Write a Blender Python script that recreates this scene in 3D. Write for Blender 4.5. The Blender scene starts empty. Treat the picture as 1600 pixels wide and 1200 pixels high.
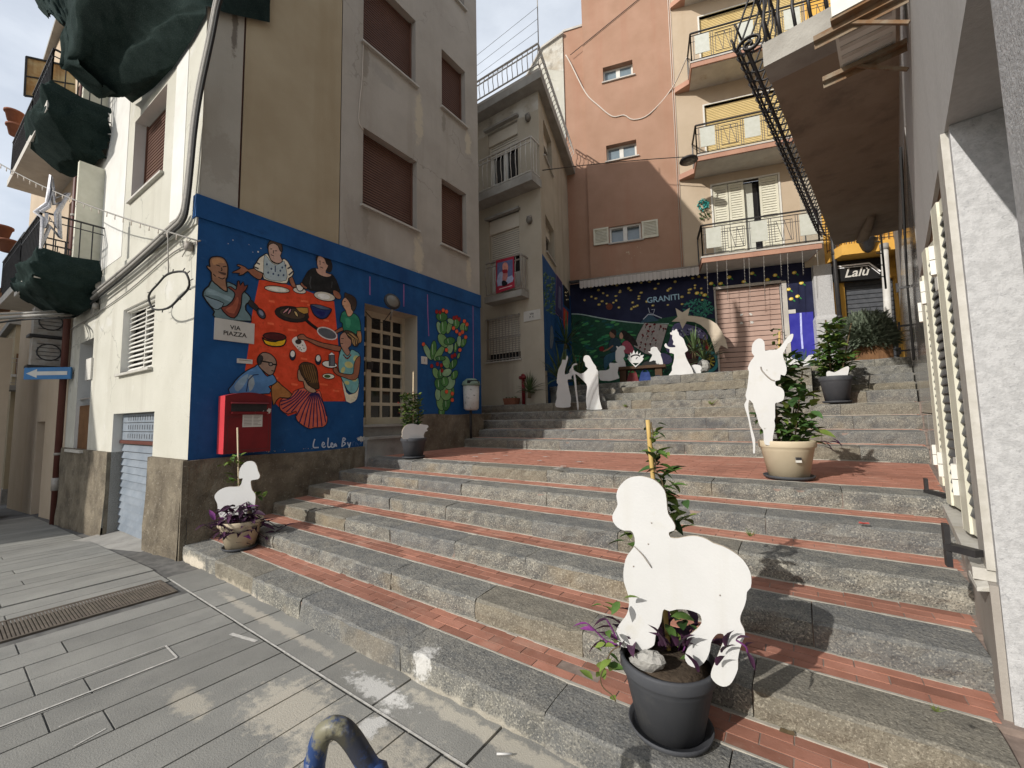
import bpy, bmesh, math, random
from mathutils import Vector, Matrix
from mathutils.geometry import tessellate_polygon
from math import sin, cos, pi, radians as R
random.seed(7)
sc = bpy.context.scene
COL = sc.collection
V = Vector

# ------------------------------------------------------------------ camera
F_PX, PITCH, ROLL, HEAD, EYE = 641.2, .08025, -.01848, .61564, 1.6
cam_d = bpy.data.cameras.new('camera'); cam = bpy.data.objects.new('camera', cam_d); COL.objects.link(cam)
cam_d.sensor_fit = 'HORIZONTAL'; cam_d.sensor_width = 36.0; cam_d.lens = 36.0 * F_PX / 1600.0
cam_d.clip_start = .05; cam_d.clip_end = 800
_f = V((-sin(HEAD) * cos(PITCH), cos(HEAD) * cos(PITCH), sin(PITCH)))
_r0 = V((cos(HEAD), sin(HEAD), 0)); _u0 = _r0.cross(_f)
_r = _r0 * cos(ROLL) - _u0 * sin(ROLL); _u = _u0 * cos(ROLL) + _r0 * sin(ROLL)
_r = _r0 * cos(ROLL) + _u0 * sin(ROLL); _u = _u0 * cos(ROLL) - _r0 * sin(ROLL)
M = Matrix((( _r.x, _u.x, -_f.x, 0), (_r.y, _u.y, -_f.y, 0), (_r.z, _u.z, -_f.z, EYE), (0, 0, 0, 1)))
cam.matrix_world = M
sc.camera = cam
EYEV = V((0, 0, EYE))

# ------------------------------------------------------------------ world, sun, exposure
SUN_AZ, SUN_EL = R(18.0), R(27.5)       # light travels towards +Y, turned 18 deg to +X
w = bpy.data.worlds.new('World'); sc.world = w; w.use_nodes = True
nt = w.node_tree; nt.nodes.clear()
sky = nt.nodes.new('ShaderNodeTexSky'); sky.sky_type = 'NISHITA'; sky.sun_disc = False
sky.sun_elevation = SUN_EL; sky.sun_rotation = pi + SUN_AZ; sky.air_density = 1.0; sky.dust_density = 2.0
tc = nt.nodes.new('ShaderNodeTexCoord'); mp = nt.nodes.new('ShaderNodeMapping'); mp.inputs['Scale'].default_value = (1, 1, 2.2)
nz = nt.nodes.new('ShaderNodeTexNoise'); nz.inputs['Scale'].default_value = 1.6; nz.inputs['Detail'].default_value = 7; nz.inputs['Roughness'].default_value = .55
rp = nt.nodes.new('ShaderNodeValToRGB'); rp.color_ramp.elements[0].position = .40; rp.color_ramp.elements[1].position = .66
rp.color_ramp.elements[0].color = (.42, .42, .42, 1)
rp.color_ramp.elements[1].color = (.95, .95, .95, 1)
mx = nt.nodes.new('ShaderNodeMix'); mx.data_type = 'RGBA'
mx.inputs['B'].default_value = (8.0, 8.5, 9.2, 1)
bg = nt.nodes.new('ShaderNodeBackground'); bg.inputs['Strength'].default_value = .112
out = nt.nodes.new('ShaderNodeOutputWorld')
L = nt.links.new
L(tc.outputs['Generated'], mp.inputs['Vector']); L(mp.outputs['Vector'], nz.inputs['Vector'])
L(nz.outputs['Fac'], rp.inputs['Fac']); L(rp.outputs['Color'], mx.inputs['Factor'])
L(sky.outputs['Color'], mx.inputs['A']); L(mx.outputs['Result'], bg.inputs['Color']); L(bg.outputs['Background'], out.inputs['Surface'])
sd = bpy.data.lights.new('sun', 'SUN'); sun = bpy.data.objects.new('sun', sd); COL.objects.link(sun)
sd.energy = 3.6; sd.angle = R(.53); sd.color = (1, .955, .89)
ld = V((sin(SUN_AZ) * cos(SUN_EL), cos(SUN_AZ) * cos(SUN_EL), -sin(SUN_EL)))
sun.rotation_euler = ld.to_track_quat('-Z', 'Y').to_euler(); sun.location = (-6, -12, 14)
vs = sc.view_settings; vs.view_transform = 'Standard'; vs.look = 'None'; vs.gamma = 1; vs.use_curve_mapping = False; vs.exposure = .12

# ------------------------------------------------------------------ photo geometry: pixel -> real plane
def ray(x, y):
    return (_f + _r * ((x - 800) / F_PX) + _u * ((600 - y) / F_PX))
def plane(x, y, p, n):
    r = ray(x, y); return EYEV + r * ((V(p) - EYEV).dot(n) / r.dot(n))
def atz(x, y, z): return plane(x, y, (0, 0, z), V((0, 0, 1)))
def aty(x, y, Y): return plane(x, y, (0, Y, 0), V((0, 1, 0)))
class Fr:
    """a wall frame: u along the wall, z up, d out of the wall"""
    def __init__(s, o, u, n): s.o = V(o); s.u = V(u).normalized(); s.n = V(n).normalized()
    def p(s, u, z, d=0): return s.o + s.u * u + s.n * d + V((0, 0, z))
    def px(s, x, y, d=0):
        P = plane(x, y, s.o + s.n * d, s.n); return ((P - s.o).dot(s.u), P.z)
    def at(s, x, y, d=0): return plane(x, y, s.o + s.n * d, s.n)
    def rect(s, pts, d=0):
        q = [s.px(x, y, d) for x, y in pts]; us = [a[0] for a in q]; zs = [a[1] for a in q]
        return min(us), max(us), min(zs), max(zs)
WX = -6.15
FM = Fr((WX, 1.83, 0), (0, 1, 0), (1, 0, 0))                       # mural face of the left building
FS = Fr((WX, 1.83, 0), (-.9993, -.037, 0), (.037, -.9993, 0))      # its street face
FB = Fr((-1.136, 14.87, 0), (.956, .2924, 0), (.2924, -.956, 0))   # back wall (rose, tan and yellow houses)
GC = V((-5.446, 9.2, 0))
FG = Fr(GC, (1, 0, 0), (0, -1, 0))                                 # front of the grey house
FGS = Fr(GC, (-.2924, .956, 0), (.956, .2924, 0))                  # its side
FR = Fr((.60, 2.566, 0), (.1357, .9907, 0), (-.9907, .1357, 0))    # right wall

# ------------------------------------------------------------------ materials
MATS = {}
def s2l(c): return tuple((x / 12.92 if x <= .04045 else ((x + .055) / 1.055) ** 2.4) for x in c[:3])
def mat(name, c1, c2=None, scale=3., rough=.85, bump=0., bscale=60., streak=None, spots=None, stains=None, rnd=0., rmix=None, cracks=0., spec=.25, metal=0., detail=6, sstr=(1, 1, .08), ramp=(.35, .65), coord='pos'):
    m = bpy.data.materials.new(name); m.use_nodes = True; n = m.node_tree.nodes; l = m.node_tree.links.new
    b = n['Principled BSDF']; b.inputs['Roughness'].default_value = rough; b.inputs['Specular IOR Level'].default_value = spec; b.inputs['Metallic'].default_value = metal
    g = n.new('ShaderNodeNewGeometry'); pos = g.outputs['Position']
    def noise(sc_, det=6, ro=.6, vec=None):
        t = n.new('ShaderNodeTexNoise'); t.inputs['Scale'].default_value = sc_; t.inputs['Detail'].default_value = det; t.inputs['Roughness'].default_value = ro
        l(vec or pos, t.inputs['Vector']); return t.outputs['Fac']
    def mixc(f, a, c):
        x = n.new('ShaderNodeMix'); x.data_type = 'RGBA'
        l(f, x.inputs['Factor'])
        for k, q in (('A', a), ('B', c)):
            if isinstance(q, tuple): x.inputs[k].default_value = (*q[:3], 1)
            else: l(q, x.inputs[k])
        return x.outputs['Result']
    def mr(f, a, c, lo=0., hi=1.):
        x = n.new('ShaderNodeMapRange'); x.clamp = True
        for i, q in enumerate((a, c, lo, hi)): x.inputs[i + 1].default_value = q
        l(f, x.inputs[0]); return x.outputs[0]
    colr = tuple(c1)
    if c2: colr = mixc(mr(noise(scale, detail), ramp[0], ramp[1]), tuple(c1), tuple(c2))
    for sp in (spots or []):       # (colour, scale, lo, hi, strength)
        colr = mixc(mr(noise(sp[1], 4, .65), sp[2], sp[3], 0, sp[4]), colr, tuple(sp[0]))
    if streak:                     # (colour, scale, lo, hi, strength)
        mpn = n.new('ShaderNodeMapping'); mpn.inputs['Scale'].default_value = sstr; l(pos, mpn.inputs['Vector'])
        colr = mixc(mr(noise(streak[1], 5, .6, mpn.outputs['Vector']), streak[2], streak[3], 0, streak[4]), colr, tuple(streak[0]))
    for st_ in (stains or []):     # a stain with a place of its own: (colour, centre, radii, noise scale, strength)
        a = n.new('ShaderNodeVectorMath'); a.operation = 'SUBTRACT'; l(pos, a.inputs[0]); a.inputs[1].default_value = st_[1]
        q = n.new('ShaderNodeVectorMath'); q.operation = 'DIVIDE'; l(a.outputs[0], q.inputs[0]); q.inputs[1].default_value = st_[2]
        e = n.new('ShaderNodeVectorMath'); e.operation = 'LENGTH'; l(q.outputs[0], e.inputs[0])
        t1 = n.new('ShaderNodeMath'); t1.operation = 'MULTIPLY_ADD'; l(noise(st_[3], 6, .72), t1.inputs[0]); t1.inputs[1].default_value = 2.2; t1.inputs[2].default_value = -.25
        t2 = n.new('ShaderNodeMath'); t2.operation = 'SUBTRACT'; l(t1.outputs[0], t2.inputs[0]); l(e.outputs['Value'], t2.inputs[1])
        colr = mixc(mr(t2.outputs[0], 0, .35, 0, st_[4]), colr, tuple(st_[0]))
    if cracks:                     # hairline cracks in the render, here and there
        vo = n.new('ShaderNodeTexVoronoi'); vo.feature = 'DISTANCE_TO_EDGE'; vo.inputs['Scale'].default_value = .9
        nn = n.new('ShaderNodeTexNoise'); nn.inputs['Scale'].default_value = 2.5; nn.inputs['Detail'].default_value = 6; l(pos, nn.inputs['Vector'])
        vm = n.new('ShaderNodeVectorMath'); vm.operation = 'MULTIPLY_ADD'; l(nn.outputs['Color'], vm.inputs[0]); vm.inputs[1].default_value = (.55, .55, .55); l(pos, vm.inputs[2]); l(vm.outputs[0], vo.inputs['Vector'])
        mm = n.new('ShaderNodeMath'); mm.operation = 'MULTIPLY'; l(mr(vo.outputs['Distance'], 0, .010, 1, 0), mm.inputs[0]); l(mr(noise(.8, 3, .5), .52, .60, 0, cracks), mm.inputs[1])
        colr = mixc(mm.outputs[0], colr, tuple(x * .35 for x in c1))
    for rm in (rmix or []):        # whole pieces of another stone: (colour, lo, hi, strength)
        oi = n.new('ShaderNodeObjectInfo'); colr = mixc(mr(oi.outputs['Random'], rm[1], rm[2], 0, rm[3]), colr, tuple(rm[0]))
    if rnd:
        oi = n.new('ShaderNodeObjectInfo'); hs = n.new('ShaderNodeHueSaturation')
        l(mr(oi.outputs['Random'], 0, 1, 1 - rnd, 1 + rnd), hs.inputs['Value'])
        if isinstance(colr, tuple): hs.inputs['Color'].default_value = (*colr, 1)
        else: l(colr, hs.inputs['Color'])
        colr = hs.outputs['Color']
    if isinstance(colr, tuple): b.inputs['Base Color'].default_value = (*colr, 1)
    else: l(colr, b.inputs['Base Color'])
    if bump:
        bp = n.new('ShaderNodeBump'); bp.inputs['Strength'].default_value = 1; bp.inputs['Distance'].default_value = bump
        l(noise(bscale, 4, .6), bp.inputs['Height']); l(bp.outputs['Normal'], b.inputs['Normal'])
    MATS[name] = m; return m
def flat(name, rgb, rough=.7, **k):
    return mat(name, s2l(rgb), None, rough=rough, **k)

mat('mortar', (.30, .28, .25), (.20, .19, .17), 6, .95, .01, 30)
SPL = [((.58, .52, .42), (-5.75, 1.80, .03), (.55, .08, .10), 10, .9), ((.50, .45, .37), (-4.6, 1.80, -.01), (.9, .08, .06), 9, .8), ((.46, .42, .34), (-1.6, 1.80, -.01), (1.4, .08, .05), 9, .7), ((.62, .61, .58), (-1.99, 1.80, .13), (.10, .16, .16), 30, .85), ((.60, .59, .56), (-2.15, 1.70, 0), (.38, .11, .05), 26, .8)]
mat('step_stone', (.14, .14, .13), (.25, .238, .20), 9, .93, .012, 38, spots=[((.09, .092, .09), 6, .55, .75, .5), ((.075, .076, .074), .8, .54, .68, .5), ((.40, .37, .30), 2.4, .62, .72, .45), ((.055, .057, .056), 105, .52, .60, .75), ((.46, .435, .365), 90, .54, .62, .75), ((.30, .23, .13), .9, .56, .72, .55), ((.07, .073, .078), 2.0, .58, .70, .7)], stains=SPL, rnd=.16, rmix=[((.085, .09, .098), .66, .90, .45), ((.33, .27, .17), .34, .10, .32)])
mat('step_top', (.14, .142, .136), (.25, .24, .21), 9, .92, .010, 45, spots=[((.06, .062, .062), 110, .51, .60, .75), ((.40, .38, .325), 95, .55, .63, .7), ((.085, .087, .087), 5, .55, .72, .55), ((.30, .25, .17), 1.1, .58, .72, .4)], stains=SPL, rnd=.13, rmix=[((.10, .105, .112), .66, .90, .38), ((.33, .28, .19), .34, .10, .25)])
mat('red_tile', (.32, .145, .10), (.38, .18, .13), 9, .82, .0015, 90, spots=[((.44, .30, .235), 3.5, .56, .74, .45), ((.17, .08, .058), 1.6, .52, .72, .55), ((.48, .38, .32), 40, .66, .74, .5)], rnd=.24)
mat('tile_joint', (.30, .235, .20), (.20, .155, .13), 20, .95)
DUST = [((.50, .46, .38), (-2.45, 1.25, 0), (.40, .26, .1), 16, .7), ((.50, .46, .38), (-1.75, 1.2, 0), (.55, .35, .1), 15, .7), ((.48, .44, .36), (-3.0, .95, 0), (.30, .10, .1), 9, .6), ((.50, .46, .38), (-1.2, 1.3, 0), (.5, .3, .1), 8, .7), ((.64, .63, .60), (-2.16, 1.62, 0), (.34, .10, .1), 20, .9), ((.64, .63, .60), (-1.95, 1.42, 0), (.09, .16, .1), 20, .9), ((.46, .42, .35), (-3.6, 1.66, 0), (1.3, .06, .1), 14, .7), ((.50, .46, .38), (-1.2, 1.72, 0), (1.2, .07, .1), 14, .7)]
mat('paving_slab', (.225, .222, .205), (.275, .27, .247), 2.5, .85, .003, 120, spots=[((.10, .10, .098), 140, .55, .7, .7), ((.33, .32, .29), 110, .58, .72, .6), ((.13, .13, .128), 1.3, .56, .75, .45), ((.10, .10, .1), 7, .70, .76, .5)], stains=DUST, rnd=.11)
mat('paving_joint', (.10, .098, .094), (.17, .165, .155), 10, .95)
mat('asphalt', (.10, .098, .095), (.16, .155, .15), 1.2, .9, .004, 90)
mat('white_paint_line', (.62, .60, .56), (.4, .39, .36), 30, .8)
mat('plaster_cream', (.50, .485, .415), (.56, .545, .475), 1.5, .92, .006, 90, streak=((.34, .31, .25), 1.6, .54, .76, .6), cracks=.6, spots=[((.40, .38, .32), 12, .60, .74, .45), ((.62, .61, .58), 1.4, .60, .66, .5)])
mat('plaster_white', (.70, .69, .65), (.62, .61, .57), 2, .92, .004, 90, streak=((.45, .42, .36), 2, .6, .78, .5))
def _st(px, py, w_, h_, c, s_=.6): p = FM.at(px, py); return (c, tuple(p), (.2, w_, h_), 6, s_)
ST1 = [_st(655, 185, .16, .75, (.55, .49, .38), .95), _st(655, 400, .16, .6, (.55, .49, .38), .95), _st(732, 222, .14, .5, (.55, .49, .38), .9), _st(733, 425, .12, .4, (.55, .49, .38), .9), _st(572, 95, .10, .5, (.26, .23, .19), .7), _st(572, 345, .10, .4, (.26, .23, .19), .7), _st(694, 190, .08, .35, (.26, .23, .19), .7), _st(600, 120, .5, .2, (.33, .31, .28), .5), _st(560, 340, .3, .5, (.34, .31, .27), .5)]
mat('plaster_corner', (.40, .375, .32), (.455, .43, .375), 1.2, .92, .004, 90, streak=((.30, .27, .22), 1.4, .54, .76, .5), stains=[_st(367, 40, .05, .7, (.12, .10, .08), .8), _st(345, 250, .3, .5, (.32, .29, .24), .5)])
mat('wood_dark', (.055, .030, .016), (.085, .045, .022), 6, .7)
mat('plaster_grey', (.40, .365, .32), (.46, .425, .375), 1.1, .92, .004, 90, streak=((.30, .26, .21), 1.4, .54, .76, .6), stains=ST1, cracks=.45, spots=[((.50, .47, .42), 8, .60, .74, .4), ((.28, .255, .215), .5, .54, .70, .45)])
mat('plaster_sand', (.40, .325, .215), (.455, .38, .26), 1.0, .92, .004, 90, streak=((.31, .23, .13), 1.3, .52, .76, .6))
mat('plaster_house', (.42, .37, .29), (.49, .44, .35), 1.1, .92, .005, 70, streak=((.27, .23, .18), 1.5, .54, .74, .65))
mat('plaster_peeled', (.44, .39, .31), (.60, .58, .52), 2.4, .95, .02, 8, spots=[((.25, .22, .18), 3, .55, .7, .7)])
mat('plaster_rose', (.36, .215, .145), (.41, .25, .175), 1.3, .92, .004, 90, streak=((.36, .17, .11), 1.6, .5, .72, .5))
mat('plaster_tan', (.47, .375, .27), (.52, .42, .31), 1.2, .92, .004, 90, streak=((.40, .30, .20), 1.5, .55, .75, .5))
mat('plaster_yellow', (.66, .37, .07), (.72, .42, .10), 2, .9, .003, 90)
mat('slab_pink', (.47, .27, .19), (.40, .22, .16), 3, .9)
mat('slab_white', (.56, .53, .48), (.47, .44, .40), 3, .9, spots=[((.36, .27, .18), 1.6, .6, .72, .6)])
mat('rough_plinth', (.135, .112, .082), (.24, .205, .15), 3, .96, .022, 45, spots=[((.10, .085, .065), 4, .5, .68, .75), ((.40, .36, .29), 25, .58, .7, .6)])
mat('mural_blue', (.007, .066, .205), (.013, .092, .265), 2.2, .6, .003, 60, spots=[((.04, .13, .30), 7, .60, .78, .55), ((.10, .19, .34), 28, .70, .78, .5), ((.005, .04, .13), 4, .56, .75, .5)], streak=((.003, .035, .15), 1.5, .5, .72, .6))
mat('mural_navy', (.008, .010, .035), (.018, .022, .06), 2, .7)
mat('mural_blue_deep', (.03, .03, .30), (.05, .05, .36), 3, .6)
mat('granite_white', (.44, .44, .44), (.53, .53, .53), 30, .65, .004, 90, spots=[((.30, .30, .31), 75, .58, .70, .75), ((.60, .60, .59), 95, .58, .72, .6), ((.36, .36, .37), 9, .66, .74, .45), ((.52, .47, .38), 1.5, .66, .8, .3)], detail=8, ramp=(.42, .58))
mat('marble_trim', (.44, .42, .37), (.54, .52, .475), 14, .55, .001, 80, spots=[((.36, .30, .20), 3, .60, .76, .6), ((.30, .29, .27), 40, .62, .72, .5)])
mat('stone_lintel', (.46, .45, .43), (.52, .51, .49), 40, .75, .002, 140, streak=((.34, .33, .31), 1.6, .5, .75, .6))
mat('polished_stone', (.20, .19, .18), (.28, .27, .25), 1.3, .10, .0012, 5, spec=.8, spots=[((.10, .10, .10), 4, .55, .7, .5)], sstr=(1, 1, .15), streak=((.34, .33, .31), 3, .55, .8, .5))
mat('mortar_light', (.46, .43, .37), (.34, .32, .28), 18, .95)
mat('sill_apron', (.33, .30, .265), (.40, .37, .33), 2, .7, .002, 60, streak=((.24, .18, .13), 3, .5, .75, .6))
mat('soffit_brown', (.27, .215, .16), (.34, .28, .215), 1.5, .9, .003, 60, spots=[((.15, .12, .095), 2.0, .52, .7, .6)])
mat('shutter_brown', (.13, .062, .042), (.155, .075, .05), 3, .55)
mat('shutter_sand', (.62, .47, .21), (.67, .52, .25), 3, .6)
mat('shutter_pink', (.40, .27, .22), (.46, .32, .265), 2.5, .6, spots=[((.30, .19, .15), 4, .6, .75, .5)], rnd=.05)
mat('shutter_cream', (.56, .51, .42), (.62, .57, .48), 3, .6)
mat('shutter_steel', (.17, .20, .235), (.235, .265, .30), 4, .5, spec=.35, spots=[((.24, .28, .33), 5, .58, .72, .6)], rnd=.06)
mat('white_pvc', (.72, .71, .66), (.66, .64, .58), 6, .5)
mat('ivory_paint', (.70, .68, .56), (.62, .60, .48), 8, .5)
mat('louvre_dark', (.07, .075, .085), (.10, .105, .115), 8, .4)
mat('door_ivory', (.50, .44, .32), (.55, .49, .37), 4, .55)
mat('glass_dark', (.012, .012, .014), None, rough=.06, spec=.6)
mat('glass_blue', (.16, .21, .24), (.20, .25, .28), 3, .08, spec=.7)
mat('frosted_panel', (.52, .53, .46), (.58, .59, .53), 8, .5)
mat('iron_black', (.022, .021, .023), (.035, .033, .033), 12, .5, spec=.4)
mat('iron_grey', (.36, .34, .31), (.28, .24, .20), 9, .6, spec=.4)
mat('iron_white', (.60, .58, .54), (.48, .44, .38), 9, .6)
mat('rust_metal', (.24, .20, .145), (.19, .105, .05), 7, .8, spots=[((.16, .07, .03), 12, .55, .7, .8)])
mat('rusty_sheet', (.60, .47, .26), (.42, .22, .08), 4, .8, streak=((.20, .09, .04), 6, .5, .68, .8))
mat('concrete', (.36, .345, .315), (.27, .26, .24), 3, .92, .006, 50, spots=[((.17, .16, .15), 5, .55, .72, .6)])
mat('concrete_slab', (.30, .285, .255), (.40, .385, .35), 3, .92, .008, 40)
mat('net_green', (.010, .020, .018), (.020, .034, .031), 5, .85, .008, 140, spec=.06, spots=[((.05, .068, .06), 90, .52, .62, .5)])
mat('mesh_grey', (.10, .105, .10), (.13, .135, .125), 60, .85)
mat('pot_grey', (.055, .058, .066), (.070, .073, .080), 5, .6, .0004, 200, spots=[((.14, .135, .125), 5, .58, .78, .35), ((.20, .19, .18), 45, .68, .74, .4)])
mat('pot_beige', (.56, .47, .33), (.60, .51, .37), 5, .6)
mat('terracotta', (.22, .085, .05), (.27, .115, .07), 8, .85)
mat('soil', (.055, .04, .028), (.09, .068, .048), 40, .98, .01, 50)
mat('cutout_white', (.565, .565, .555), (.61, .61, .60), 3, .55, .0008, 90, spots=[((.52, .50, .43), 7, .58, .74, .5), ((.40, .38, .33), 4.0, .68, .76, .5)], streak=((.54, .53, .49), 10, .55, .75, .5))
mat('cutout_black', (.012, .012, .012), None, rough=.7)
mat('plywood', (.58, .49, .37), (.66, .57, .45), 3, .7, streak=((.42, .34, .26), 8, .5, .75, .5), sstr=(.15, .15, 1))
mat('leaf_green', (.062, .125, .028), (.10, .18, .042), 25, .58, spec=.22, rnd=.35)
mat('leaf_light', (.12, .19, .035), (.17, .22, .05), 25, .58, spec=.22, rnd=.3)
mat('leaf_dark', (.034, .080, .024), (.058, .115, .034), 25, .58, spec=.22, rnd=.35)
mat('leaf_purple', (.040, .015, .036), (.070, .026, .058), 25, .58, spec=.22, rnd=.4)
mat('leaf_magenta', (.20, .045, .20), (.14, .03, .14), 25, .5, rnd=.3)
mat('leaf_grey', (.12, .155, .105), (.19, .225, .16), 12, .7, rnd=.2)
mat('leaf_yucca', (.045, .085, .032), (.10, .14, .05), 9, .5, spec=.4, rnd=.3)
mat('petal_red', (.45, .05, .05), (.5, .12, .1), 20, .6)
mat('stem_brown', (.10, .07, .04), (.13, .10, .05), 20, .8)
mat('bamboo', (.50, .33, .10), (.58, .42, .17), 12, .55)
mat('cane_pale', (.58, .47, .30), (.62, .52, .36), 12, .6)
mat('rock', (.30, .29, .27), (.40, .39, .36), 14, .95, .01, 50, spots=[((.15, .15, .145), 50, .55, .7, .7)])
mat('postbox_red', (.20, .012, .016), (.15, .010, .013), 4, .48, .0006, 60, spec=.35, spots=[((.34, .12, .11), 34, .70, .76, .6), ((.10, .010, .012), 3, .5, .7, .6), ((.05, .012, .01), 60, .70, .75, .6)])
mat('postbox_side', (.58, .05, .06), (.50, .045, .05), 5, .42, spec=.4)
mat('sign_white', (.62, .60, .55), (.56, .54, .49), 4, .5)
mat('sign_blue', (.06, .20, .42), (.05, .17, .37), 5, .5)
mat('wood_brown', (.13, .062, .025), (.19, .095, .04), 5, .65, streak=((.07, .03, .012), 30, .5, .7, .7))
mat('pipe_brown', (.10, .035, .026), (.12, .045, .034), 3, .5)
mat('pipe_white', (.60, .59, .56), (.50, .48, .44), 3, .55)
mat('cable_grey', (.26, .25, .23), (.34, .32, .29), 20, .7)
mat('cable_dark', (.03, .03, .03), None, rough=.7)
mat('cable_pale', (.62, .55, .48), None, rough=.7)
mat('bin_white', (.52, .50, .46), (.62, .60, .57), 6, .6, spots=[((.13, .14, .11), 16, .60, .66, .9)])
mat('bin_green', (.17, .24, .19), (.22, .29, .23), 8, .6)
_hp = atz(522, 1145, .79)
mat('rack_blue', (.018, .045, .14), (.028, .065, .19), 6, .45, .0008, 50, spec=.4, stains=[((.22, .20, .11), tuple(_hp), (.085, .085, .06), 34, .85), ((.03, .028, .024), (_hp.x + .05, _hp.y + .02, _hp.z - .02), (.09, .09, .08), 40, .85)], spots=[((.05, .045, .035), 9, .56, .66, .9), ((.30, .28, .16), 14, .62, .72, .7)])
mat('roof_tile', (.30, .16, .09), (.20, .11, .07), 8, .9)
mat('tinsel', (.80, .80, .83), (.50, .50, .54), 60, .35)
mat('grate_rust', (.095, .08, .066), (.15, .125, .10), 14, .75)
mat('lamp_glass', (.15, .14, .12), (.19, .175, .15), 8, .25)
mat('awning_cloth', (.50, .46, .43), (.58, .54, .50), 3, .9, streak=((.22, .20, .19), 5, .55, .8, .6))
mat('banner_red', (.42, .03, .06), (.36, .025, .05), 6, .7)
mat('grass', (.09, .14, .03), (.14, .17, .05), 30, .8)
_PAINT = {}
def paint(rgb):
    k = 'paint_%02x%02x%02x' % tuple(int(c * 255) for c in rgb)
    if k not in _PAINT:
        c = tuple(min(.82, x * 1.3 + .003) for x in s2l(rgb)); c2 = tuple(min(1, x * 1.25 + .01) for x in c)
        _PAINT[k] = mat(k, c, c2, 9, .75, .0015, 40, spots=[(tuple(x * .5 for x in c), 16, .58, .74, .5)], streak=(tuple(min(.85, x * 1.7 + .02) for x in c), 13, .56, .70, .45), sstr=(1, .35, 1))
    return k

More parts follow.
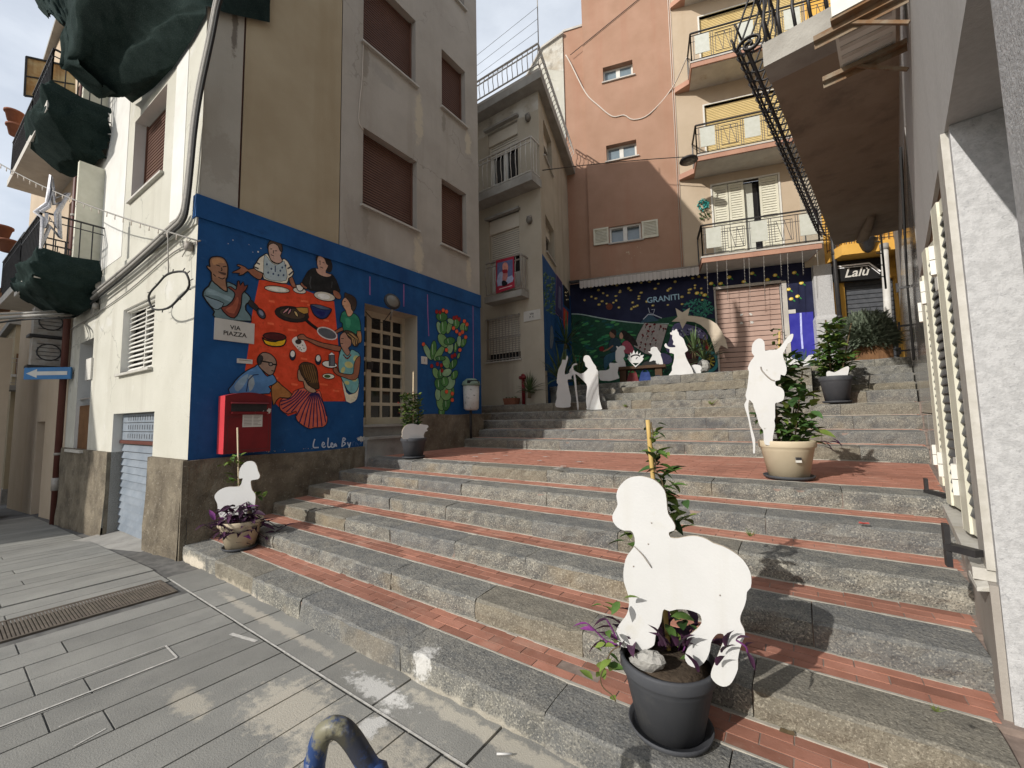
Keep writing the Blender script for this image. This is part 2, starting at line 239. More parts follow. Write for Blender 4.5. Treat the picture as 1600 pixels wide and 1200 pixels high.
# ------------------------------------------------------------------ mesh builder
ORG = {}
class MB:
    def __init__(s): s.v = []; s.f = []; s.m = []; s.s = []; s.mats = []
    def mi(s, name):
        if name not in s.mats: s.mats.append(name)
        return s.mats.index(name)
    def add(s, vs_, fs, m, smooth=False):
        b = len(s.v); s.v += [V(q) for q in vs_]; k = s.mi(m)
        for f in fs: s.f.append(tuple(b + i for i in f)); s.m.append(k); s.s.append(smooth)
        return s
    def hexa(s, P, m):      # 8 corners: bottom 4 ccw, top 4 ccw
        return s.add(P, [(3, 2, 1, 0), (4, 5, 6, 7), (0, 1, 5, 4), (1, 2, 6, 5), (2, 3, 7, 6), (3, 0, 4, 7)], m)
    def box(s, a, b, m):
        x0, y0, z0 = a; x1, y1, z1 = b
        return s.hexa([(x0, y0, z0), (x1, y0, z0), (x1, y1, z0), (x0, y1, z0), (x0, y0, z1), (x1, y0, z1), (x1, y1, z1), (x0, y1, z1)], m)
    def fbox(s, F, u0, u1, z0, z1, d0, d1, m):
        return s.hexa([F.p(u0, z0, d0), F.p(u1, z0, d0), F.p(u1, z0, d1), F.p(u0, z0, d1), F.p(u0, z1, d0), F.p(u1, z1, d0), F.p(u1, z1, d1), F.p(u0, z1, d1)], m)
    def quad(s, P, m): return s.add(P, [(0, 1, 2, 3)], m)
    def tube(s, path, r, m, n=8, closed=False, caps=True):
        path = [V(p) for p in path]; rs = r if isinstance(r, (list, tuple)) else [r] * len(path)
        vs_ = []; N = len(path); up = None
        for i, p in enumerate(path):
            if closed: t = path[(i + 1) % N] - path[i - 1]
            else: t = path[min(i + 1, N - 1)] - path[max(i - 1, 0)]
            t = t.normalized() if t.length > 1e-9 else V((0, 0, 1))
            if up is None: up = V((0, 0, 1)) if abs(t.z) < .9 else V((1, 0, 0))
            a = t.cross(up).normalized(); b = a.cross(t).normalized(); up = b
            for k in range(n):
                an = 2 * pi * k / n; vs_.append(p + (a * cos(an) + b * sin(an)) * rs[i])
        fs = []
        for i in range(N if closed else N - 1):
            j = (i + 1) % N
            for k in range(n): fs.append((i * n + k, i * n + (k + 1) % n, j * n + (k + 1) % n, j * n + k))
        if caps and not closed: fs += [tuple(range(n - 1, -1, -1)), tuple(range((N - 1) * n, N * n))]
        return s.add(vs_, fs, m, True)
    def bar(s, a, b, w, m, h=None):   # square bar between two points
        a, b = V(a), V(b); t = (b - a).normalized(); up = V((0, 0, 1)) if abs(t.z) < .95 else V((1, 0, 0))
        x = t.cross(up).normalized(); y = x.cross(t); h = h or w; x *= w / 2; y *= h / 2
        return s.hexa([a - x - y, a + x - y, b + x - y, b - x - y, a - x + y, a + x + y, b + x + y, b - x + y], m)
    def lathe(s, prof, c, m, n=28, M=None):
        c = V(c); vs_ = []
        for r_, z in prof:
            for k in range(n):
                a = 2 * pi * k / n; q = V((r_ * cos(a), r_ * sin(a), z)); vs_.append(c + (M @ q if M else q))
        fs = [(i * n + k, i * n + (k + 1) % n, (i + 1) * n + (k + 1) % n, (i + 1) * n + k) for i in range(len(prof) - 1) for k in range(n)]
        if prof[0][0] > 1e-6: fs.append(tuple(range(n - 1, -1, -1)))
        if prof[-1][0] > 1e-6: fs.append(tuple(range((len(prof) - 1) * n, len(prof) * n)))
        return s.add(vs_, fs, m, True)
    def plate(s, loops, n, th, m, mside=None, front_only=False):   # outline (loops[0]) with holes, th thick behind the front face
        n = V(n); allp = [p for lp in loops for p in lp]
        ax = n.orthogonal().normalized(); ay = n.cross(ax)
        l2 = [[V((V(p).dot(ax), V(p).dot(ay), 0)) for p in lp] for lp in loops]
        tri = tessellate_polygon(l2)
        P = [V(p) for p in allp]; N = len(P); fs = []
        for t in tri:
            a, b, c = (P[i] for i in t)
            fs.append(tuple(t) if (b - a).cross(c - a).dot(n) > 0 else (t[0], t[2], t[1]))
        if front_only: return s.add(P, fs, m)
        s.add(P, fs, m); s.add([p - n * th for p in P], [(f[0], f[2], f[1]) for f in fs], m)
        for lp in loops:
            k = len(lp); q = [V(p) for p in lp]
            s.add(q + [p - n * th for p in q], [(i, (i + 1) % k, k + (i + 1) % k, k + i) for i in range(k)], mside or m)
        return s
    def build(s, name, parent=None, org=None, auto=False, **tags):
        if parent is not None: org = ORG.get(parent.name, V((0, 0, 0)))
        if org is None: org = V((0, 0, 0))
        org = V(org)
        me = bpy.data.meshes.new(name); me.from_pydata([tuple(p - org) for p in s.v], [], s.f)
        for q in s.mats: me.materials.append(MATS[q])
        me.polygons.foreach_set('material_index', s.m); me.polygons.foreach_set('use_smooth', s.s)
        if auto:
            bm = bmesh.new(); bm.from_mesh(me); bmesh.ops.recalc_face_normals(bm, faces=bm.faces); bm.to_mesh(me); bm.free()
        me.update()
        o = bpy.data.objects.new(name, me); COL.objects.link(o)
        if parent is not None: o.parent = parent
        else: o.location = org
        ORG[o.name] = org
        for k, q in tags.items(): o[k] = q
        return o
def thing(name, loc, label=None, category=None, group=None, kind=None):
    o = bpy.data.objects.new(name, None); COL.objects.link(o); o.location = loc; o.empty_display_size = .2
    for k, q in (('label', label), ('category', category), ('group', group), ('kind', kind)):
        if q: o[k] = q
    ORG[o.name] = V(loc); return o
def inst(me, name, Mx, parent, **tags):
    o = bpy.data.objects.new(name, me); COL.objects.link(o); o.parent = parent
    o.matrix_basis = Matrix.Translation(-ORG[parent.name]) @ Mx
    for k, q in tags.items(): o[k] = q
    return o
def clone(root, loc, label, rotz=0, scale=1):
    """copy of a thing with its parts and sub-parts"""
    r = root.copy(); COL.objects.link(r); r.location = loc; r.rotation_euler = (0, 0, rotz); r.scale = (scale,) * 3; r['label'] = label
    ORG[r.name] = V(loc)
    for ch in list(root.children):
        c = ch.copy(); COL.objects.link(c); c.parent = r
        for g in list(ch.children):
            d = g.copy(); COL.objects.link(d); d.parent = c
    return r
def smooth(pts, k=3, closed=True):
    P = [V((*p, 0)) if len(p) == 2 else V(p) for p in pts]; N = len(P); o = []
    rng = range(N) if closed else range(N - 1)
    for i in rng:
        a, b, c, d = (P[(i + j) % N] if closed else P[min(max(i + j, 0), N - 1)] for j in (-1, 0, 1, 2))
        for q in range(k):
            t = q / k; o.append(.5 * ((2 * b) + (c - a) * t + (2 * a - 5 * b + 4 * c - d) * t * t + (3 * b - a - 3 * c + d) * t ** 3))
    if not closed: o.append(P[-1])
    return o
def ell(cx, cy, rx, ry, ang=0, n=16):
    a = R(ang); return [(cx + rx * cos(t) * cos(a) - ry * sin(t) * sin(a), cy + rx * cos(t) * sin(a) + ry * sin(t) * cos(a)) for t in [2 * pi * i / n for i in range(n)]]
def wall(mb, F, u0, u1, z0, z1, holes, m, reveal=.16, mrev=None, d=0, back=True):
    """front face cut round its openings, with reveals going in"""
    us = sorted({u0, u1, *[h[0] for h in holes], *[h[1] for h in holes]}); zs = sorted({z0, z1, *[h[2] for h in holes], *[h[3] for h in holes]})
    us = [u for u in us if u0 <= u <= u1]; zs = [z for z in zs if z0 <= z <= z1]
    for a, b in zip(us, us[1:]):
        for c, e in zip(zs, zs[1:]):
            mu, mz = (a + b) / 2, (c + e) / 2
            if any(h[0] < mu < h[1] and h[2] < mz < h[3] for h in holes): continue
            mb.quad([F.p(a, c, d), F.p(b, c, d), F.p(b, e, d), F.p(a, e, d)], m)
    for h in holes:
        a, b, c, e = h[:4]; rv = h[4] if len(h) > 4 else reveal; mr_ = mrev or m
        q = [(a, c), (b, c), (b, e), (a, e)]
        for i in range(4):
            (ua, za), (ub, zb) = q[i], q[(i + 1) % 4]
            mb.quad([F.p(ua, za, d), F.p(ub, zb, d), F.p(ub, zb, d - rv), F.p(ua, za, d - rv)], mr_)
    return mb
# ================================================================== GROUND AND STREET
def zg(X): return 0. if X > -6 else -.058 * (-6 - X)
mb = MB()
xs = [-200, -60, -30, -15, -9, -6, 0, 4, 60, 200]
for a, b in zip(xs, xs[1:]):
    m_ = 'asphalt' if b <= -15 else 'paving_joint'
    za, zb = zg(max(a, -60)) - .012, zg(max(b, -60)) - .012
    mb.quad([(a, -200, za), (b, -200, zb), (b, 1.9, zb), (a, 1.9, za)], m_)
mb.quad([(-200, 1.9, -3.2), (200, 1.9, -.2), (200, 200, -.2), (-200, 200, -3.2)], 'asphalt')
street = mb.build('street', kind='structure')
rng = random.Random(3)
def slab_mesh(name, lx, ly, m, h=.03):
    b = MB(); e = .003
    b.hexa([(0, 0, -h), (lx, 0, -h), (lx, ly, -h), (0, ly, -h), (e, e, 0), (lx - e, e, 0), (lx - e, ly - e, 0), (e, ly - e, 0)], m)
    me = bpy.data.meshes.new(name); me.from_pydata([tuple(v) for v in b.v], [], b.f); me.materials.append(MATS[m]); return me
SLW = .2575
lens = [.62, .85, 1.05, 1.3]
SLM = [slab_mesh('paving_slab', SLW - .0045, l - .0045, 'paving_slab') for l in lens]
x = -14.9
while x < .9:
    y = 1.50
    if not (-5.49 < x < -5.0):
        while y > .1:
            k = rng.choice([1, 2, 2, 3]); y0 = y - lens[k]
            zz = zg(x + SLW / 2) + rng.uniform(-.0015, .0015)
            Mx = Matrix.Translation((x, y0, zz)) @ Matrix.Rotation(-math.atan((zg(x + SLW) - zg(x)) / SLW), 4, 'Y')
            inst(SLM[k], 'paving_slab', Mx, street)
            y = y0
    x += SLW
# plain paving carries on behind the camera, out of the picture
b = MB()
for a, c in ((-14.9, -6), (-6, 1.0)):
    b.quad([(a, -14, zg(a) - .004), (c, -14, zg(c) - .004), (c, .12, zg(c) - .004), (a, .12, zg(a) - .004)], 'paving_slab')
b.build('pavement', kind='structure')
BDM = {}
xx = -5.52
while xx < .5:
    l = rng.choice([.55, .7, .85])
    if l not in BDM: BDM[l] = slab_mesh('border_slab', l - .01, .31, 'paving_slab')
    inst(BDM[l], 'border_slab', Matrix.Translation((xx, 1.510, rng.uniform(0, .002))), street); xx += l
# white joints painted along some slabs
b = MB()
def strip(a, c, wd, z=.0045):
    a, c = V((*a, z)), V((*c, z)); n = (c - a).cross(V((0, 0, 1))).normalized() * wd / 2
    b.quad([a - n, c - n, c + n, a + n], 'white_paint_line')
for q in [((-3.60, .15), (-3.596, 1.06), .014), ((-3.60, 1.06), (-3.855, 1.065), .012), ((-3.855, .55), (-3.855, 1.06), .008), ((-3.36, 1.46), (-3.64, 1.40), .03), ((-5.4, 1.507), (.4, 1.507), .012), ((-3.33, .48), (-3.33, .62), .006), ((-3.07, .5), (-3.1, .62), .007)]: strip(*q)
b.build('painted_joint', parent=street)
def splash(mb, F, cx, cy, rx, ry, n, m, smin=.004, smax=.02, seed=1):
    r_ = random.Random(seed)
    for i in range(n):
        a = r_.uniform(0, 2 * pi); q = r_.random() ** .6; s_ = r_.uniform(smin, smax) * (1.3 - q)
        px_, py_ = cx + cos(a) * rx * q, cy + sin(a) * ry * q
        k = r_.randint(5, 7); o_ = r_.uniform(0, 6)
        mb.add([F(px_ + s_ * cos(o_ + 2 * pi * j / k) * r_.uniform(.5, 1.3), py_ + s_ * sin(o_ + 2 * pi * j / k) * r_.uniform(.5, 1.3), .0005 * (i % 9)) for j in range(k)], [tuple(range(k))], m)

# drain grate
gr = thing('drain_grate', (-5.23, .5, 0), 'long rusty slatted drain grate set in the grey street paving', 'drain grate')
b = MB(); b.box((-5.49, -.6, -.02), (-4.98, 1.45, -.012), 'grate_rust'); b.build('pit', gr)
b = MB()
for a, c in (((-5.49, -.6), (-5.462, 1.45)), ((-5.005, -.6), (-4.98, 1.45)), ((-5.462, 1.425), (-5.005, 1.45))): b.box((*a, -.012), (*c, .004), 'grate_rust')
b.build('frame', gr)
b = MB(); y = -.58
while y < 1.42: b.box((-5.46, y, -.012), (-5.006, y + .0145, .001), 'grate_rust'); y += .021
b.build('bars', gr)

# ================================================================== STAIRS
def XR(Y): return .544 + .137 * (Y - 2.566)
ZT = {1: .16, 2: .32, 3: .48, 4: .64, 5: .80, 6: .958, 7: 1.147, 8: 1.325, 9: 1.52, 10: 1.71}
YF = {1: 1.80, 2: 2.30, 3: 2.80, 4: 3.30, 5: 3.80, 6: 4.30, 7: 6.77, 8: 7.27, 9: 7.77, 10: 8.27, 11: 8.77}
b = MB()
for k in range(1, 11):
    xl = WX if k < 9 else -9.2
    zb = ZT[k] - .028
    yb = YF[k + 1] + .35
    b.hexa([(xl, YF[k] + .020, -.6), (XR(YF[k]) + .25, YF[k] + .020, -.6), (XR(yb) + .25, yb, -.6), (xl, yb, -.6), (xl, YF[k] + .020, zb), (XR(YF[k]) + .25, YF[k] + .020, zb), (XR(yb) + .25, yb, zb + .015), (xl, yb, zb + .015)], 'tile_joint')
for k in range(1, 11):
    xl = WX if k < 9 else -9.2; ya, yb = YF[k] + .262, YF[k + 1] + .03; g = lambda y: ZT[k] + .0005 + (.015 if k != 6 else .003) * (y - YF[k])
    b.hexa([(xl, ya, ZT[k] - .1), (XR(ya) + .25, ya, ZT[k] - .1), (XR(yb) + .25, yb, ZT[k] - .1), (xl, yb, ZT[k] - .1), (xl, ya, g(ya)), (XR(ya) + .25, ya, g(ya)), (XR(yb) + .25, yb, g(yb)), (xl, yb, g(yb))], 'tile_joint')
stairs = b.build('stairs', kind='structure')
rs = random.Random(11)
def stone_block(parent, xa, xb, y0, dep, z0, z1, tilt=.008, nm='stone_block', skew=0):
    L_ = xb - xa; n = max(3, int(L_ / .085)); mb = MB(); P = []
    prof = [(.010, z0), (.0, z0 + (z1 - z0) * .45), (.004, z1 - .018), (.018, z1 - .002), (dep * .5, z1 + tilt * .5), (dep, z1 + tilt)]
    off = rs.uniform(-.006, .006); J = []
    for i in range(n + 1):
        t = i / n; x = xa + L_ * t; end = .006 if i in (0, n) else 0
        for j, (py, pz) in enumerate(prof):
            jy = rs.uniform(-.009, .009) if j < 4 else 0; jz = rs.uniform(-.004, .004) if 1 <= j < 5 else 0
            if j in (2, 3) and rs.random() < .07: jy += .014; jz -= .010
            P.append((x, y0 + off + py + jy + (end if j < 4 else 0) + skew * (x - xa), pz + jz - (end * .6 if j > 1 else 0)))
    m = len(prof); fr, tp = [], []
    for i in range(n):
        for j in range(m - 1):
            q = (i * m + j, (i + 1) * m + j, (i + 1) * m + j + 1, i * m + j + 1)
            (fr if j < 2 else tp).append(q)
    nb = len(P)
    ends = [tuple(range(m - 1, -1, -1)), tuple(n * m + j for j in range(m))]
    # back lower edge closes the ends
    P2 = P + [(xa, y0 + dep, z0), (xb, y0 + dep, z0)]
    ends = [tuple([nb] + list(range(m - 1, -1, -1))), tuple([n * m + j for j in range(m)] + [nb + 1])]
    mb.add(P2, fr + ends, 'step_stone'); k = mb.mi('step_top')
    for f in tp: mb.f.append(f); mb.m.append(k); mb.s.append(False)
    return mb.build(nm, parent)
def stone_row(parent, xl, xr, y0, dep, z0, z1, lo=.75, hi=1.25, **kw):
    x = xl
    while x < xr - .02:
        l = rs.uniform(lo, hi)
        if xr - (x + l) < .35: l = xr - x
        stone_block(parent, x + .0028, x + l - .0028, y0, dep, z0, z1, **kw); x += l
DEP = .268
for k in range(1, 11):
    xl = WX + .02 if k < 9 else -7.75
    z0 = (ZT[k - 1] if k > 1 else -.12) - .01
    stone_row(stairs, xl, XR(YF[k]) + .05, YF[k], DEP, z0 if k == 1 else z0 + .012, ZT[k])
# brick tiles on the treads: near ones one by one, the rest joined
TL, TW, TH = .25, .0765, .02
def tile_mesh(m):
    b = MB(); e = .004; a, c = TL - .004, TW - .004
    b.hexa([(0, 0, -TH), (a, 0, -TH), (a, c, -TH), (0, c, -TH), (e * .3, e * .3, 0), (a - e * .3, e * .3, 0), (a - e * .3, c - e * .3, 0), (e * .3, c - e * .3, 0)], m)
    return b
tb = tile_mesh('red_tile'); tme = bpy.data.meshes.new('brick_tile'); tme.from_pydata([tuple(v) for v in tb.v], [], tb.f); tme.materials.append(MATS['red_tile'])
rest = MB(); count = 0
for k in range(1, 11):
    y0 = YF[k] + DEP + .008; rows = 3 if k != 6 else int((YF[7] - y0 + .02) / TW); slope = .008 / DEP if k != 6 else .006
    for r_ in range(rows):
        xl = WX + .03 + (r_ % 2) * -.125 if k < 9 else -7.7 - (r_ % 2) * .125
        yy = y0 + r_ * TW; xr = XR(yy) + .035; x = xl
        while x < xr - .03:
            xe = min(x + TL, xr)
            xs_ = max(x, WX + .03 if k < 9 else -7.7)
            zz = ZT[k] + .004 + slope * (yy - YF[k]) * .5 + rs.uniform(-.0012, .0012)
            if not (k == 1 and r_ == 1 and -1.33 < x < -1.08):
                if k <= 3 and xe - xs_ > TL - .02 and x > -5.2 + .5 * (k == 3) and count < 285:
                    Mx = Matrix.Translation((x, yy, zz)) @ Matrix.Rotation(rs.uniform(-.006, .006), 4, 'Z')
                    inst(tme, 'brick_tile', Mx, stairs); count += 1
                elif xe - xs_ > .03:
                    rest.hexa([(xs_, yy, zz - TH), (xe - .004, yy, zz - TH), (xe - .006, yy + TW - .004, zz - TH), (xs_, yy + TW - .004, zz - TH), (xs_, yy, zz), (xe - .004, yy, zz), (xe - .006, yy + TW - .004, zz), (xs_, yy + TW - .004, zz)], 'red_tile')
            x += TL
o = rest.build('brick_tiles', stairs); o['kind'] = 'stuff'
mo = MB()
for k in range(1, 11):
    xl = WX + .02 if k < 9 else -7.7; x = xl; g = .015 if k != 6 else .004
    while x < XR(YF[k]) + .03:
        xe = min(x + rs.uniform(.08, .22), XR(YF[k]) + .04); w1, w2 = rs.uniform(.004, .010), rs.uniform(.006, .018)
        y = YF[k] + .270; mo.box((x, y - w1, ZT[k] - .02), (xe, y + w1, ZT[k] + .0098 + rs.uniform(0, .002)), 'mortar_light')
        y = YF[k + 1] + .004; zt__ = ZT[k] + .007 + g * (y - YF[k]) * (.5 if k != 6 else .8); mo.box((x, y - w2, zt__ - .03), (xe, y + .02, zt__ + rs.uniform(0, .006)), 'mortar_light')
        x = xe
o = mo.build('mortar_joint', stairs); o['kind'] = 'stuff'
# paint dabs on the landing and the splash over the first step
b = MB()
for (px, py) in [(742, 714), (752, 709), (775, 717), (790, 712), (842, 720), (852, 714), (870, 733), (878, 729), (905, 722), (720, 722), (826, 708), (835, 703)]:
    q = atz(px, py, .985); splash(b, lambda u, v, d: V((u, v, .9905 + d * .2)), q.x, q.y, .07, .05, 12, 'white_paint_line', .012, .03, int(px))
o = b.build('paint_splash', stairs); o['kind'] = 'stuff'

# upper left steps, terrace with its stone courses, right-hand flight
b = MB()
b.box((-9.2, 8.87, 1.0), (1.6, 14, 1.90), 'mortar')
b.box((-4.7, 9.15, 1.0), (-2.6, 14, 2.08), 'mortar')
b.hexa([(-2.62, 8.9, 1.0), (.16, 8.9, 1.0), (.16, 18, 1.0), (-2.62, 18, 1.0), (-2.62, 8.9, 2.37), (.16, 8.9, 2.37), (.16, 18, 2.40), (-2.62, 18, 2.40)], 'mortar')
b.box((-6.5, 9.75, 1.0), (-2.61, 16, 2.37), 'mortar')
terrace = b.build('terrace', kind='structure')
stone_row(terrace, -7.75, -2.62, 8.77, .3, 1.71, 1.925)
stone_row(terrace, -4.75, -2.62, 9.05, .28, 1.925, 2.09)
stone_row(terrace, -4.75, -2.62, 9.35, .4, 2.09, 2.25)
stone_row(terrace, -6.4, -2.62, 9.66, .5, 2.25, 2.40)
for i, (za, zb) in enumerate([(1.71, 1.885), (1.885, 2.06), (2.06, 2.235), (2.235, 2.405)]):
    stone_row(terrace, -2.62 + .0 * i, .15, 8.78 + .006 * i, .35, za, zb, .55, 1.2)
rz = [(8.77, 1.925), (9.15, 2.06), (9.53, 2.23), (9.91, 2.40), (10.3, 2.575)]
b = MB()
pz = 1.71
for i, (yy, zz) in enumerate(rz):
    ye = rz[i + 1][0] + .3 if i < 4 else 22
    b.hexa([(.16, yy + .1, 1), (3, yy + .1, 1), (3, ye, 1), (.16, ye, 1), (.16, yy + .1, zz - .012), (3, yy + .1, zz - .012), (3, ye, zz - .012), (.16, ye, zz - .012)], 'mortar')
flight = b.build('upper_stairs', kind='structure')
for i, (yy, zz) in enumerate(rz):
    stone_row(flight, .16, XR(yy) + .05, yy, .36, pz, zz, .45, .8); pz = zz
# ================================================================== shared builders for facades
def blind(F, u0, u1, z0, z1, d, m, parent, pitch=.052, name='roller_shutter', single=None, org=None):
    n = max(2, int((z1 - z0) / pitch)); h = (z1 - z0) / n
    b = MB(); b.fbox(F, u0, u1, z0, z1, d - .03, d - .012, 'iron_black')
    for ua, ub in ((u0 - .008, u0 + .03), (u1 - .03, u1 + .008)): b.fbox(F, ua, ub, z0, z1, d - .02, d + .012, m)
    base = None
    if single: base = b.build(name, parent)
    for i in range(n):
        c = b if not single else MB()
        za, zb = z0 + i * h + .002, z0 + (i + 1) * h - .007
        c.hexa([F.p(u0 + .004, za, d - .014), F.p(u1 - .004, za, d - .014), F.p(u1 - .004, za, d), F.p(u0 + .004, za, d), F.p(u0 + .004, zb, d - .014), F.p(u1 - .004, zb, d - .014), F.p(u1 - .004, zb, d - .011), F.p(u0 + .004, zb, d - .011)], m)
        if single: c.build(single, base)
    return base or b.build(name, parent)
def sill(F, u0, u1, z, parent, m='marble_trim', out=.05, inn=.15, th=.035, name='sill'):
    b = MB(); b.fbox(F, u0 - .05, u1 + .05, z - th, z, -inn, out, m); return b.build(name, parent)
def text_mesh(txt, size, bold=0., shear=0.):
    cu = bpy.data.curves.new('lettering', 'FONT'); cu.body = txt; cu.size = size; cu.align_x = 'CENTER'; cu.align_y = 'CENTER'; cu.offset = bold; cu.shear = shear
    cu.resolution_u = 3
    o = bpy.data.objects.new('lettering', cu); COL.objects.link(o)
    dg = bpy.context.evaluated_depsgraph_get(); me = bpy.data.meshes.new_from_object(o.evaluated_get(dg))
    P = [v.co.copy() for v in me.vertices]; Fc = [tuple(p.vertices) for p in me.polygons]
    bpy.data.objects.remove(o); bpy.data.curves.remove(cu); bpy.data.meshes.remove(me)
    return P, Fc
def lettering(F, u, z, d, txt, size, m, parent, bold=0., shear=0., rot=0., flip=1, name='lettering'):
    P, Fc = text_mesh(txt, size, bold, shear); b = MB(); c, s_ = cos(rot), sin(rot)
    b.add([F.p(u + flip * (p.x * c - p.y * s_), z + p.x * s_ + p.y * c, d) for p in P], Fc if flip > 0 else [tuple(reversed(f)) for f in Fc], m)
    return b.build(name, parent)
INK = 'cutout_black'
class Art:
    """flat paint on a wall: outlines in wall coordinates, each coat a hair thicker"""
    def __init__(s, F, d, step=.0001): s.F = F; s.d = d; s.b = MB(); s.k = 0; s.step = step
    def conv(s, pts): return [s.F.px(x, y, s.d) for x, y in pts]
    def nx(s): s.k += 1; return s.d + s.step * s.k
    def poly(s, rgb, pts, line=.013, sm=2, ink=INK):
        uv = s.conv(pts)
        if sm: uv = [(p.x, p.y) for p in smooth(uv, sm)]
        d = s.nx(); s.b.plate([[s.F.p(u, z, d) for u, z in uv]], s.F.n, 0, rgb if isinstance(rgb, str) else paint(rgb), front_only=True)
        if line: s.line(ink, uv, line, closed=True, raw=True)
        return s
    def el(s, rgb, cx, cy, rx, ry, ang=0, line=.011, ink=INK): return s.poly(rgb, ell(cx, cy, rx, ry, ang), line, 0, ink)
    def line(s, rgb, pts, wd, closed=False, raw=False, sm=0):
        uv = pts if raw else s.conv(pts)
        if sm: uv = [(p.x, p.y) for p in smooth(uv, sm, closed)]
        P = [V((u, z)) for u, z in uv]; n = len(P); d = s.nx(); L_, R_ = [], []
        for i in range(n):
            a, c = (P[i - 1], P[(i + 1) % n]) if closed else (P[max(i - 1, 0)], P[min(i + 1, n - 1)])
            t = (c - a); t = t.normalized() if t.length > 1e-9 else V((1, 0)); q = V((-t.y, t.x)) * wd / 2
            L_.append(P[i] + q); R_.append(P[i] - q)
        vs_ = [s.F.p(q.x, q.y, d) for q in L_] + [s.F.p(q.x, q.y, d) for q in R_]
        up = s.F.u.cross(V((0, 0, 1))).dot(s.F.n) > 0
        fs = []
        for i in range(n if closed else n - 1):
            j = (i + 1) % n; fs.append((i, n + i, n + j, j) if up else (i, j, n + j, n + i))
        s.b.add(vs_, fs, rgb if isinstance(rgb, str) else paint(rgb)); return s
    def done(s, name, parent, **k): return s.b.build(name, parent, **k)
def railing(mb, pts, z0, z1, m, gap=.11, r=.008, top=.018, mid=True, wavy=0):
    """bars between two rails along a polyline of points (x, y)"""
    for a, c in zip(pts, pts[1:]):
        a, c = V((*a, 0)), V((*c, 0)); L_ = (c - a).length; n = max(1, int(L_ / gap))
        mb.bar(a + V((0, 0, z1)), c + V((0, 0, z1)), top * 2, m, top * 1.2); mb.bar(a + V((0, 0, z0 + .08)), c + V((0, 0, z0 + .08)), top, m)
        if mid: mb.bar(a + V((0, 0, z1 - .13)), c + V((0, 0, z1 - .13)), top * .8, m)
        dr = (c - a).normalized(); nn = V((dr.y, -dr.x, 0))
        for i in range(n + 1):
            p = a.lerp(c, i / n)
            if wavy:
                q = [p + V((0, 0, z0 + .05)), p + nn * wavy * .3 + V((0, 0, z0 + .2)), p + nn * wavy + V((0, 0, z0 + .38)), p + nn * wavy * .4 + V((0, 0, z0 + .55)), p + V((0, 0, z0 + .68)), p + V((0, 0, z1))]
                mb.tube(q, r, m, 5)
            else: mb.bar(p + V((0, 0, z0)), p + V((0, 0, z1)), r * 2, m)

# ================================================================== LEFT BUILDING WITH THE TABLE MURAL
H_L = 13.85
lb = thing('apartment_building', (WX, 1.83, 0), 'tall cream and grey corner building with a blue mural of a shared meal', 'building')
UE = 5.61
door = FM.rect([(570, 478), (652, 494), (652, 645)]); door = (FM.px(569.5, 500)[0], FM.px(652, 560)[0], FM.px(600, 663)[1], FM.px(652, 494)[1])
zt = FM.px(313, 305)[1]; zb1 = 1.14; zb2 = FM.px(652, 648)[1]
b = MB(); wall(b, FM, 0, UE, .2, zt, [(door[0], door[1], .2, door[3], .42)], 'mural_blue', mrev='plaster_house'); b.build('mural_wall', lb)
W = [FM.rect([(568, 65), (650, 134), (649, 33)]), FM.rect([(569, 201), (650, 251), (567, 319), (652, 360)]), FM.rect([(692, 77), (727, 112), (691, 167), (728, 198)]), FM.rect([(692, 279), (728, 303), (691, 381), (730, 397)])]
useam = FM.px(533, 200)[0]
# a storey higher, out of the picture, keeps the facade complete
hs_up = [(W[0][0], W[0][1], W[0][2], W[0][2] + (W[1][3] - W[1][2])), W[1], W[2], W[3]]
hs_up = [h if i else hs_up[0] for i, h in enumerate(hs_up)]
ext = [(h[0], h[1], h[2] + 2 * (hs_up[0][2] - hs_up[1][2]), min(h[3] + 2 * (hs_up[0][2] - hs_up[1][2]), H_L - .3)) for h in (hs_up[1], hs_up[3])]
b = MB(); uw = FM.px(378, 200)[0]; wall(b, FM, uw + .012, useam - .006, zt, H_L, [], 'plaster_sand', d=-.012); wall(b, FM, 0, uw - .012, zt, H_L, [], 'plaster_corner', d=-.010); b.quad([FM.p(uw - .012, zt, -.03), FM.p(uw + .012, zt, -.03), FM.p(uw + .012, H_L, -.03), FM.p(uw - .012, H_L, -.03)], 'pipe_brown'); b.build('sand_wall', lb)
b = MB(); wall(b, FM, useam + .006, UE, zt, H_L, hs_up + ext, 'plaster_grey', d=-.012, reveal=.2, mrev='plaster_grey'); b.quad([FM.p(useam - .006, zt, -.03), FM.p(useam + .006, zt, -.03), FM.p(useam + .006, H_L, -.03), FM.p(useam - .006, H_L, -.03)], 'pipe_brown'); b.build('grey_wall', lb)
b = MB(); b.fbox(FM, -.035, UE + .004, zt - .30, zt, -.1, .02, 'mural_blue'); b.build('blue_band', lb)
for h in hs_up + ext:
    wn = MB(); wn.fbox(FM, h[0], h[1], h[2], h[3], -.26, -.235, 'glass_dark'); wo = wn.build('window', lb)
    blind(FM, h[0] + .01, h[1] - .01, h[2] + .005, h[3], -.15, 'shutter_brown', wo, pitch=.05)
    sill(FM, h[0], h[1], h[2], wo)
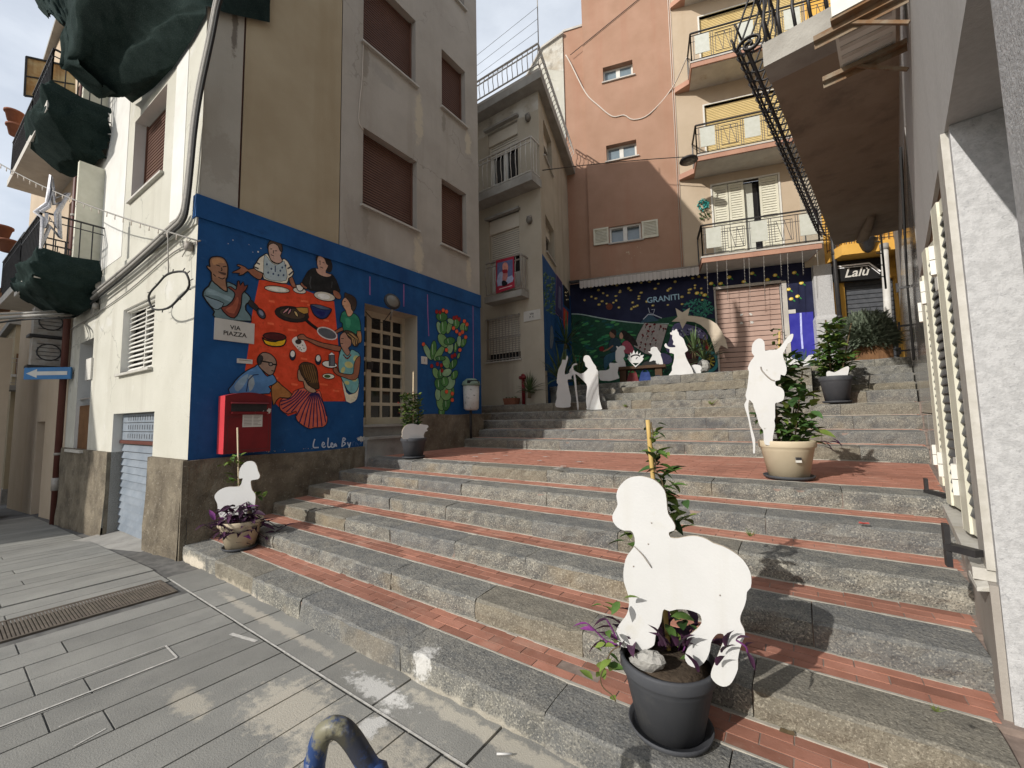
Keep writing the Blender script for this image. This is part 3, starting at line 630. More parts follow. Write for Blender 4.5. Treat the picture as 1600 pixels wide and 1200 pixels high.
# plinth, following the stairs
b = MB()
def rough_strip(F, us, zlo, zhi, d, m, n=10, seed=0):
    r_ = random.Random(seed); nz = 5; P = []
    for i in range(n + 1):
        u = us[0] + (us[1] - us[0]) * i / n
        for j in range(nz + 1):
            z = zlo(u) + (zhi(u) - zlo(u)) * j / nz
            dd = d + r_.uniform(-.014, .016) if j < nz else d
            P.append(F.p(u, z, dd + .03 * (1 - j / nz) ** 2))
    fs = [(i * (nz + 1) + j, (i + 1) * (nz + 1) + j, (i + 1) * (nz + 1) + j + 1, i * (nz + 1) + j + 1) for i in range(n) for j in range(nz)]
    fs_f = fs if F.u.cross(V((0, 0, 1))).dot(F.n) > 0 else [tuple(reversed(f)) for f in fs]
    top = []
    for i in range(n + 1):
        u = us[0] + (us[1] - us[0]) * i / n; P.append(F.p(u, zhi(u) + .004, -.01))
    k = (n + 1) * (nz + 1)
    top = [(i * (nz + 1) + nz, (i + 1) * (nz + 1) + nz, k + i + 1, k + i) for i in range(n)]
    b.add(P, fs_f + top, m)
b.fbox(FM, -.062, .0, -.25, zb1 + .004, -.05, .058, 'rough_plinth')
rough_strip(FM, (-.0, door[0]), lambda u: -.2, lambda u: zb1 + .01 * sin(u * 3), .05, 'rough_plinth', 26, 1)
rough_strip(FM, (door[1], UE), lambda u: .6, lambda u: zb2 + .01 * sin(u * 5), .05, 'rough_plinth', 12, 2)
b.build('plinth', lb)
# door, its frame and panes
DD = -.40
dr = MB(); u0, u1, z0, z1 = door[0], door[1], door[2], door[3]
dr.fbox(FM, u0, u1, z0, z1, DD - .05, DD - .02, 'glass_dark'); dro = dr.build('door', lb)
fr = MB(); cols = 6
ws = [(u0, u0 + .07), (u1 - .07, u1)]
midu = u0 + (u1 - u0) * .30
for a, c in ws + [(midu - .05, midu + .05)]: fr.fbox(FM, a, c, z0, z1, DD - .02, DD + .03, 'door_ivory')
for half, nb in (((u0 + .07, midu - .05), 1), ((midu + .05, u1 - .07), 3)):
    for i in range(1, nb): u = half[0] + (half[1] - half[0]) * i / nb; fr.fbox(FM, u - .022, u + .022, z0, z1, DD - .02, DD + .012, 'door_ivory')
nr = 7
for i in range(nr + 1):
    z = z0 + .10 + (z1 - z0 - .18) * i / nr; fr.fbox(FM, u0, u1, z - .03, z + .03, DD - .02, DD + .014, 'door_ivory')
fr.fbox(FM, u0, u1, z0, z0 + .12, DD - .02, DD + .02, 'door_ivory'); fr.fbox(FM, u0, u1, z1 - .10, z1, DD - .02, DD + .02, 'door_ivory')
fr.build('door_frame', dro)
for half, nb in (((u0 + .07, midu - .05), 1), ((midu + .05, u1 - .07), 3)):
    for i in range(nb):
        for j in range(nr):
            a, e = half[0] + (half[1] - half[0]) * i / nb, half[0] + (half[1] - half[0]) * (i + 1) / nb; za_, zb__ = z0 + .10 + (z1 - z0 - .18) * j / nr, z0 + .10 + (z1 - z0 - .18) * (j + 1) / nr
            pn = MB(); pn.fbox(FM, a + .02, e - .02, za_ + .028, zb__ - .028, DD - .02, DD - .012, 'glass_dark'); pn.build('pane', dro)
hb = MB(); zl = FM.px(600, 575, DD)[1]; hb.fbox(FM, midu - .05, midu + .07, zl - .06, zl + .08, DD + .03, DD + .06, 'iron_black'); hb.build('door_lock', dro)
st = MB(); st.fbox(FM, u0, u1, z0 - .04, z0, DD - .05, -.02, 'concrete_slab')
st.fbox(FM, u0 + .003, u1 - .003, .3, z0 - .042, DD - .04, -.10, 'concrete'); st.fbox(FM, u0 + .003, u1 - .003, z0 - .25, z0 - .21, -.098, .14, 'concrete_slab'); st.fbox(FM, u0 + .003, u1 - .003, .3, z0 - .252, -.09, .10, 'concrete'); st.build('door_step', lb)
# street face
b = MB()
SH = FS.rect([(241, 641), (180, 648)]); sh = (1.20, 3.05, -.25, 1.77)
WW = (1.40, 2.84, 2.40, 3.46); q = FS.px(233, 165); WB = (FS.px(258, 200)[0], FS.px(208, 250)[0], FS.px(256, 268)[1], FS.px(260, 132)[1])
D2 = (FS.px(141, 620)[0], FS.px(120, 620)[0], FS.px(133, 703)[1], FS.px(141, 530)[1])
D3 = (4.42, 5.30, 4.25, 6.45); D4 = (4.5, 5.35, 7.2, 9.3)
SE = 6.2
holes = [(sh[0], sh[1], sh[2], sh[3], .2), (*WW, .16), (*WB, .2), (*D2, .3), (*D3, .25), (*D4, .25), (WB[0], WB[1], WB[2] + 3.2, WB[3] + 3.2, .2)]
wall(b, FS, 0, SE, 1.14, H_L, holes, 'plaster_cream', mrev='plaster_white'); b.build('street_wall', lb)
b = MB()
rough_strip(FS, (-.02, sh[0]), lambda u: zg(WX - u) - .3, lambda u: 1.15, .05, 'rough_plinth', 10, 5)
b.build('street_plinth', lb); b = MB()
rough_strip(FS, (sh[1], SE), lambda u: zg(WX - u) - .3, lambda u: 1.15, .05, 'rough_plinth', 20, 6)
for ua in (sh[0], sh[1]): b.quad([FS.p(ua, -.4, .05), FS.p(ua, 1.15, .05), FS.p(ua, 1.15, -.19), FS.p(ua, -.4, -.19)], 'rough_plinth')
b.build('street_plinth', lb)
gs = MB(); gs.fbox(FS, sh[0], sh[1], -.3, sh[3], -.19, -.16, 'iron_grey'); go = gs.build('garage_shutter', lb)
n = 13; zz0, zz1 = zg(WX - 2) - .08, 1.28
for i in range(n):
    c = MB(); za, zb_ = zz0 + (zz1 - zz0) * i / n, zz0 + (zz1 - zz0) * (i + 1) / n
    c.hexa([FS.p(sh[0] + .01, za, -.15), FS.p(sh[1] - .01, za, -.15), FS.p(sh[1] - .01, za, -.115), FS.p(sh[0] + .01, za, -.115), FS.p(sh[0] + .01, zb_ - .012, -.15), FS.p(sh[1] - .01, zb_ - .012, -.15), FS.p(sh[1] - .01, zb_ - .012, -.142), FS.p(sh[0] + .01, zb_ - .012, -.142)], 'shutter_steel'); c.build('slat', go)
c = MB(); c.fbox(FS, sh[0], sh[1], 1.29, 1.34, -.17, -.09, 'pipe_brown'); c.build('crossbar', go)
for i in range(3):
    c = MB(); za = 1.345 + i * .14; c.fbox(FS, sh[0] + .01, sh[1] - .01, za, za + .13, -.16, -.115, 'shutter_steel')
    for k in range(14):
        uu = sh[0] + .12 + k * .108; c.fbox(FS, uu, uu + .025, za + .03, za + .10, -.1148, -.1138, 'iron_black')
    c.build('vent_slat', go)
c = MB(); c.hexa([FS.p(sh[0] - .1, -.3, -.28), FS.p(sh[1] + .05, -.4, -.28), FS.p(sh[1] + .3, -.4, .55), FS.p(sh[0] - .1, -.4, .45), FS.p(sh[0] - .1, -.04, -.28), FS.p(sh[1] + .05, -.10, -.28), FS.p(sh[1] + .25, -.22, .55), FS.p(sh[0] - .1, -.12, .40)], 'concrete'); c.build('threshold_ramp', lb)
# white louvred window, some slats crooked
wn = MB(); wn.fbox(FS, WW[0], WW[1], WW[2], WW[3], -.2, -.17, 'glass_dark'); wo = wn.build('window', lb)
rw = random.Random(4)
um = (WW[0] + WW[1]) / 2
for a, c_ in ((WW[0] + .02, um - .015), (um + .015, WW[1] - .02)):
    for i in range(14):
        z = WW[2] + .05 + i * .072; tl = rw.uniform(-.012, .012) * (3 if rw.random() < .2 else 1)
        c = MB(); c.hexa([FS.p(a, z, -.085), FS.p(c_, z + tl, -.085), FS.p(c_, z + .008 + tl, -.078), FS.p(a, z + .008, -.078), FS.p(a, z + .042, -.125), FS.p(c_, z + .042 + tl, -.125), FS.p(c_, z + .05 + tl, -.118), FS.p(a, z + .05, -.118)], 'white_pvc'); c.build('louvre', wo)
c = MB()
for a, c_ in ((WW[0], WW[0] + .02), (um - .014, um + .014), (WW[1] - .02, WW[1])): c.fbox(FS, a, c_, WW[2], WW[3], -.14, -.10, 'white_pvc')
c.fbox(FS, WW[0], WW[1], WW[3] - .03, WW[3], -.14, -.04, 'white_pvc'); c.build('frame', wo)
sill(FS, WW[0], WW[1], WW[2], wo, out=.06)
for zadd in (0, 3.2):
    wn = MB(); wn.fbox(FS, WB[0], WB[1], WB[2] + zadd, WB[3] + zadd, -.26, -.24, 'glass_dark'); wo = wn.build('window', lb)
    blind(FS, WB[0] + .01, WB[1] - .01, WB[2] + zadd, WB[3] + zadd, -.16, 'shutter_brown', wo, pitch=.055); sill(FS, WB[0], WB[1], WB[2] + zadd, wo)
# narrow door with a timber lower half
wn = MB(); wn.fbox(FS, D2[0], D2[1], D2[2], D2[3], -.36, -.3, 'glass_dark'); wo = wn.build('side_door', lb)
c = MB(); zt2 = D2[2] + (D2[3] - D2[2]) * .40
c.fbox(FS, D2[0] + .06, D2[1], D2[2], zt2, -.10, -.05, 'wood_brown'); c.build('timber_panel', wo)
c = MB(); c.fbox(FS, D2[0], D2[0] + .06, D2[2], D2[3], -.28, -.04, 'pipe_brown'); c.fbox(FS, D2[0] + .06, D2[1], zt2 + .12, zt2 + .14, -.08, -.04, 'iron_grey'); c.build('door_post', wo)
c = MB(); c.fbox(FS, D2[0] - .02, D2[1] + .12, D2[2] - .05, D2[2], -.3, .10, 'marble_trim'); c.build('sill', wo)
for D_ in (D3, D4):
    wn = MB(); wn.fbox(FS, D_[0], D_[1], D_[2], D_[3], -.3, -.24, 'glass_dark'); wo = wn.build('balcony_door', lb)
    c = MB(); c.fbox(FS, D_[0] + .02, D_[0] + .12, D_[2], D_[3], -.2, .35, 'ivory_paint'); c.build('door_leaf', wo)
c = MB()
for (xa, xb, ya, yb_) in ((271, 289, 118, 345), (163, 200, 180, 420)):
    a, e = FS.px(xa, 230)[0], FS.px(xb, 230)[0]; c.fbox(FS, e, a, FS.px(xa, yb_)[1], 10.5, -.01, .006, 'plaster_white')
c.fbox(FS, 0, SE, FS.px(300, 338)[1] - .16, FS.px(300, 338)[1], -.01, .02, 'plaster_cream'); c.build('white_panels', lb)
# box that closes the building behind its faces, and the roof slab
b = MB(); P0, P1 = FM.p(0, 0, -.02), FM.p(UE, 0, -.02); Q0, Q1 = FS.p(SE, 0, -.02), FS.p(SE, 0, -.02) + V((0, 5.61, 0))
b.quad([V((P1.x, P1.y, .5)), V((Q1.x, Q1.y, .5)), V((Q1.x, Q1.y, H_L)), V((P1.x, P1.y, H_L))], 'plaster_grey'); b.quad([V((Q0.x, Q0.y, -.9)), V((Q0.x, Q0.y, H_L)), V((Q1.x, Q1.y, H_L)), V((Q1.x, Q1.y, -.9))], 'plaster_cream')
b.hexa([V((P0.x + .15, P0.y - .15, H_L)), V((P1.x + .15, P1.y + .05, H_L)), V((Q1.x, Q1.y, H_L)), V((Q0.x, Q0.y - .3, H_L)), V((P0.x + .15, P0.y - .15, H_L + .2)), V((P1.x + .15, P1.y + .05, H_L + .2)), V((Q1.x, Q1.y, H_L + .2)), V((Q0.x, Q0.y - .3, H_L + .2))], 'concrete'); b.build('roof', lb)
# balconies on the street face (wrapped in nets)
for zs_, D_ in ((4.25, D3), (7.22, D4)):
    c = MB(); c.fbox(FS, 4.2, 6.1, zs_ - .18, zs_, -.05, .82, 'slab_white'); bo = c.build('balcony', lb)
    c = MB(); pts = [FS.p(4.24, 0, 0), FS.p(4.24, 0, .78), FS.p(6.06, 0, .78), FS.p(6.06, 0, 0)]
    railing(c, [(p.x, p.y) for p in pts], zs_, zs_ + .98, 'iron_black', .14); c.build('railing', bo)

# ------------------------------------------------------------------ the table mural
SK1, SK2, SK3 = (.60, .44, .34), (.70, .53, .42), (.52, .33, .24)
A = Art(FM, .003)
A.poly((.74, .24, .12), [(405, 437), (437, 441), (455, 447), (480, 455), (522, 471), (525, 500), (527, 520), (530, 560), (535, 600), (540, 627), (505, 627), (480, 640), (450, 650), (427, 627), (384, 614), (383, 578), (388, 545), (391, 520), (394, 490), (399, 465)], 0, 0)
for (x, y, l) in [(420, 470, 9), (470, 470, 12), (480, 476, 8), (450, 515, 14), (425, 590, 10), (500, 600, 12), (470, 560, 10), (418, 505, 10), (520, 610, 10), (455, 600, 10), (505, 500, 9)]: A.line((.82, .36, .22), [(x, y), (x + l, y + 1.5)], .03)
A.done('painted_table', lb)
A = Art(FM, .0055)
A.el((.74, .70, .62), 433, 452, 20, 5, 8); A.el((.86, .84, .76), 434, 452, 14, 3, 8, 0)
A.el((.75, .73, .68), 468, 454, 10.5, 4.5, 12); A.poly((.82, .80, .76), [(463, 445), (474, 446), (473, 453), (469, 455), (465, 453)]); A.line(INK, [(474, 447), (477, 449), (474, 452)], .012)
A.el((.72, .70, .64), 507, 463, 17, 7, 12); A.el((.86, .84, .78), 506, 463, 10, 4, 12, 0)
A.el((.10, .08, .07), 456, 491, 27, 12, 10); A.el((.24, .18, .13), 457, 490, 20, 7.5, 10, 0)
A.poly((.72, .52, .52), [(441, 490), (446, 483), (452, 481), (448, 487)]); A.poly((.72, .50, .52), [(449, 492), (451, 485), (455, 482), (454, 488)]); A.poly((.72, .62, .42), [(459, 486), (464, 488), (466, 495), (462, 493)])
A.poly((.62, .47, .20), [(462, 481), (470, 480), (481, 481), (482, 489), (475, 491), (467, 487)], sm=0)
A.line(INK, [(477, 499), (486, 507), (497, 515)], .05)
A.el((.30, .31, .33), 511, 521, 16, 8, 22, .02, paint((.72, .70, .68)))
A.poly((.08, .14, .34), [(485, 476), (495, 477), (508, 480), (518, 483), (515, 490), (509, 497), (500, 498), (491, 492), (487, 484)], .018); A.poly((.28, .32, .40), [(486, 476), (500, 476.5), (517, 483), (507, 484), (495, 481)], .01); A.poly((.03, .06, .30), [(494, 486), (508, 488), (505, 494), (499, 493)], 0)
A.poly((.80, .62, .08), [(410, 527), (414, 531), (430, 534), (446, 528), (445, 537), (439, 541), (425, 541), (414, 537)], .018); A.el((.26, .05, .05), 429, 526, 18, 6, 5, .016)
A.poly((.80, .78, .75), [(456, 531), (462, 526), (470, 528), (475, 534), (479, 544), (476, 550), (469, 549), (462, 542), (458, 537)], 0); A.el((.18, .13, .12), 466, 534, 5, 4, 0, 0)
for q in [(464, 541), (468, 543), (472, 539), (474, 544), (470, 546), (466, 545)]: A.line(INK, [q, (q[0] + 1.5, q[1] + 1)], .012)
for (gx, gy) in ((457, 555), (497, 562)): A.el((.07, .09, .18), gx, gy, 4.6, 8, 0); A.el((.78, .77, .74), gx, gy - 2, 3.4, 5, 0, 0)
A.poly((.84, .82, .78), [(503, 568), (508, 564), (520, 565), (527, 572), (518, 575), (508, 573)]); A.poly((.33, .34, .36), [(513.5, 555), (522.5, 555), (523, 572), (514, 572)], sm=0); A.poly((.85, .82, .80), [(513, 555), (518, 550), (523, 555)], sm=0)
for i in range(6): A.line(INK, [(515, 557 + i * 2.4), (516.4, 557 + i * 2.4)], .012)
A.el((.80, .80, .72), 513, 588, 9.5, 4.2, 4); A.el((.20, .28, .12), 511, 588, 5, 2.6, 4, 0)
A.done('painted_crockery', lb)
A = Art(FM, .007)      # bald man
A.poly((.36, .44, .45), [(331, 438), (340, 446), (348, 452), (355, 456), (354, 441), (362, 443), (369, 447), (373, 455), (382, 456), (391, 465), (390, 472), (385, 475), (384, 484), (393, 502), (337, 497), (335, 487), (328, 478), (317, 462), (320, 452), (326, 447)], .018)
A.poly((.46, .54, .56), [(325, 450), (345, 458), (364, 466), (360, 472), (340, 462), (322, 460)], 0); A.poly((.42, .49, .52), [(318, 462), (330, 466), (350, 474), (340, 484), (329, 478)], .012)
A.poly((.52, .38, .29), [(329, 403), (335, 401), (343, 401), (350, 404), (354, 410), (356, 417), (356, 425), (355, 433), (353, 437), (354, 445), (355, 455), (348, 453), (340, 446), (331, 438), (330, 426), (326, 421), (323, 417), (325, 415), (328, 417), (327, 409)], .016)
A.poly((.62, .46, .32), [(331, 406), (338, 403), (347, 405), (351, 411), (343, 411), (334, 414)], 0); A.poly((.25, .17, .14), [(340, 424), (346, 425), (353, 427), (352, 430), (345, 428)], 0)
for q in ([(338, 414), (344, 416)], [(348, 417), (354, 416)], [(346, 418), (347, 422), (345, 423)], [(341, 433), (347, 436), (352, 434)], [(333, 428), (337, 432)]): A.line(INK, q, .012)
A.poly((.15, .13, .13), [(391, 468), (398, 474), (405, 482), (403, 487), (395, 482), (388, 475)], .01); A.el((.20, .22, .27), 408, 490, 5, 9, -35, .016); A.el((.42, .44, .50), 408, 489, 2.6, 5, -35, 0)
A.poly((.42, .20, .15), [(345, 481), (354, 478), (363, 470), (367, 460), (363, 454), (356, 449), (361, 448), (368, 453), (370, 447), (371, 440), (374, 439), (375, 446), (380, 440), (382, 447), (387, 445), (384, 453), (378, 460), (377, 475), (373, 488), (366, 497), (355, 493)], .014); A.poly((.56, .30, .22), [(352, 484), (364, 476), (370, 464), (373, 470), (366, 490)], 0)
A.done('painted_bald_man', lb)
A = Art(FM, .007)      # woman in white apron
A.poly(SK3, [(398, 419), (404, 424), (411, 428), (408, 436), (402, 436), (392, 429), (387, 424), (380, 429), (372, 430), (375, 427), (362, 426), (370, 422), (376, 418), (370, 415), (373, 413), (383, 417), (388, 421)]); A.poly(SK3, [(451, 434), (456, 431), (461, 443), (463, 449), (456, 448)])
A.poly((.78, .75, .67), [(411, 399), (417, 396), (421, 402), (425, 409), (432, 412), (438, 410), (443, 404), (450, 409), (454, 417), (459, 425), (456, 432), (451, 435), (448, 443), (430, 441), (412, 436), (411, 427), (404, 424), (396, 418), (400, 411), (405, 403)], .014)
A.poly((.58, .63, .64), [(413, 399), (418, 402), (424, 410), (432, 414), (440, 410), (444, 408), (448, 425), (447, 438), (430, 439), (414, 434), (412, 420)], .006)
for q in [(419, 426), (427, 428), (435, 430), (443, 430), (424, 420), (438, 423), (441, 418), (417, 413), (446, 415)]: A.el((.20, .26, .36), *q, 1.5, 1.8, 0, 0)
A.line((.2, .26, .36), [(430, 415), (430, 425)], .016)
for q in ([(400, 410), (406, 413)], [(397, 417), (404, 420)], [(449, 420), (456, 416)], [(451, 430), (458, 424)]): A.line((.18, .17, .2), q, .02)
A.poly((.26, .20, .17), [(419, 391), (418, 383), (422, 376), (428, 374), (435, 376), (440, 382), (441, 392), (436, 396), (425, 385)], .012)
A.poly((.66, .54, .48), [(420, 383), (427, 380), (434, 384), (437, 391), (440, 395), (438, 400), (441, 407), (438, 411), (431, 411), (423, 406), (420, 397), (419, 390)], .012)
for q in ([(422, 389), (425, 389)], [(429, 392), (433, 392)], [(427, 391), (427, 396)], [(423, 398), (428, 400)]): A.line(INK, q, .011)
A.done('painted_apron_woman', lb)
A = Art(FM, .007)      # woman in black
A.poly(SK3, [(521, 453), (530, 457), (533, 466), (527, 467), (521, 461)]); A.poly(SK3, [(471, 441), (480, 449), (478, 452), (470, 446)])
A.poly((.075, .072, .07), [(492, 419), (497, 426), (506, 433), (513, 433), (518, 428), (525, 437), (530, 450), (531, 456), (521, 452), (519, 458), (505, 455), (485, 454), (480, 449), (472, 442), (476, 433), (482, 423)], .012)
A.line((.20, .2, .2), [(486, 432), (484, 443), (486, 451)], .02); A.line((.18, .18, .18), [(519, 440), (518, 450)], .02)
A.poly((.10, .07, .06), [(494, 408), (494, 402), (498, 397), (505, 396), (512, 400), (517, 407), (519, 416), (517, 424), (511, 424), (506, 405), (500, 400)], .01)
A.poly((.66, .52, .45), [(496, 402), (500, 399.5), (507, 404), (510, 412), (513, 415), (511, 420), (509, 426), (518, 429), (514, 433), (505, 432), (496, 427), (493, 419), (497, 420), (495, 412)], .012)
for q in ([(498, 408), (501, 408)], [(504, 410), (507, 411)], [(500, 409), (500, 414)], [(500, 417), (505, 419)]): A.line(INK, q, .011)
A.done('painted_dark_dress_woman', lb)
A = Art(FM, .007)      # boy
A.poly((.62, .46, .30), [(558, 517), (564, 518), (565, 533), (561, 536), (558, 527)]); A.poly(SK3, [(520, 520), (530, 513), (536, 511), (537, 516), (530, 519), (524, 522)])
A.poly((.13, .42, .32), [(534, 489), (540, 486), (545, 494), (551, 489), (558, 493), (562, 500), (564, 516), (558, 517), (556, 523), (537, 517), (535, 505), (531, 502)], .014); A.poly((.20, .50, .38), [(540, 497), (548, 500), (546, 512), (541, 510)], 0)
A.poly(SK2, [(537, 466), (543, 464), (547, 472), (551, 477), (550, 482), (552, 488), (548, 494), (543, 494), (540, 485), (536, 479), (534, 473)], .012)
A.poly((.20, .15, .12), [(538, 463), (539, 457), (543, 459), (549, 461), (556, 467), (557, 477), (553, 486), (549, 483), (548, 476), (544, 469), (540, 465)], .012)
for q in ([(537, 471), (540, 471)], [(535, 478), (538, 478)]): A.line(INK, q, .011)
A.done('painted_boy', lb)
A = Art(FM, .012)      # woman with dreadlocks
A.poly(SK3, [(479, 527), (474, 522), (466, 524), (465, 529), (472, 531), (480, 532), (495, 540), (515, 546), (530, 549), (533, 543), (527, 540), (505, 536), (490, 531)])
A.poly((.78, .75, .66), [(534, 588), (541, 613), (550, 616), (560, 605), (561, 600), (559, 618), (554, 627), (541, 627)], 0)
A.poly((.40, .60, .60), [(533, 545), (537, 544), (542, 556), (549, 546), (556, 549), (562, 554), (562, 570), (559, 585), (561, 597), (558, 610), (551, 615), (543, 610), (537, 598), (533, 590), (529, 575), (529, 560)], .012)
for q in ((545, 570, 7, 5), (536, 578, 3, 5), (553, 592, 5, 4), (556, 560, 4, 5), (542, 598, 4, 3)): A.el((.68, .67, .44), *q, 20, 0)
A.poly(SK3, [(557, 560), (563, 557), (562, 575), (559, 590), (550, 594), (538, 590), (527, 586), (521, 580), (521, 575), (527, 575), (530, 582), (545, 585), (552, 583), (553, 570)])
A.poly((.24, .18, .13), [(534, 521), (540, 516), (549, 518), (558, 525), (561, 535), (558, 541), (552, 540), (549, 532), (542, 524)], .012)
for i, q in enumerate(([(546, 520), (556, 528), (557, 538)], [(549, 521), (559, 530), (560, 536)], [(543, 522), (553, 530), (554, 540)], [(550, 528), (552, 538)])): A.line((.62, .50, .32), q, .014)
A.poly((.60, .45, .38), [(532, 523), (539, 519), (544, 527), (549, 532), (548, 540), (544, 544), (547, 550), (543, 556), (538, 551), (533, 542), (531, 533)], .012)
for q in ([(533, 529), (537, 529)], [(532, 537), (536, 537)]): A.line(INK, q, .011)
for i in range(8): A.el((.50, .12, .10) if i % 2 else (.12, .10, .12), 537 + i * 1.5, 555 + 5 * sin(i * .45), 1.2, 1.2, 0, 0)
A.done('painted_dreadlock_woman', lb)
A = Art(FM, .009)      # man with glasses
A.poly((.56, .37, .19), [(425, 602), (432, 595), (440, 602), (450, 610), (457, 618), (450, 622), (438, 621), (432, 626), (427, 633), (424, 612)])
A.poly((.28, .44, .60), [(359, 615), (364, 600), (372, 590), (384, 580), (398, 573), (403, 570), (412, 582), (418, 588), (426, 585), (431, 592), (432, 597), (425, 602), (420, 604), (421, 615)], .014); A.poly((.44, .54, .60), [(366, 604), (375, 592), (388, 584), (384, 598), (372, 612)], 0); A.poly((.50, .56, .58), [(388, 590), (394, 586), (398, 600), (390, 612)], 0); A.line((.10, .16, .28), [(385, 612), (388, 594), (396, 586), (404, 585)], .014)
A.poly((.52, .43, .37), [(403, 558), (410, 551), (420, 552), (428, 558), (432, 566), (430, 576), (427, 584), (420, 586), (412, 580), (405, 573), (402, 565)], .014); A.poly((.16, .16, .17), [(403, 559), (408, 555), (411, 560), (408, 568), (404, 570)], .008)
A.line(INK, [(407, 564), (419, 566), (425, 569), (433, 570)], .02); A.el((.5, .45, .42), 423, 569, 3, 2.6, 10, .014); A.line(INK, [(424, 579), (429, 580)], .012)
A.done('painted_man_with_glasses', lb)
A = Art(FM, .010)      # striped shawl
A.poly((.60, .48, .38), [(467, 576), (472, 582), (477, 594), (482, 602), (490, 606), (494, 612), (485, 614), (476, 606), (474, 596), (467, 595), (465, 585)], .012)
A.poly((.23, .16, .08), [(467, 573), (472, 567), (480, 566), (491, 570), (496, 580), (497, 595), (499, 606), (494, 608), (485, 604), (478, 595), (472, 587), (469, 580)], .012)
for i in range(6): A.line((.42, .30, .14), [(472 + i * 3.4, 570), (476 + i * 3.4, 584), (482 + i * 2.8, 598)], .012, sm=3)
for i in range(3): A.line(INK, [(475 + 3 * i, 594 + 2 * i), (479 + 3 * i, 591 + 2 * i)], .014)
A.poly((.70, .33, .26), [(459, 612), (465, 609), (475, 606), (482, 612), (492, 614), (499, 610), (503, 622), (508, 640), (511, 650), (511, 660), (505, 667), (490, 668), (485, 670), (475, 666), (465, 658), (462, 650), (463, 642), (450, 647), (438, 640), (437, 630), (442, 622), (452, 623)], .010)
for i, e in enumerate([(463, 650), (468, 660), (475, 665), (482, 668), (489, 667), (496, 667), (503, 666), (509, 660), (510, 650)]):
    s0 = (486 + i * 1.4, 613 + abs(i - 4) * .4); A.line((.13, .08, .25), [s0, ((s0[0] * .5 + e[0] * .5) + (i - 4) * .5, (s0[1] + e[1]) / 2), e], .018, sm=3)
for i, e in enumerate([(438, 627), (438, 633), (441, 639), (447, 644), (455, 644)]):
    A.line((.13, .08, .25), [(467 + i * 4.2, 609 + i * .8), (455 + i * 3, 622 + i * 2), e], .017, sm=3)
A.done('painted_striped_woman', lb)
A = Art(FM, .004)      # drips and cactus
for q in ([(578, 432), (578, 461)], [(631, 444), (631, 479)], [(668, 460), (668.5, 490), (670, 525)], [(739, 475), (740, 592)]): A.line((.52, .34, .52), q, .02)
A.done('painted_drip', lb)
A = Art(FM, .004)
GR = [(.25, .43, .22), (.38, .52, .33), (.20, .38, .20), (.46, .58, .45)]
for i, (x, y, rx, ry, an) in enumerate([(690, 643, 5, 8, 0), (688, 630, 6, 12, -12), (698, 630, 6, 12, 12), (684, 616, 4.5, 10, 0), (706, 612, 4, 10, 0), (697, 614, 9, 12, 0), (687, 600, 8, 10, -20), (703, 598, 8, 11, 18), (695, 596, 6, 8, 0), (681, 583, 5, 9, -20), (689, 583, 5, 9, 15), (698, 582, 8, 6, -30), (710, 586, 5, 8, 25), (697, 566, 6, 10, -12), (708, 569, 5, 9, 32), (668, 550, 4.5, 14, -25), (677, 547, 5, 15, 5), (686, 552, 5, 14, 32), (688, 560, 8, 4, 0), (703, 543, 5, 10, 5), (712, 542, 3, 9, 10), (692, 532, 7, 12, -30), (702, 533, 9, 6, -15), (686, 512, 4, 10, -14), (693, 511, 6, 12, 4), (702, 510, 4, 12, 16), (690, 495, 9, 7, 10), (704, 502, 6, 4, 35), (713, 505, 5, 9, 5), (723, 511, 5, 7, 10), (728, 512, 3, 6, 0), (717, 533, 3.5, 9, 0), (724, 535, 4, 8, 20), (716, 556, 2, 5, 15)]):
    A.el(GR[i % 4], x, y, rx, ry, an, .014, paint((.05, .12, .10)))
    if i % 2 == 0: A.line((.62, .70, .60), [(x - rx * .3, y - ry * .6), (x - rx * .2, y + ry * .5)], .012)
for (x, y) in [(682, 487), (687, 488), (709, 497), (713, 496), (717, 499), (674, 572), (683, 569), (689, 571), (690, 579), (706, 557), (710, 555)]: A.el((.50, .10, .10), x, y, 2.4, 3.4, 0, .006)
for (x, y) in [(692, 485), (697, 487), (661, 538), (708, 513), (713, 518), (718, 522), (722, 519), (727, 527), (697, 547), (718, 547), (697, 612), (706, 615), (706, 625), (725, 502), (729, 507)]: A.el((.74, .30, .18), x, y, 2.6, 3.2, 0, .006)
A.done('painted_cactus', lb)
A = Art(FM, .004)      # signature, partly worn away
SG = (.62, .66, .72)
for q in ([(492, 686), (490, 692), (490, 699), (498, 699)], [(503, 696), (507, 694), (505, 691), (503, 696), (506, 699), (509, 697)], [(513, 684), (512, 696), (514, 699), (517, 697)], [(517, 696), (520, 694), (518, 692), (517, 697), (520, 699), (522, 697)], [(525, 693), (522, 695), (523, 698), (525, 694), (526, 698)], [(536, 684), (534, 698)], [(536, 684), (540, 686), (536, 690), (540, 693), (534, 698)], [(543, 691), (545, 696), (548, 691)], [(548, 691), (544, 702), (541, 703)]): A.line(SG, q, .02, sm=3)
for q in ([(551, 697), (551, 691), (554, 690)], [(556, 697), (556, 691), (559, 694), (560, 697)], [(562, 694), (565, 692)]): A.line((.22, .33, .50), q, .018)
A.done('painted_signature', lb)
b = MB()
splash(b, lambda u, v, d: FM.p(u, v, .006 + d), *FM.px(565, 686), .10, .05, 40, 'plaster_white', .01, .03, 31)
splash(b, lambda u, v, d: FM.p(u, v, .006 + d), *FM.px(440, 704), .9, .012, 26, 'plaster_grey', .004, .011, 32)
splash(b, lambda u, v, d: FM.p(u, v, .006 + d), *FM.px(400, 390), .5, .10, 8, 'plaster_white', .004, .012, 33)
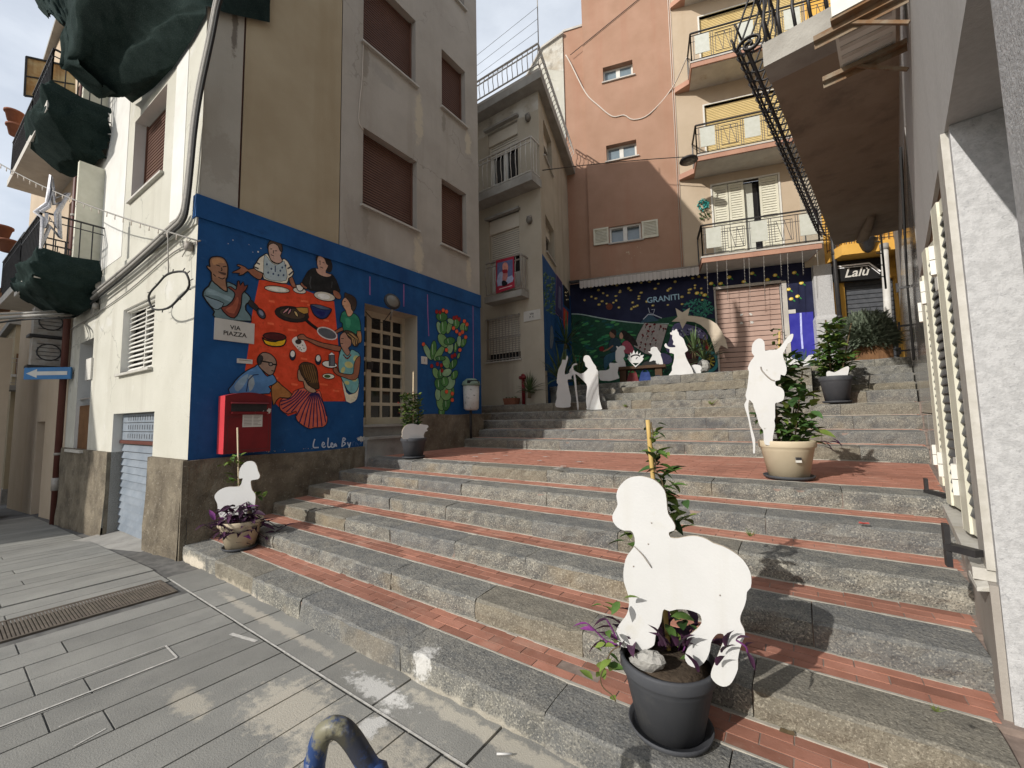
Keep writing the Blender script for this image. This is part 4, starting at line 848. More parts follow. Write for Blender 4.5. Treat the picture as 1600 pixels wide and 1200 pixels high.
o = b.build('flaked_paint', lb); o['kind'] = 'stuff'
# ================================================================== GREY HOUSE AT THE TOP OF THE STAIRS
gh = thing('small_house', GC, 'weathered grey three storey house with a railed roof terrace beside the stairs', 'house')
eave = FG.px(845, 120, .35)[1]; ZW = eave + .02
gd1 = (FG.px(762, 230)[0], FG.px(809, 230)[0], 8.0, FG.px(808, 184)[1]); gd2 = (FG.px(764, 400)[0], FG.px(812, 400)[0], 5.2, FG.px(812, 328)[1])
gw = (FG.px(761, 530)[0], FG.px(813, 530)[0], FG.px(790, 563)[1], FG.px(790, 494)[1])
b = MB(); wall(b, FG, -3.2, 0, 1.6, ZW - .55, [gd1, gd2, gw], 'plaster_house', reveal=.14); wall(b, FG, -3.2, 0, ZW - .55, ZW, [], 'plaster_peeled'); b.build('front_wall', gh)
b = MB(); b.fbox(FG, -3.2, .012, 1.6, FG.px(800, 584)[1], -.1, .02, 'plaster_house'); b.build('skirting', gh)
GL = 4.42
sw1 = (FGS.px(849, 200)[0], FGS.px(861, 200)[0], FGS.px(858, 262)[1], FGS.px(858, 212)[1]); sw2 = (FGS.px(852, 340)[0], FGS.px(865, 340)[0], FGS.px(858, 400)[1], FGS.px(860, 350)[1])
zbl = FGS.px(848, 398)[1]
b = MB(); wall(b, FGS, 0, GL, zbl, ZW, [sw1, sw2], 'plaster_house', reveal=.2); b.build('side_wall', gh)
b = MB(); wall(b, FGS, 0, GL, 1.6, zbl, [], 'mural_blue', d=.003); b.build('blue_side_wall', gh)
for h, F in ((sw1, FGS), (sw2, FGS)):
    c = MB(); c.fbox(F, h[0], h[1], h[2], h[3], -.24, -.2, 'glass_dark'); wo = c.build('window', gh)
    c = MB(); c.fbox(F, h[0], h[0] + .1, h[2], h[3], -.2, -.15, 'white_pvc'); c.fbox(F, h[0], h[1], h[3] - .35, h[3], -.2, -.14, 'shutter_cream'); c.build('frame', wo); sill(F, h[0], h[1], h[2], wo)
for (u0, u1, z0, z1), low in ((gd1, .22), (gd2, .5)):
    c = MB(); c.fbox(FG, u0, u1, z0, z1, -.25, -.2, 'glass_dark'); wo = c.build('balcony_door', gh)
    c = MB(); um = (u0 + u1) / 2
    for a, d_ in ((u0, u0 + .12), (um - .07, um + .07), (u1 - .06, u1)): c.fbox(FG, a, d_, z0, z1, -.2, -.15, 'white_pvc')
    c.fbox(FG, u0, u1, z0, z0 + .5, -.2, -.155, 'white_pvc'); c.build('frame', wo)
    c = MB(); c.fbox(FG, u0, u1, z1 - .42, z1, -.13, -.05, 'shutter_cream'); c.fbox(FG, u0 - .06, u1 + .06, z1, z1 + .06, -.05, .12, 'concrete'); c.build('shutter_box', wo)
    blind(FG, u0 + .02, u1 - .02, z1 - .42 - (z1 - z0) * low * .75, z1 - .42, -.10, 'shutter_cream', wo, .06)
c = MB(); c.fbox(FG, gw[0], gw[1], gw[2], gw[3], -.16, -.13, 'glass_dark'); wo = c.build('window', gh)
blind(FG, gw[0] + .02, gw[1] - .02, gw[2] + .22, gw[3], -.08, 'shutter_cream', wo, .06); sill(FG, gw[0], gw[1], gw[2], wo)
c = MB(); n = 11
for i in range(n):
    u = gw[0] + .03 + (gw[1] - gw[0] - .06) * i / (n - 1); z0, h = gw[2], gw[3] - gw[2]
    c.tube([FG.p(u, z0, .03), FG.p(u, z0 + h * .42, .03), FG.p(u + .05, z0 + h * .48, .10), FG.p(u, z0 + h * .55, .04), FG.p(u, z0 + h * .85, .04), FG.p(u + .03, z0 + h * .93, .08), FG.p(u, z0 + h, .03)], .011, 'iron_grey', 5)
for z in (gw[2] + .04, gw[2] + (gw[3] - gw[2]) * .52, gw[3] - .03): c.fbox(FG, gw[0] - .02, gw[1] + .02, z - .012, z + .012, .02, .045, 'iron_grey')
c.build('window_grille', wo)
def wavy_rail(F, u0, u1, z0, z1, d, mb, m, gap=.17, ends=()):
    mb.bar(F.p(u0, z1, d), F.p(u1, z1, d), .045, m, .03); mb.bar(F.p(u0, z0 + .06, d), F.p(u1, z0 + .06, d), .03, m); mb.bar(F.p(u0, z1 - .13, d), F.p(u1, z1 - .13, d), .025, m)
    n = max(1, int(abs(u1 - u0) / gap)); h = z1 - z0
    for i in range(n + 1):
        u = u0 + (u1 - u0) * i / n
        mb.tube([F.p(u, z0 + .06, d), F.p(u, z0 + h * .28, d), F.p(u + .03, z0 + h * .40, d + .07), F.p(u + .03, z0 + h * .7, d + .07), F.p(u, z0 + h * .82, d), F.p(u, z1 - .02, d)], .012, m, 5)
for (zb_, zt_, ztop, u0, dp, m_) in ((FG.px(831.7, 280, .45)[1], FG.px(831.7, 267, .45)[1], FG.px(830, 211, .45)[1], -3.0, .45, 'iron_white'), (FG.px(816, 461, .38)[1], FG.px(816, 451, .38)[1], FG.px(813, 396, .38)[1], FG.px(757, 472, .38)[0], .38, 'iron_grey')):
    ur = FG.px(831, 280, dp)[0] if zb_ > 6 else FG.px(815, 461, dp)[0]
    c = MB(); c.fbox(FG, u0, ur, zb_, zt_, -.05, dp, 'concrete_slab'); bo = c.build('balcony', gh)
    c = MB(); wavy_rail(FG, u0 + .04, ur - .03, zt_, ztop, dp - .04, c, m_, .16)
    for k in range(1, 3): p = FG.p(ur - .03, 0, dp * k / 3); c.bar(p + V((0, 0, zt_)), p + V((0, 0, ztop)), .02, m_)
    c.bar(FG.p(ur - .03, ztop, dp - .04), FG.p(ur - .03, ztop, 0), .04, m_); c.bar(FG.p(ur - .03, zt_ + .06, dp - .04), FG.p(ur - .03, zt_ + .06, 0), .025, m_); c.build('railing', bo)
# roof terrace slab and its railing
c = MB(); z0, z1 = eave, FG.px(845, 112, .35)[1]
e0, e1 = FG.p(-3.4, 0, .35), FG.p(.30, 0, .35); e2 = FGS.p(GL + .1, 0, .32)
for za, zb_, g in ((z0, z0 + .22, 0), (z0 + .22, z0 + .42, .12)):
    A0 = [V((e0.x, e0.y + g, 0)), V((e1.x - g, e1.y + g, 0)), V((e2.x - g, e2.y, 0)), V((e0.x, e2.y, 0))]
    c.hexa([p + V((0, 0, za)) for p in A0] + [p + V((0, 0, zb_)) for p in A0], 'slab_white' if g else 'concrete_slab')
c.build('roof_slab', gh)
zr = FG.px(845, 65, .28)[1]; zrb = z0 + .42
c = MB(); wavy_rail(FG, -3.2, .2, zrb, zr, .28, c, 'iron_white', .17)
F2 = Fr(FG.p(.2, 0, .28), e2 - e1, FGS.n); wavy_rail(F2, 0, 4.4, zrb, zr, 0, c, 'iron_white', .17); c.build('terrace_railing', gh)
c = MB()
for zz in (.25, .6, .95, 1.3): c.tube([FG.p(-3.2, zr + zz * .9 - .4, .25), FG.p(.2, zr + zz - .2, .25)], .006, 'cable_grey', 4)
c.tube([FG.p(.2, zr - .1, .25), FG.p(.2, zr + 1.3, .25)], .014, 'iron_grey', 6); c.build('clothes_line', gh)
for (x, y) in ((824.5, 184), (827, 344)):
    c = MB(); P = FG.at(x, y, .05); c.lathe([(0, .10), (.06, .09), (.085, .03), (.085, -.03), (.05, -.09), (0, -.1)], P, 'lamp_glass', 12); lo = c.build('wall_lamp', gh)
    c = MB(); u_, z_ = FG.px(x, y, .05); c.fbox(FG, u_ - .07, u_ + .07, z_ + .05, z_ + .11, 0, .1, 'iron_grey'); c.build('lamp_bracket', lo)
A = Art(FGS, .007, .00004)     # little paintings on the side wall
rr = random.Random(5)
for i in range(110):
    x = rr.uniform(850, 867); t = rr.random(); y = 425 + t * 58 + (x - 850) * .6; A.el([(.22, .34, .20), (.30, .42, .26), (.14, .26, .16), (.40, .48, .34)][i % 4], x, y, rr.uniform(.5, 1.3), rr.uniform(1, 2.4), rr.uniform(0, 90), 0)
A.poly((.16, .14, .30), [(869, 428), (878, 441), (879, 500), (868, 489)], .03, 0, paint((.55, .42, .52))); A.poly((.30, .32, .42), [(873, 446), (876, 450), (877, 486), (872, 480)], 0, 0)
A.poly((.04, .04, .09), [(880, 444), (889, 456), (890, 484), (881, 476)], 0, 0)
for i in range(9): A.el((.80, .76, .60), rr.uniform(882, 889), rr.uniform(455, 478), .7, 1, 0, 0)
A.poly((.62, .20, .13), [(880, 480), (888, 488), (885, 527), (880, 505)], 0, 0)
A.poly((.34, .38, .42), [(860, 512), (863, 510), (865, 530), (862, 545), (859, 540)], .01)
A.done('painted_panels', gh)

# ================================================================== CREAM HOUSE BEHIND, ROSE TOWER, TAN HOUSE, YELLOW HOUSE
ZF = 2.40; ZTOP = 19.0
def upad(u): return u
cb = thing('house', FB.p(-7.4, ZF, 0), 'pale cream house with a patched plaster gable behind the roof terrace', 'house')
c = MB(); zc0, zc1 = FB.px(850, 88)[1], FB.px(887, 50)[1]
c.add([FB.p(-10.5, ZF, -.05), FB.p(-5.78, ZF, -.05), FB.p(-5.78, zc1, -.05), FB.p(-6.6, zc1 - .35, -.05), FB.p(-7.6, zc0 - 1.2, -.05), FB.p(-10.5, zc0 - 2.2, -.05)], [(0, 1, 2, 3, 4, 5)], 'plaster_cream')
c.quad([FB.p(-10.5, ZF, -.05), FB.p(-10.5, zc0 - 2.2, -.05), FB.p(-10.5, zc0 - 2.2, -5), FB.p(-10.5, ZF, -5)], 'plaster_cream'); c.build('wall', cb)
c = MB()
c.add([FB.p(-6.9, zc0 - .3, -.046), FB.p(-5.78, zc0 - .8, -.046), FB.p(-5.78, zc1, -.046), FB.p(-6.6, zc1 - .35, -.046)], [(0, 1, 2, 3)], 'plaster_peeled'); c.build('patched_plaster', cb)
c = MB(); P = [(-5.74, zc1), (-6.6, zc1 - .35), (-7.6, zc0 - 1.2), (-10.5, zc0 - 2.2)]
for (ua, za), (ub, zb_) in zip(P, P[1:]): c.hexa([FB.p(ub, zb_, -5), FB.p(ua, za, -5), FB.p(ua, za, .04), FB.p(ub, zb_, .04), FB.p(ub, zb_ + .08, -5), FB.p(ua, za + .08, -5), FB.p(ua, za + .08, .04), FB.p(ub, zb_ + .08, .04)], 'slab_white')
c.build('roof', cb)

rt = thing('apartment_building', FB.p(-3.5, ZF, 0), 'tall plain rose plastered building with three small windows', 'building')
RW = [FB.rect([(941.7, 106), (988, 94.5), (941.7, 129.5), (989, 116.5)]), FB.rect([(947, 228), (994, 220), (947, 253), (995.5, 243.7)]), FB.rect([(952, 354), (1001, 349), (952.5, 381), (1002, 374)])]
RW = [(FB.px(x0, y0)[0], FB.px(x1, y1)[0], FB.px(x0, yb)[1], FB.px(x0, y0)[1]) for x0, y0, x1, y1, yb in ((941.7, 106, 988, 94.5, 129.5), (947, 228, 994, 220, 253), (952, 355, 1001, 347.5, 381))]
zs_ = FB.px(890, 44)[1]
c = MB(); zsh = FB.px(1100, 420)[1]; wall(c, FB, -5.02, -1.93, zsh, ZTOP, RW, 'plaster_rose', reveal=.24); c.quad([FB.p(-5.02, ZF, 0), FB.p(-5.02, ZTOP, 0), FB.p(-5.02, ZTOP, -6), FB.p(-5.02, ZF, -6)], 'plaster_rose'); c.build('wall', rt)
c = MB(); wall(c, FB, -5.78, -5.02, zsh, zs_, [], 'plaster_rose', d=-.10); c.fbox(FB, -5.78, -5.02, zs_, zs_ + .08, -5, -.06, 'slab_white'); c.build('side_strip', rt)
for i, h in enumerate(RW):
    c = MB(); c.fbox(FB, h[0], h[1], h[2], h[3], -.26, -.22, 'glass_blue'); wo = c.build('window', rt)
    c = MB(); um = (h[0] + h[1]) / 2; dd = -.2 if i < 2 else -.06
    for a, e in ((h[0], h[0] + .06), (um - .07, um + .07), (h[1] - .06, h[1])): c.fbox(FB, a, e, h[2], h[3], -.22, dd, 'white_pvc')
    for a, e in ((h[2], h[2] + .06), (h[3] - .06, h[3])): c.fbox(FB, h[0], h[1], a, e, -.22, dd - .003, 'white_pvc')
    c.build('frame', wo)
    c = MB(); c.fbox(FB, h[0] - .05, h[1] + .08, h[2] - .04, h[2], -.2, .06, 'slab_white'); c.build('sill', wo)
    if i == 2:
        for a, e in ((h[0] - .56, h[0] - .03), (h[1] + .03, h[1] + .56)):
            c = MB(); c.fbox(FB, a, a + .06, h[2], h[3], .01, .05, 'ivory_paint'); c.fbox(FB, e - .06, e, h[2], h[3], .01, .05, 'ivory_paint'); c.fbox(FB, a, e, h[2], h[2] + .06, .01, .052, 'ivory_paint'); c.fbox(FB, a, e, h[3] - .06, h[3], .01, .052, 'ivory_paint')
            n = 9
            for k in range(n):
                z = h[2] + .06 + (h[3] - h[2] - .12) * k / n; dz = (h[3] - h[2] - .12) / n
                c.hexa([FB.p(a + .06, z, .035), FB.p(e - .06, z, .035), FB.p(e - .06, z + .01, .045), FB.p(a + .06, z + .01, .045), FB.p(a + .06, z + dz * .8, .012), FB.p(e - .06, z + dz * .8, .012), FB.p(e - .06, z + dz, .02), FB.p(a + .06, z + dz, .02)], 'ivory_paint')
            c.build('shutter', wo)
c = MB(); splash(c, lambda u, v, d: FB.p(u, v, .004 + d), -3.7, RW[2][2] - .42, .6, .35, 14, 'plaster_tan', .012, .03, 3); o = c.build('lime_streak', rt); o['kind'] = 'stuff'

tn = thing('apartment_building', FB.p(0, ZF, 0), 'tan apartment building with three balconies above a painted shop front', 'building')
SD = (-1.02, .82, ZF - .3, FB.px(1124, 452)[1]); zsh = FB.px(1100, 420)[1]
fd = [(-.94, .96, 6.45, 9.13), (-1.03, 2.0, 9.72, 11.98), (-1.03, 2.0, 12.87, 15.22), (-1.03, 2.0, 16.0, 18.3)]
c = MB(); wall(c, FB, -1.93, 2.02, zsh, ZTOP, fd, 'plaster_tan', reveal=.16); c.build('wall', tn)
c = MB(); wall(c, FB, -5.78, 2.02, ZF - .3, zsh, [SD], 'mural_navy', reveal=.14, mrev='plaster_white', d=-.002); c.build('shop_front', tn)
c = MB(); zq = FB.px(1270, 487)[1]; c.fbox(FB, .98, 1.62, ZF - .3, zq, -.01, .004, 'mural_blue_deep'); c.build('blue_panel', tn)
c = MB(); c.fbox(FB, .84, .97, ZF - .3, SD[3] + .05, -.1, .03, 'slab_white'); c.fbox(FB, SD[0] - .06, .84, SD[3], SD[3] + .08, -.1, .04, 'slab_white'); c.fbox(FB, SD[0] - .05, SD[0], ZF - .3, SD[3], -.1, .02, 'slab_white'); c.build('door_surround', tn)
c = MB(); c.fbox(FB, SD[0], SD[1], SD[2], SD[3], -.14, -.11, 'iron_black'); so = c.build('shop_shutter', tn)
n = 19; hgt = (SD[3] - ZF - .18) / n
for i in range(n):
    z = ZF + .18 + hgt * i; c = MB(); c.hexa([FB.p(SD[0] + .02, z + .008, -.11), FB.p(SD[1] - .02, z + .008, -.11), FB.p(SD[1] - .02, z + .008, -.078), FB.p(SD[0] + .02, z + .008, -.078), FB.p(SD[0] + .02, z + hgt - .01, -.11), FB.p(SD[1] - .02, z + hgt - .01, -.11), FB.p(SD[1] - .02, z + hgt - .01, -.09), FB.p(SD[0] + .02, z + hgt - .01, -.09)], 'shutter_pink'); c.build('slat', so)
c = MB(); c.fbox(FB, SD[0] + .02, SD[1] - .02, ZF - .2, ZF + .18, -.11, -.075, 'iron_grey'); c.build('bottom_bar', so)
c = MB(); q = FB.px(1167, 497)
for du in (-.14, .14):
    for dz in (-.14, .14): splash(c, lambda u, v, d: FB.p(u, v, -.07 + d), q[0] + du, q[1] + dz, .06, .05, 5, 'plaster_white', .02, .04, int(du * 100 + dz * 10 + 50))
o = c.build('paper_scraps', so); o['kind'] = 'stuff'
A = Art(FB, .006)      # lemons round the shop door
for (x, y) in [(1139, 433), (1126, 443), (1162, 440), (1175, 427), (1199, 437), (1211, 430), (1241, 426), (1252, 442), (1232, 452), (1246, 463), (1236, 467), (1111, 443), (1089, 458), (1101, 461)]:
    A.el((.74, .62, .24), x, y, 3.6, 2.4, -15, 0); A.el((.86, .80, .50), x - .5, y, 1.5, 1.2, 0, 0); A.el((.16, .42, .22), x + 4.5, y + 2.5, 2.6, 1.1, 35, 0)
A.line((.62, .64, .85), [(1251, 489), (1252, 520), (1254, 545)], .05)
A.done('painted_lemons', tn)
c = MB(); u_, z_ = FB.px(1237, 487); c.fbox(FB, u_ - .1, u_ + .1, z_ - .06, z_ + .06, .006, .02, 'sign_white'); c.build('number_tile', tn)
c = MB(); zb_ = FB.px(1300, 493)[1]
c.fbox(FB, 1.66, 2.12, zb_, zsh - .35, -.1, .16, 'granite_white'); c.fbox(FB, 1.60, 2.22, ZF - .3, zb_ - .12, -.1, .24, 'granite_white'); c.hexa([FB.p(1.60, zb_ - .12, -.1), FB.p(2.22, zb_ - .12, -.1), FB.p(2.22, zb_ - .12, .24), FB.p(1.60, zb_ - .12, .24), FB.p(1.66, zb_, -.1), FB.p(2.12, zb_, -.1), FB.p(2.12, zb_, .16), FB.p(1.66, zb_, .16)], 'granite_white'); c.build('pilaster', tn)
c = MB(); c.fbox(FB, 1.50, 2.03, zsh - .35, 9.0, -.05, .012, 'plaster_house'); c.build('grey_patch', tn)
# shutters of the first floor, roller blinds above
c = MB(); h = fd[0]; c.fbox(FB, h[0], h[1], h[2], h[3], -.2, -.17, 'glass_dark'); wo = c.build('balcony_door', tn)
def louvre_leaf(F, a, e, z0, z1, d, m, parent, name='shutter', n=30, slat=None):
    c = MB(); t = .03; w_ = .065
    c.fbox(F, a, a + w_, z0, z1, d, d + t, m); c.fbox(F, e - w_, e, z0, z1, d, d + t, m); c.fbox(F, a + w_, e - w_, z0, z0 + .1, d, d + t - .002, m); c.fbox(F, a + w_, e - w_, z1 - .08, z1, d, d + t - .002, m); zc = z0 + (z1 - z0) * .45; c.fbox(F, a + w_, e - w_, zc, zc + .07, d, d + t - .002, m)
    sl = slat or m; dz = (z1 - z0 - .18) / n
    for k in range(n):
        z = z0 + .1 + dz * k; c.hexa([F.p(a + w_, z, d + t * .8), F.p(e - w_, z, d + t * .8), F.p(e - w_, z + .008, d + t * .95), F.p(a + w_, z + .008, d + t * .95), F.p(a + w_, z + dz * .9, d + .002), F.p(e - w_, z + dz * .9, d + .002), F.p(e - w_, z + dz * .9 + .008, d + .008), F.p(a + w_, z + dz * .9 + .008, d + .008)], sl)
    return c.build(name, parent)
c = MB()
for a, e in ((h[0] - .05, h[0]), (h[1], h[1] + .05)): c.fbox(FB, a, e, h[2], h[3] + .05, -.1, .03, 'white_pvc')
c.fbox(FB, h[0], h[1], h[3], h[3] + .05, -.1, .03, 'white_pvc'); c.build('frame', wo)
q = (h[1] - h[0]) / 4.1
louvre_leaf(FB, h[0] + .01, h[0] + q, h[2], h[3] - .01, -.05, 'ivory_paint', wo); louvre_leaf(FB, h[0] + q + .02, h[0] + 2 * q, h[2], h[3] - .01, -.05, 'ivory_paint', wo)
c = MB(); c.fbox(FB, h[0] + 2.05 * q, h[0] + 2.6 * q, h[2], h[3] - .05, -.17, -.16, 'frosted_panel'); c.build('curtain', wo)
louvre_leaf(FB, h[1] - 1.15 * q, h[1] - .01, h[2], h[3] - .01, -.03, 'ivory_paint', wo)
for h in fd[1:]:
    c = MB(); c.fbox(FB, h[0], h[1], h[2], h[3], -.2, -.15, 'glass_dark'); wo = c.build('balcony_door', tn)
    blind(FB, h[0] + .02, h[1] - .02, h[2], h[3] - .02, -.07, 'shutter_sand', wo, .055)
    c = MB(); c.fbox(FB, h[0] - .05, h[0], h[2], h[3] + .04, -.1, .025, 'white_pvc'); c.fbox(FB, h[0], h[1], h[3], h[3] + .04, -.1, .025, 'white_pvc'); c.build('frame', wo)
for zi, (zt_, ur) in enumerate(((6.42, 1.62), (9.70, 3.1), (12.84, 3.1), (16.0, 3.1))):
    u0 = -1.50; dp = 1.02
    c = MB(); c.fbox(FB, u0, ur, zt_ - .20, zt_ - .05, -.05, dp, 'slab_pink'); c.fbox(FB, u0 - .02, ur + .02, zt_ - .05, zt_, -.05, dp + .02, 'slab_white'); c.fbox(FB, u0 + .04, ur - .04, zt_ - .215, zt_ - .198, 0, dp - .05, 'slab_white')
    c.hexa([FB.p(-1.93, zt_ - .2, -.05), FB.p(u0, zt_ - .2, -.05), FB.p(u0, zt_ - .2, .35), FB.p(-1.93, zt_ - .2, .1), FB.p(-1.93, zt_ - .02, -.05), FB.p(u0, zt_ - .02, -.05), FB.p(u0, zt_ - .02, .35), FB.p(-1.93, zt_ - .02, .1)], 'slab_pink'); bo = c.build('balcony', tn)
    c = MB(); z0, z1 = zt_ + .07, zt_ + 1.0
    for (pa, pb) in (((u0 + .04, 0), (u0 + .04, dp - .05)), ((u0 + .04, dp - .05), (ur - .04, dp - .05)), ((ur - .04, dp - .05), (ur - .04, 0))):
        a, e = FB.p(pa[0], 0, pa[1]), FB.p(pb[0], 0, pb[1])
        c.bar(a + V((0, 0, z1)), e + V((0, 0, z1)), .05, 'iron_black', .035); c.bar(a + V((0, 0, z1 - .09)), e + V((0, 0, z1 - .09)), .02, 'iron_black'); c.bar(a + V((0, 0, z0)), e + V((0, 0, z0)), .022, 'iron_black')
        c.bar(a + V((0, 0, zt_)), a + V((0, 0, z1)), .035, 'iron_black'); c.bar(e + V((0, 0, zt_)), e + V((0, 0, z1)), .035, 'iron_black')
    u = u0 + .12; k = 0; d_ = dp - .05; panels = []
    while u < ur - .3:
        if k % 2 == 0: panels.append((u + .04, u + .46)); ws_ = (u, u + .5)
        else:
            ws_ = (u, u + .62); s0, s1 = u + .08, u + .54; zz0, zz1 = z0 + .12, z1 - .2
            for a, e in (((s0, zz0), (s0, zz1)), ((s1, zz0), (s1, zz1)), ((s0, zz0), (s1, zz0)), ((s0, zz1), (s1, zz1)), ((s0 + .05, zz1), (s0 + .2, zz0)), ((s0 + .2, zz0), (s0 + .26, zz1)), ((s0 + .26, zz1), (s1 - .05, zz0)), ((s1 - .05, zz0), (s1 - .05, zz1))): c.bar(FB.p(*a, d_), FB.p(*e, d_), .014, 'iron_black')
        for uu in ws_: c.bar(FB.p(uu, z0, d_), FB.p(uu, z1 - .09, d_), .016, 'iron_black')
        u = ws_[1] + .06; k += 1
    c.bar(FB.p(u0 + .04, z1 - .3, d_), FB.p(ur - .04, z1 - .3, d_), .012, 'iron_black'); c.build('railing', bo)
    for a, e in panels:
        c = MB(); c.fbox(FB, a, e, z0 + .18, z1 - .12, d_ - .01, d_ + .012, 'frosted_panel'); c.build('glass_panel', bo)
c = MB(); c.fbox(FB, -1.40, 1.5, zsh - .16, zsh + .02, 0, .14, 'slab_white'); c.build('lintel', tn)
c = MB()
for u in (-1.93, -1.99): c.tube([FB.p(u - (.0 if u > -1.95 else 0), zsh + .1, .02), FB.p(u, ZTOP, .02)], .012, 'cable_pale', 5)
c.build('seam_cable', tn)

# mural of the night sky and the cart, under the awning
A = Art(FB, .003, .000015)
rr = random.Random(8)
A.poly((.07, .23, .16), [(893, 491), (902, 492), (930, 496), (960, 500), (1000, 506), (1030, 498), (1060, 493), (1085, 494), (1117, 498), (1117, 600), (893, 604)], 0, 0)
for i in range(170):
    x, y = rr.uniform(897, 1052), rr.uniform(500, 590)
    if y < 500 + (x - 900) * .03: continue
    A.el([(.09, .32, .20), (.16, .44, .28), (.04, .14, .11), (.24, .48, .26), (.07, .26, .26)][i % 5], x, y, rr.uniform(2.5, 8), rr.uniform(.8, 2.2), rr.uniform(-35, 10), 0)
A.line((.55, .62, .60), [(893, 490.5), (910, 491.5), (950, 499), (1000, 505), (1045, 506)], .035, sm=3)
A.done('painted_hills', tn)
A = Art(FB, .004, .000015)
for i in range(62):
    t = rr.random(); x = 905 + 200 * rr.random(); y = 447 + 46 * rr.random() - (x - 905) * .09
    if 1012 < x < 1062 and 455 < y < 476: continue
    A.el((.60, .52, .24), x, y, rr.uniform(1.8, 2.8), rr.uniform(1.4, 2.1), -10, 0); A.el((.80, .74, .48), x - .3, y, 1, .8, 0, 0)
A.el((.36, .17, .11), 952, 479, 5.2, 5.2, 0, 0)
A.poly((.16, .26, .32), [(1000, 505), (1012, 491), (1018, 492), (1030, 501)], 0, 0); A.line((.62, .64, .68), [(1005, 499), (1013, 491), (1022, 492), (1034, 497)], .03); A.line((.62, .64, .68), [(1013, 481), (1015, 489), (1021, 490), (1023, 483), (1018, 484)], .02)
A.done('painted_stars', tn)
A = Art(FB, .004, .000015)
for i in range(130):
    a, q = rr.uniform(0, 6.28), rr.random() ** .5; A.el([(.13, .36, .30), (.18, .45, .38), (.08, .24, .20), (.45, .20, .20)][0 if i % 9 else 3] if i % 3 else (.20, .46, .40), 1092 + 25 * q * cos(a), 482 + 15 * q * sin(a), rr.uniform(1, 3), rr.uniform(.7, 1.6), rr.uniform(-60, 60), 0)
A.done('painted_tree', tn)
A = Art(FB, .0075)
A.poly((.55, .52, .50), [(1007, 504), (1044, 507), (1030, 556), (1008, 553), (990, 541), (997, 522)], .02, 0)
for i in range(26):
    q = [(1010, 508), (1016, 511), (1024, 509), (1032, 511), (1038, 513), (1012, 518), (1020, 519), (1005, 524), (1012, 527), (1020, 529), (1003, 534), (1010, 537), (1018, 536), (1026, 533), (1000, 542), (1008, 546), (1016, 547), (1024, 543)][i % 18]
    A.el((.34, .06, .08), q[0] + rr.uniform(-2, 2), q[1] + rr.uniform(-2, 2), 1.6, 1.5, 0, 0); A.line((.08, .10, .09), [(q[0] - 2, q[1] + 5), (q[0] - .5, q[1] + 1)], .02)
A.done('painted_cherry_sheet', tn)
A = Art(FB, .0075)
A.poly((.12, .20, .24), [(953, 531), (960, 527), (968, 530), (971, 545), (960, 552), (951, 545)], .015); A.poly((.50, .36, .28), [(952, 520), (957, 516), (962, 520), (960, 528), (954, 527)], .012); A.poly((.14, .09, .07), [(954, 518), (957, 514), (963, 517), (962, 525), (958, 521)], 0); A.line((.50, .36, .28), [(958, 540), (950, 546), (942, 549)], .05)
A.poly((.10, .07, .06), [(969, 519), (975, 516), (984, 522), (992, 530), (997, 541), (988, 538), (978, 532), (972, 527)], 0); A.poly((.62, .48, .40), [(968, 522), (971, 519), (974, 525), (972, 530), (968, 528)], .01); A.poly((.55, .25, .30), [(972, 536), (980, 532), (988, 540), (991, 551), (980, 553), (972, 548)], .013)
A.poly((.14, .28, .34), [(943, 560), (952, 552), (966, 549), (972, 556), (960, 562), (950, 572), (945, 580)], .012); A.el((.40, .08, .08), 940, 545, 4, 4, 0, .01)
A.done('painted_riders', tn)
A = Art(FB, .0075)
A.poly((.34, .33, .46), [(1050, 511), (1060, 504), (1080, 508), (1095, 513), (1106, 524), (1104, 532), (1088, 527), (1072, 524), (1062, 534), (1056, 548), (1046, 552), (1040, 545), (1046, 530)], .014)
for i in range(34): A.el([(.60, .60, .70), (.14, .13, .22)][i % 2], rr.uniform(1052, 1102), rr.uniform(513, 526), 1.6, 1.1, rr.uniform(0, 90), 0)
A.poly((.34, .33, .46), [(1034, 551), (1048, 556), (1050, 566), (1038, 570), (1030, 560)], .014)
A.poly((.20, .06, .10), [(1072, 545), (1080, 532), (1095, 529), (1110, 540), (1116, 560), (1112, 575), (1074, 573)], .016); A.poly((.10, .22, .42), [(1085, 545), (1094, 535), (1102, 548)], .012); A.poly((.42, .07, .10), [(1097, 530), (1107, 540), (1112, 556), (1106, 552)], .012)
for i in range(26): A.el((.55, .50, .22), 1101 + i * .5, 524 + i * 1.5, .8, .6, 0, 0)
A.el((.06, .06, .07), 1107, 565, 14, 15, 0, .10, paint((.16, .40, .42)))
for k in range(10): a = k * .63; A.line((.50, .46, .14), [(1107 + 3 * cos(a), 565 + 3 * sin(a)), (1107 + 10 * cos(a), 565 + 11 * sin(a))], .045)
A.done('painted_cart', tn)
u_, z_ = FB.px(1036, 467)
lettering(FB, u_, z_, .012, 'GRANITI', .27, paint((.55, .66, .72)), tn, .004, 0, .02)

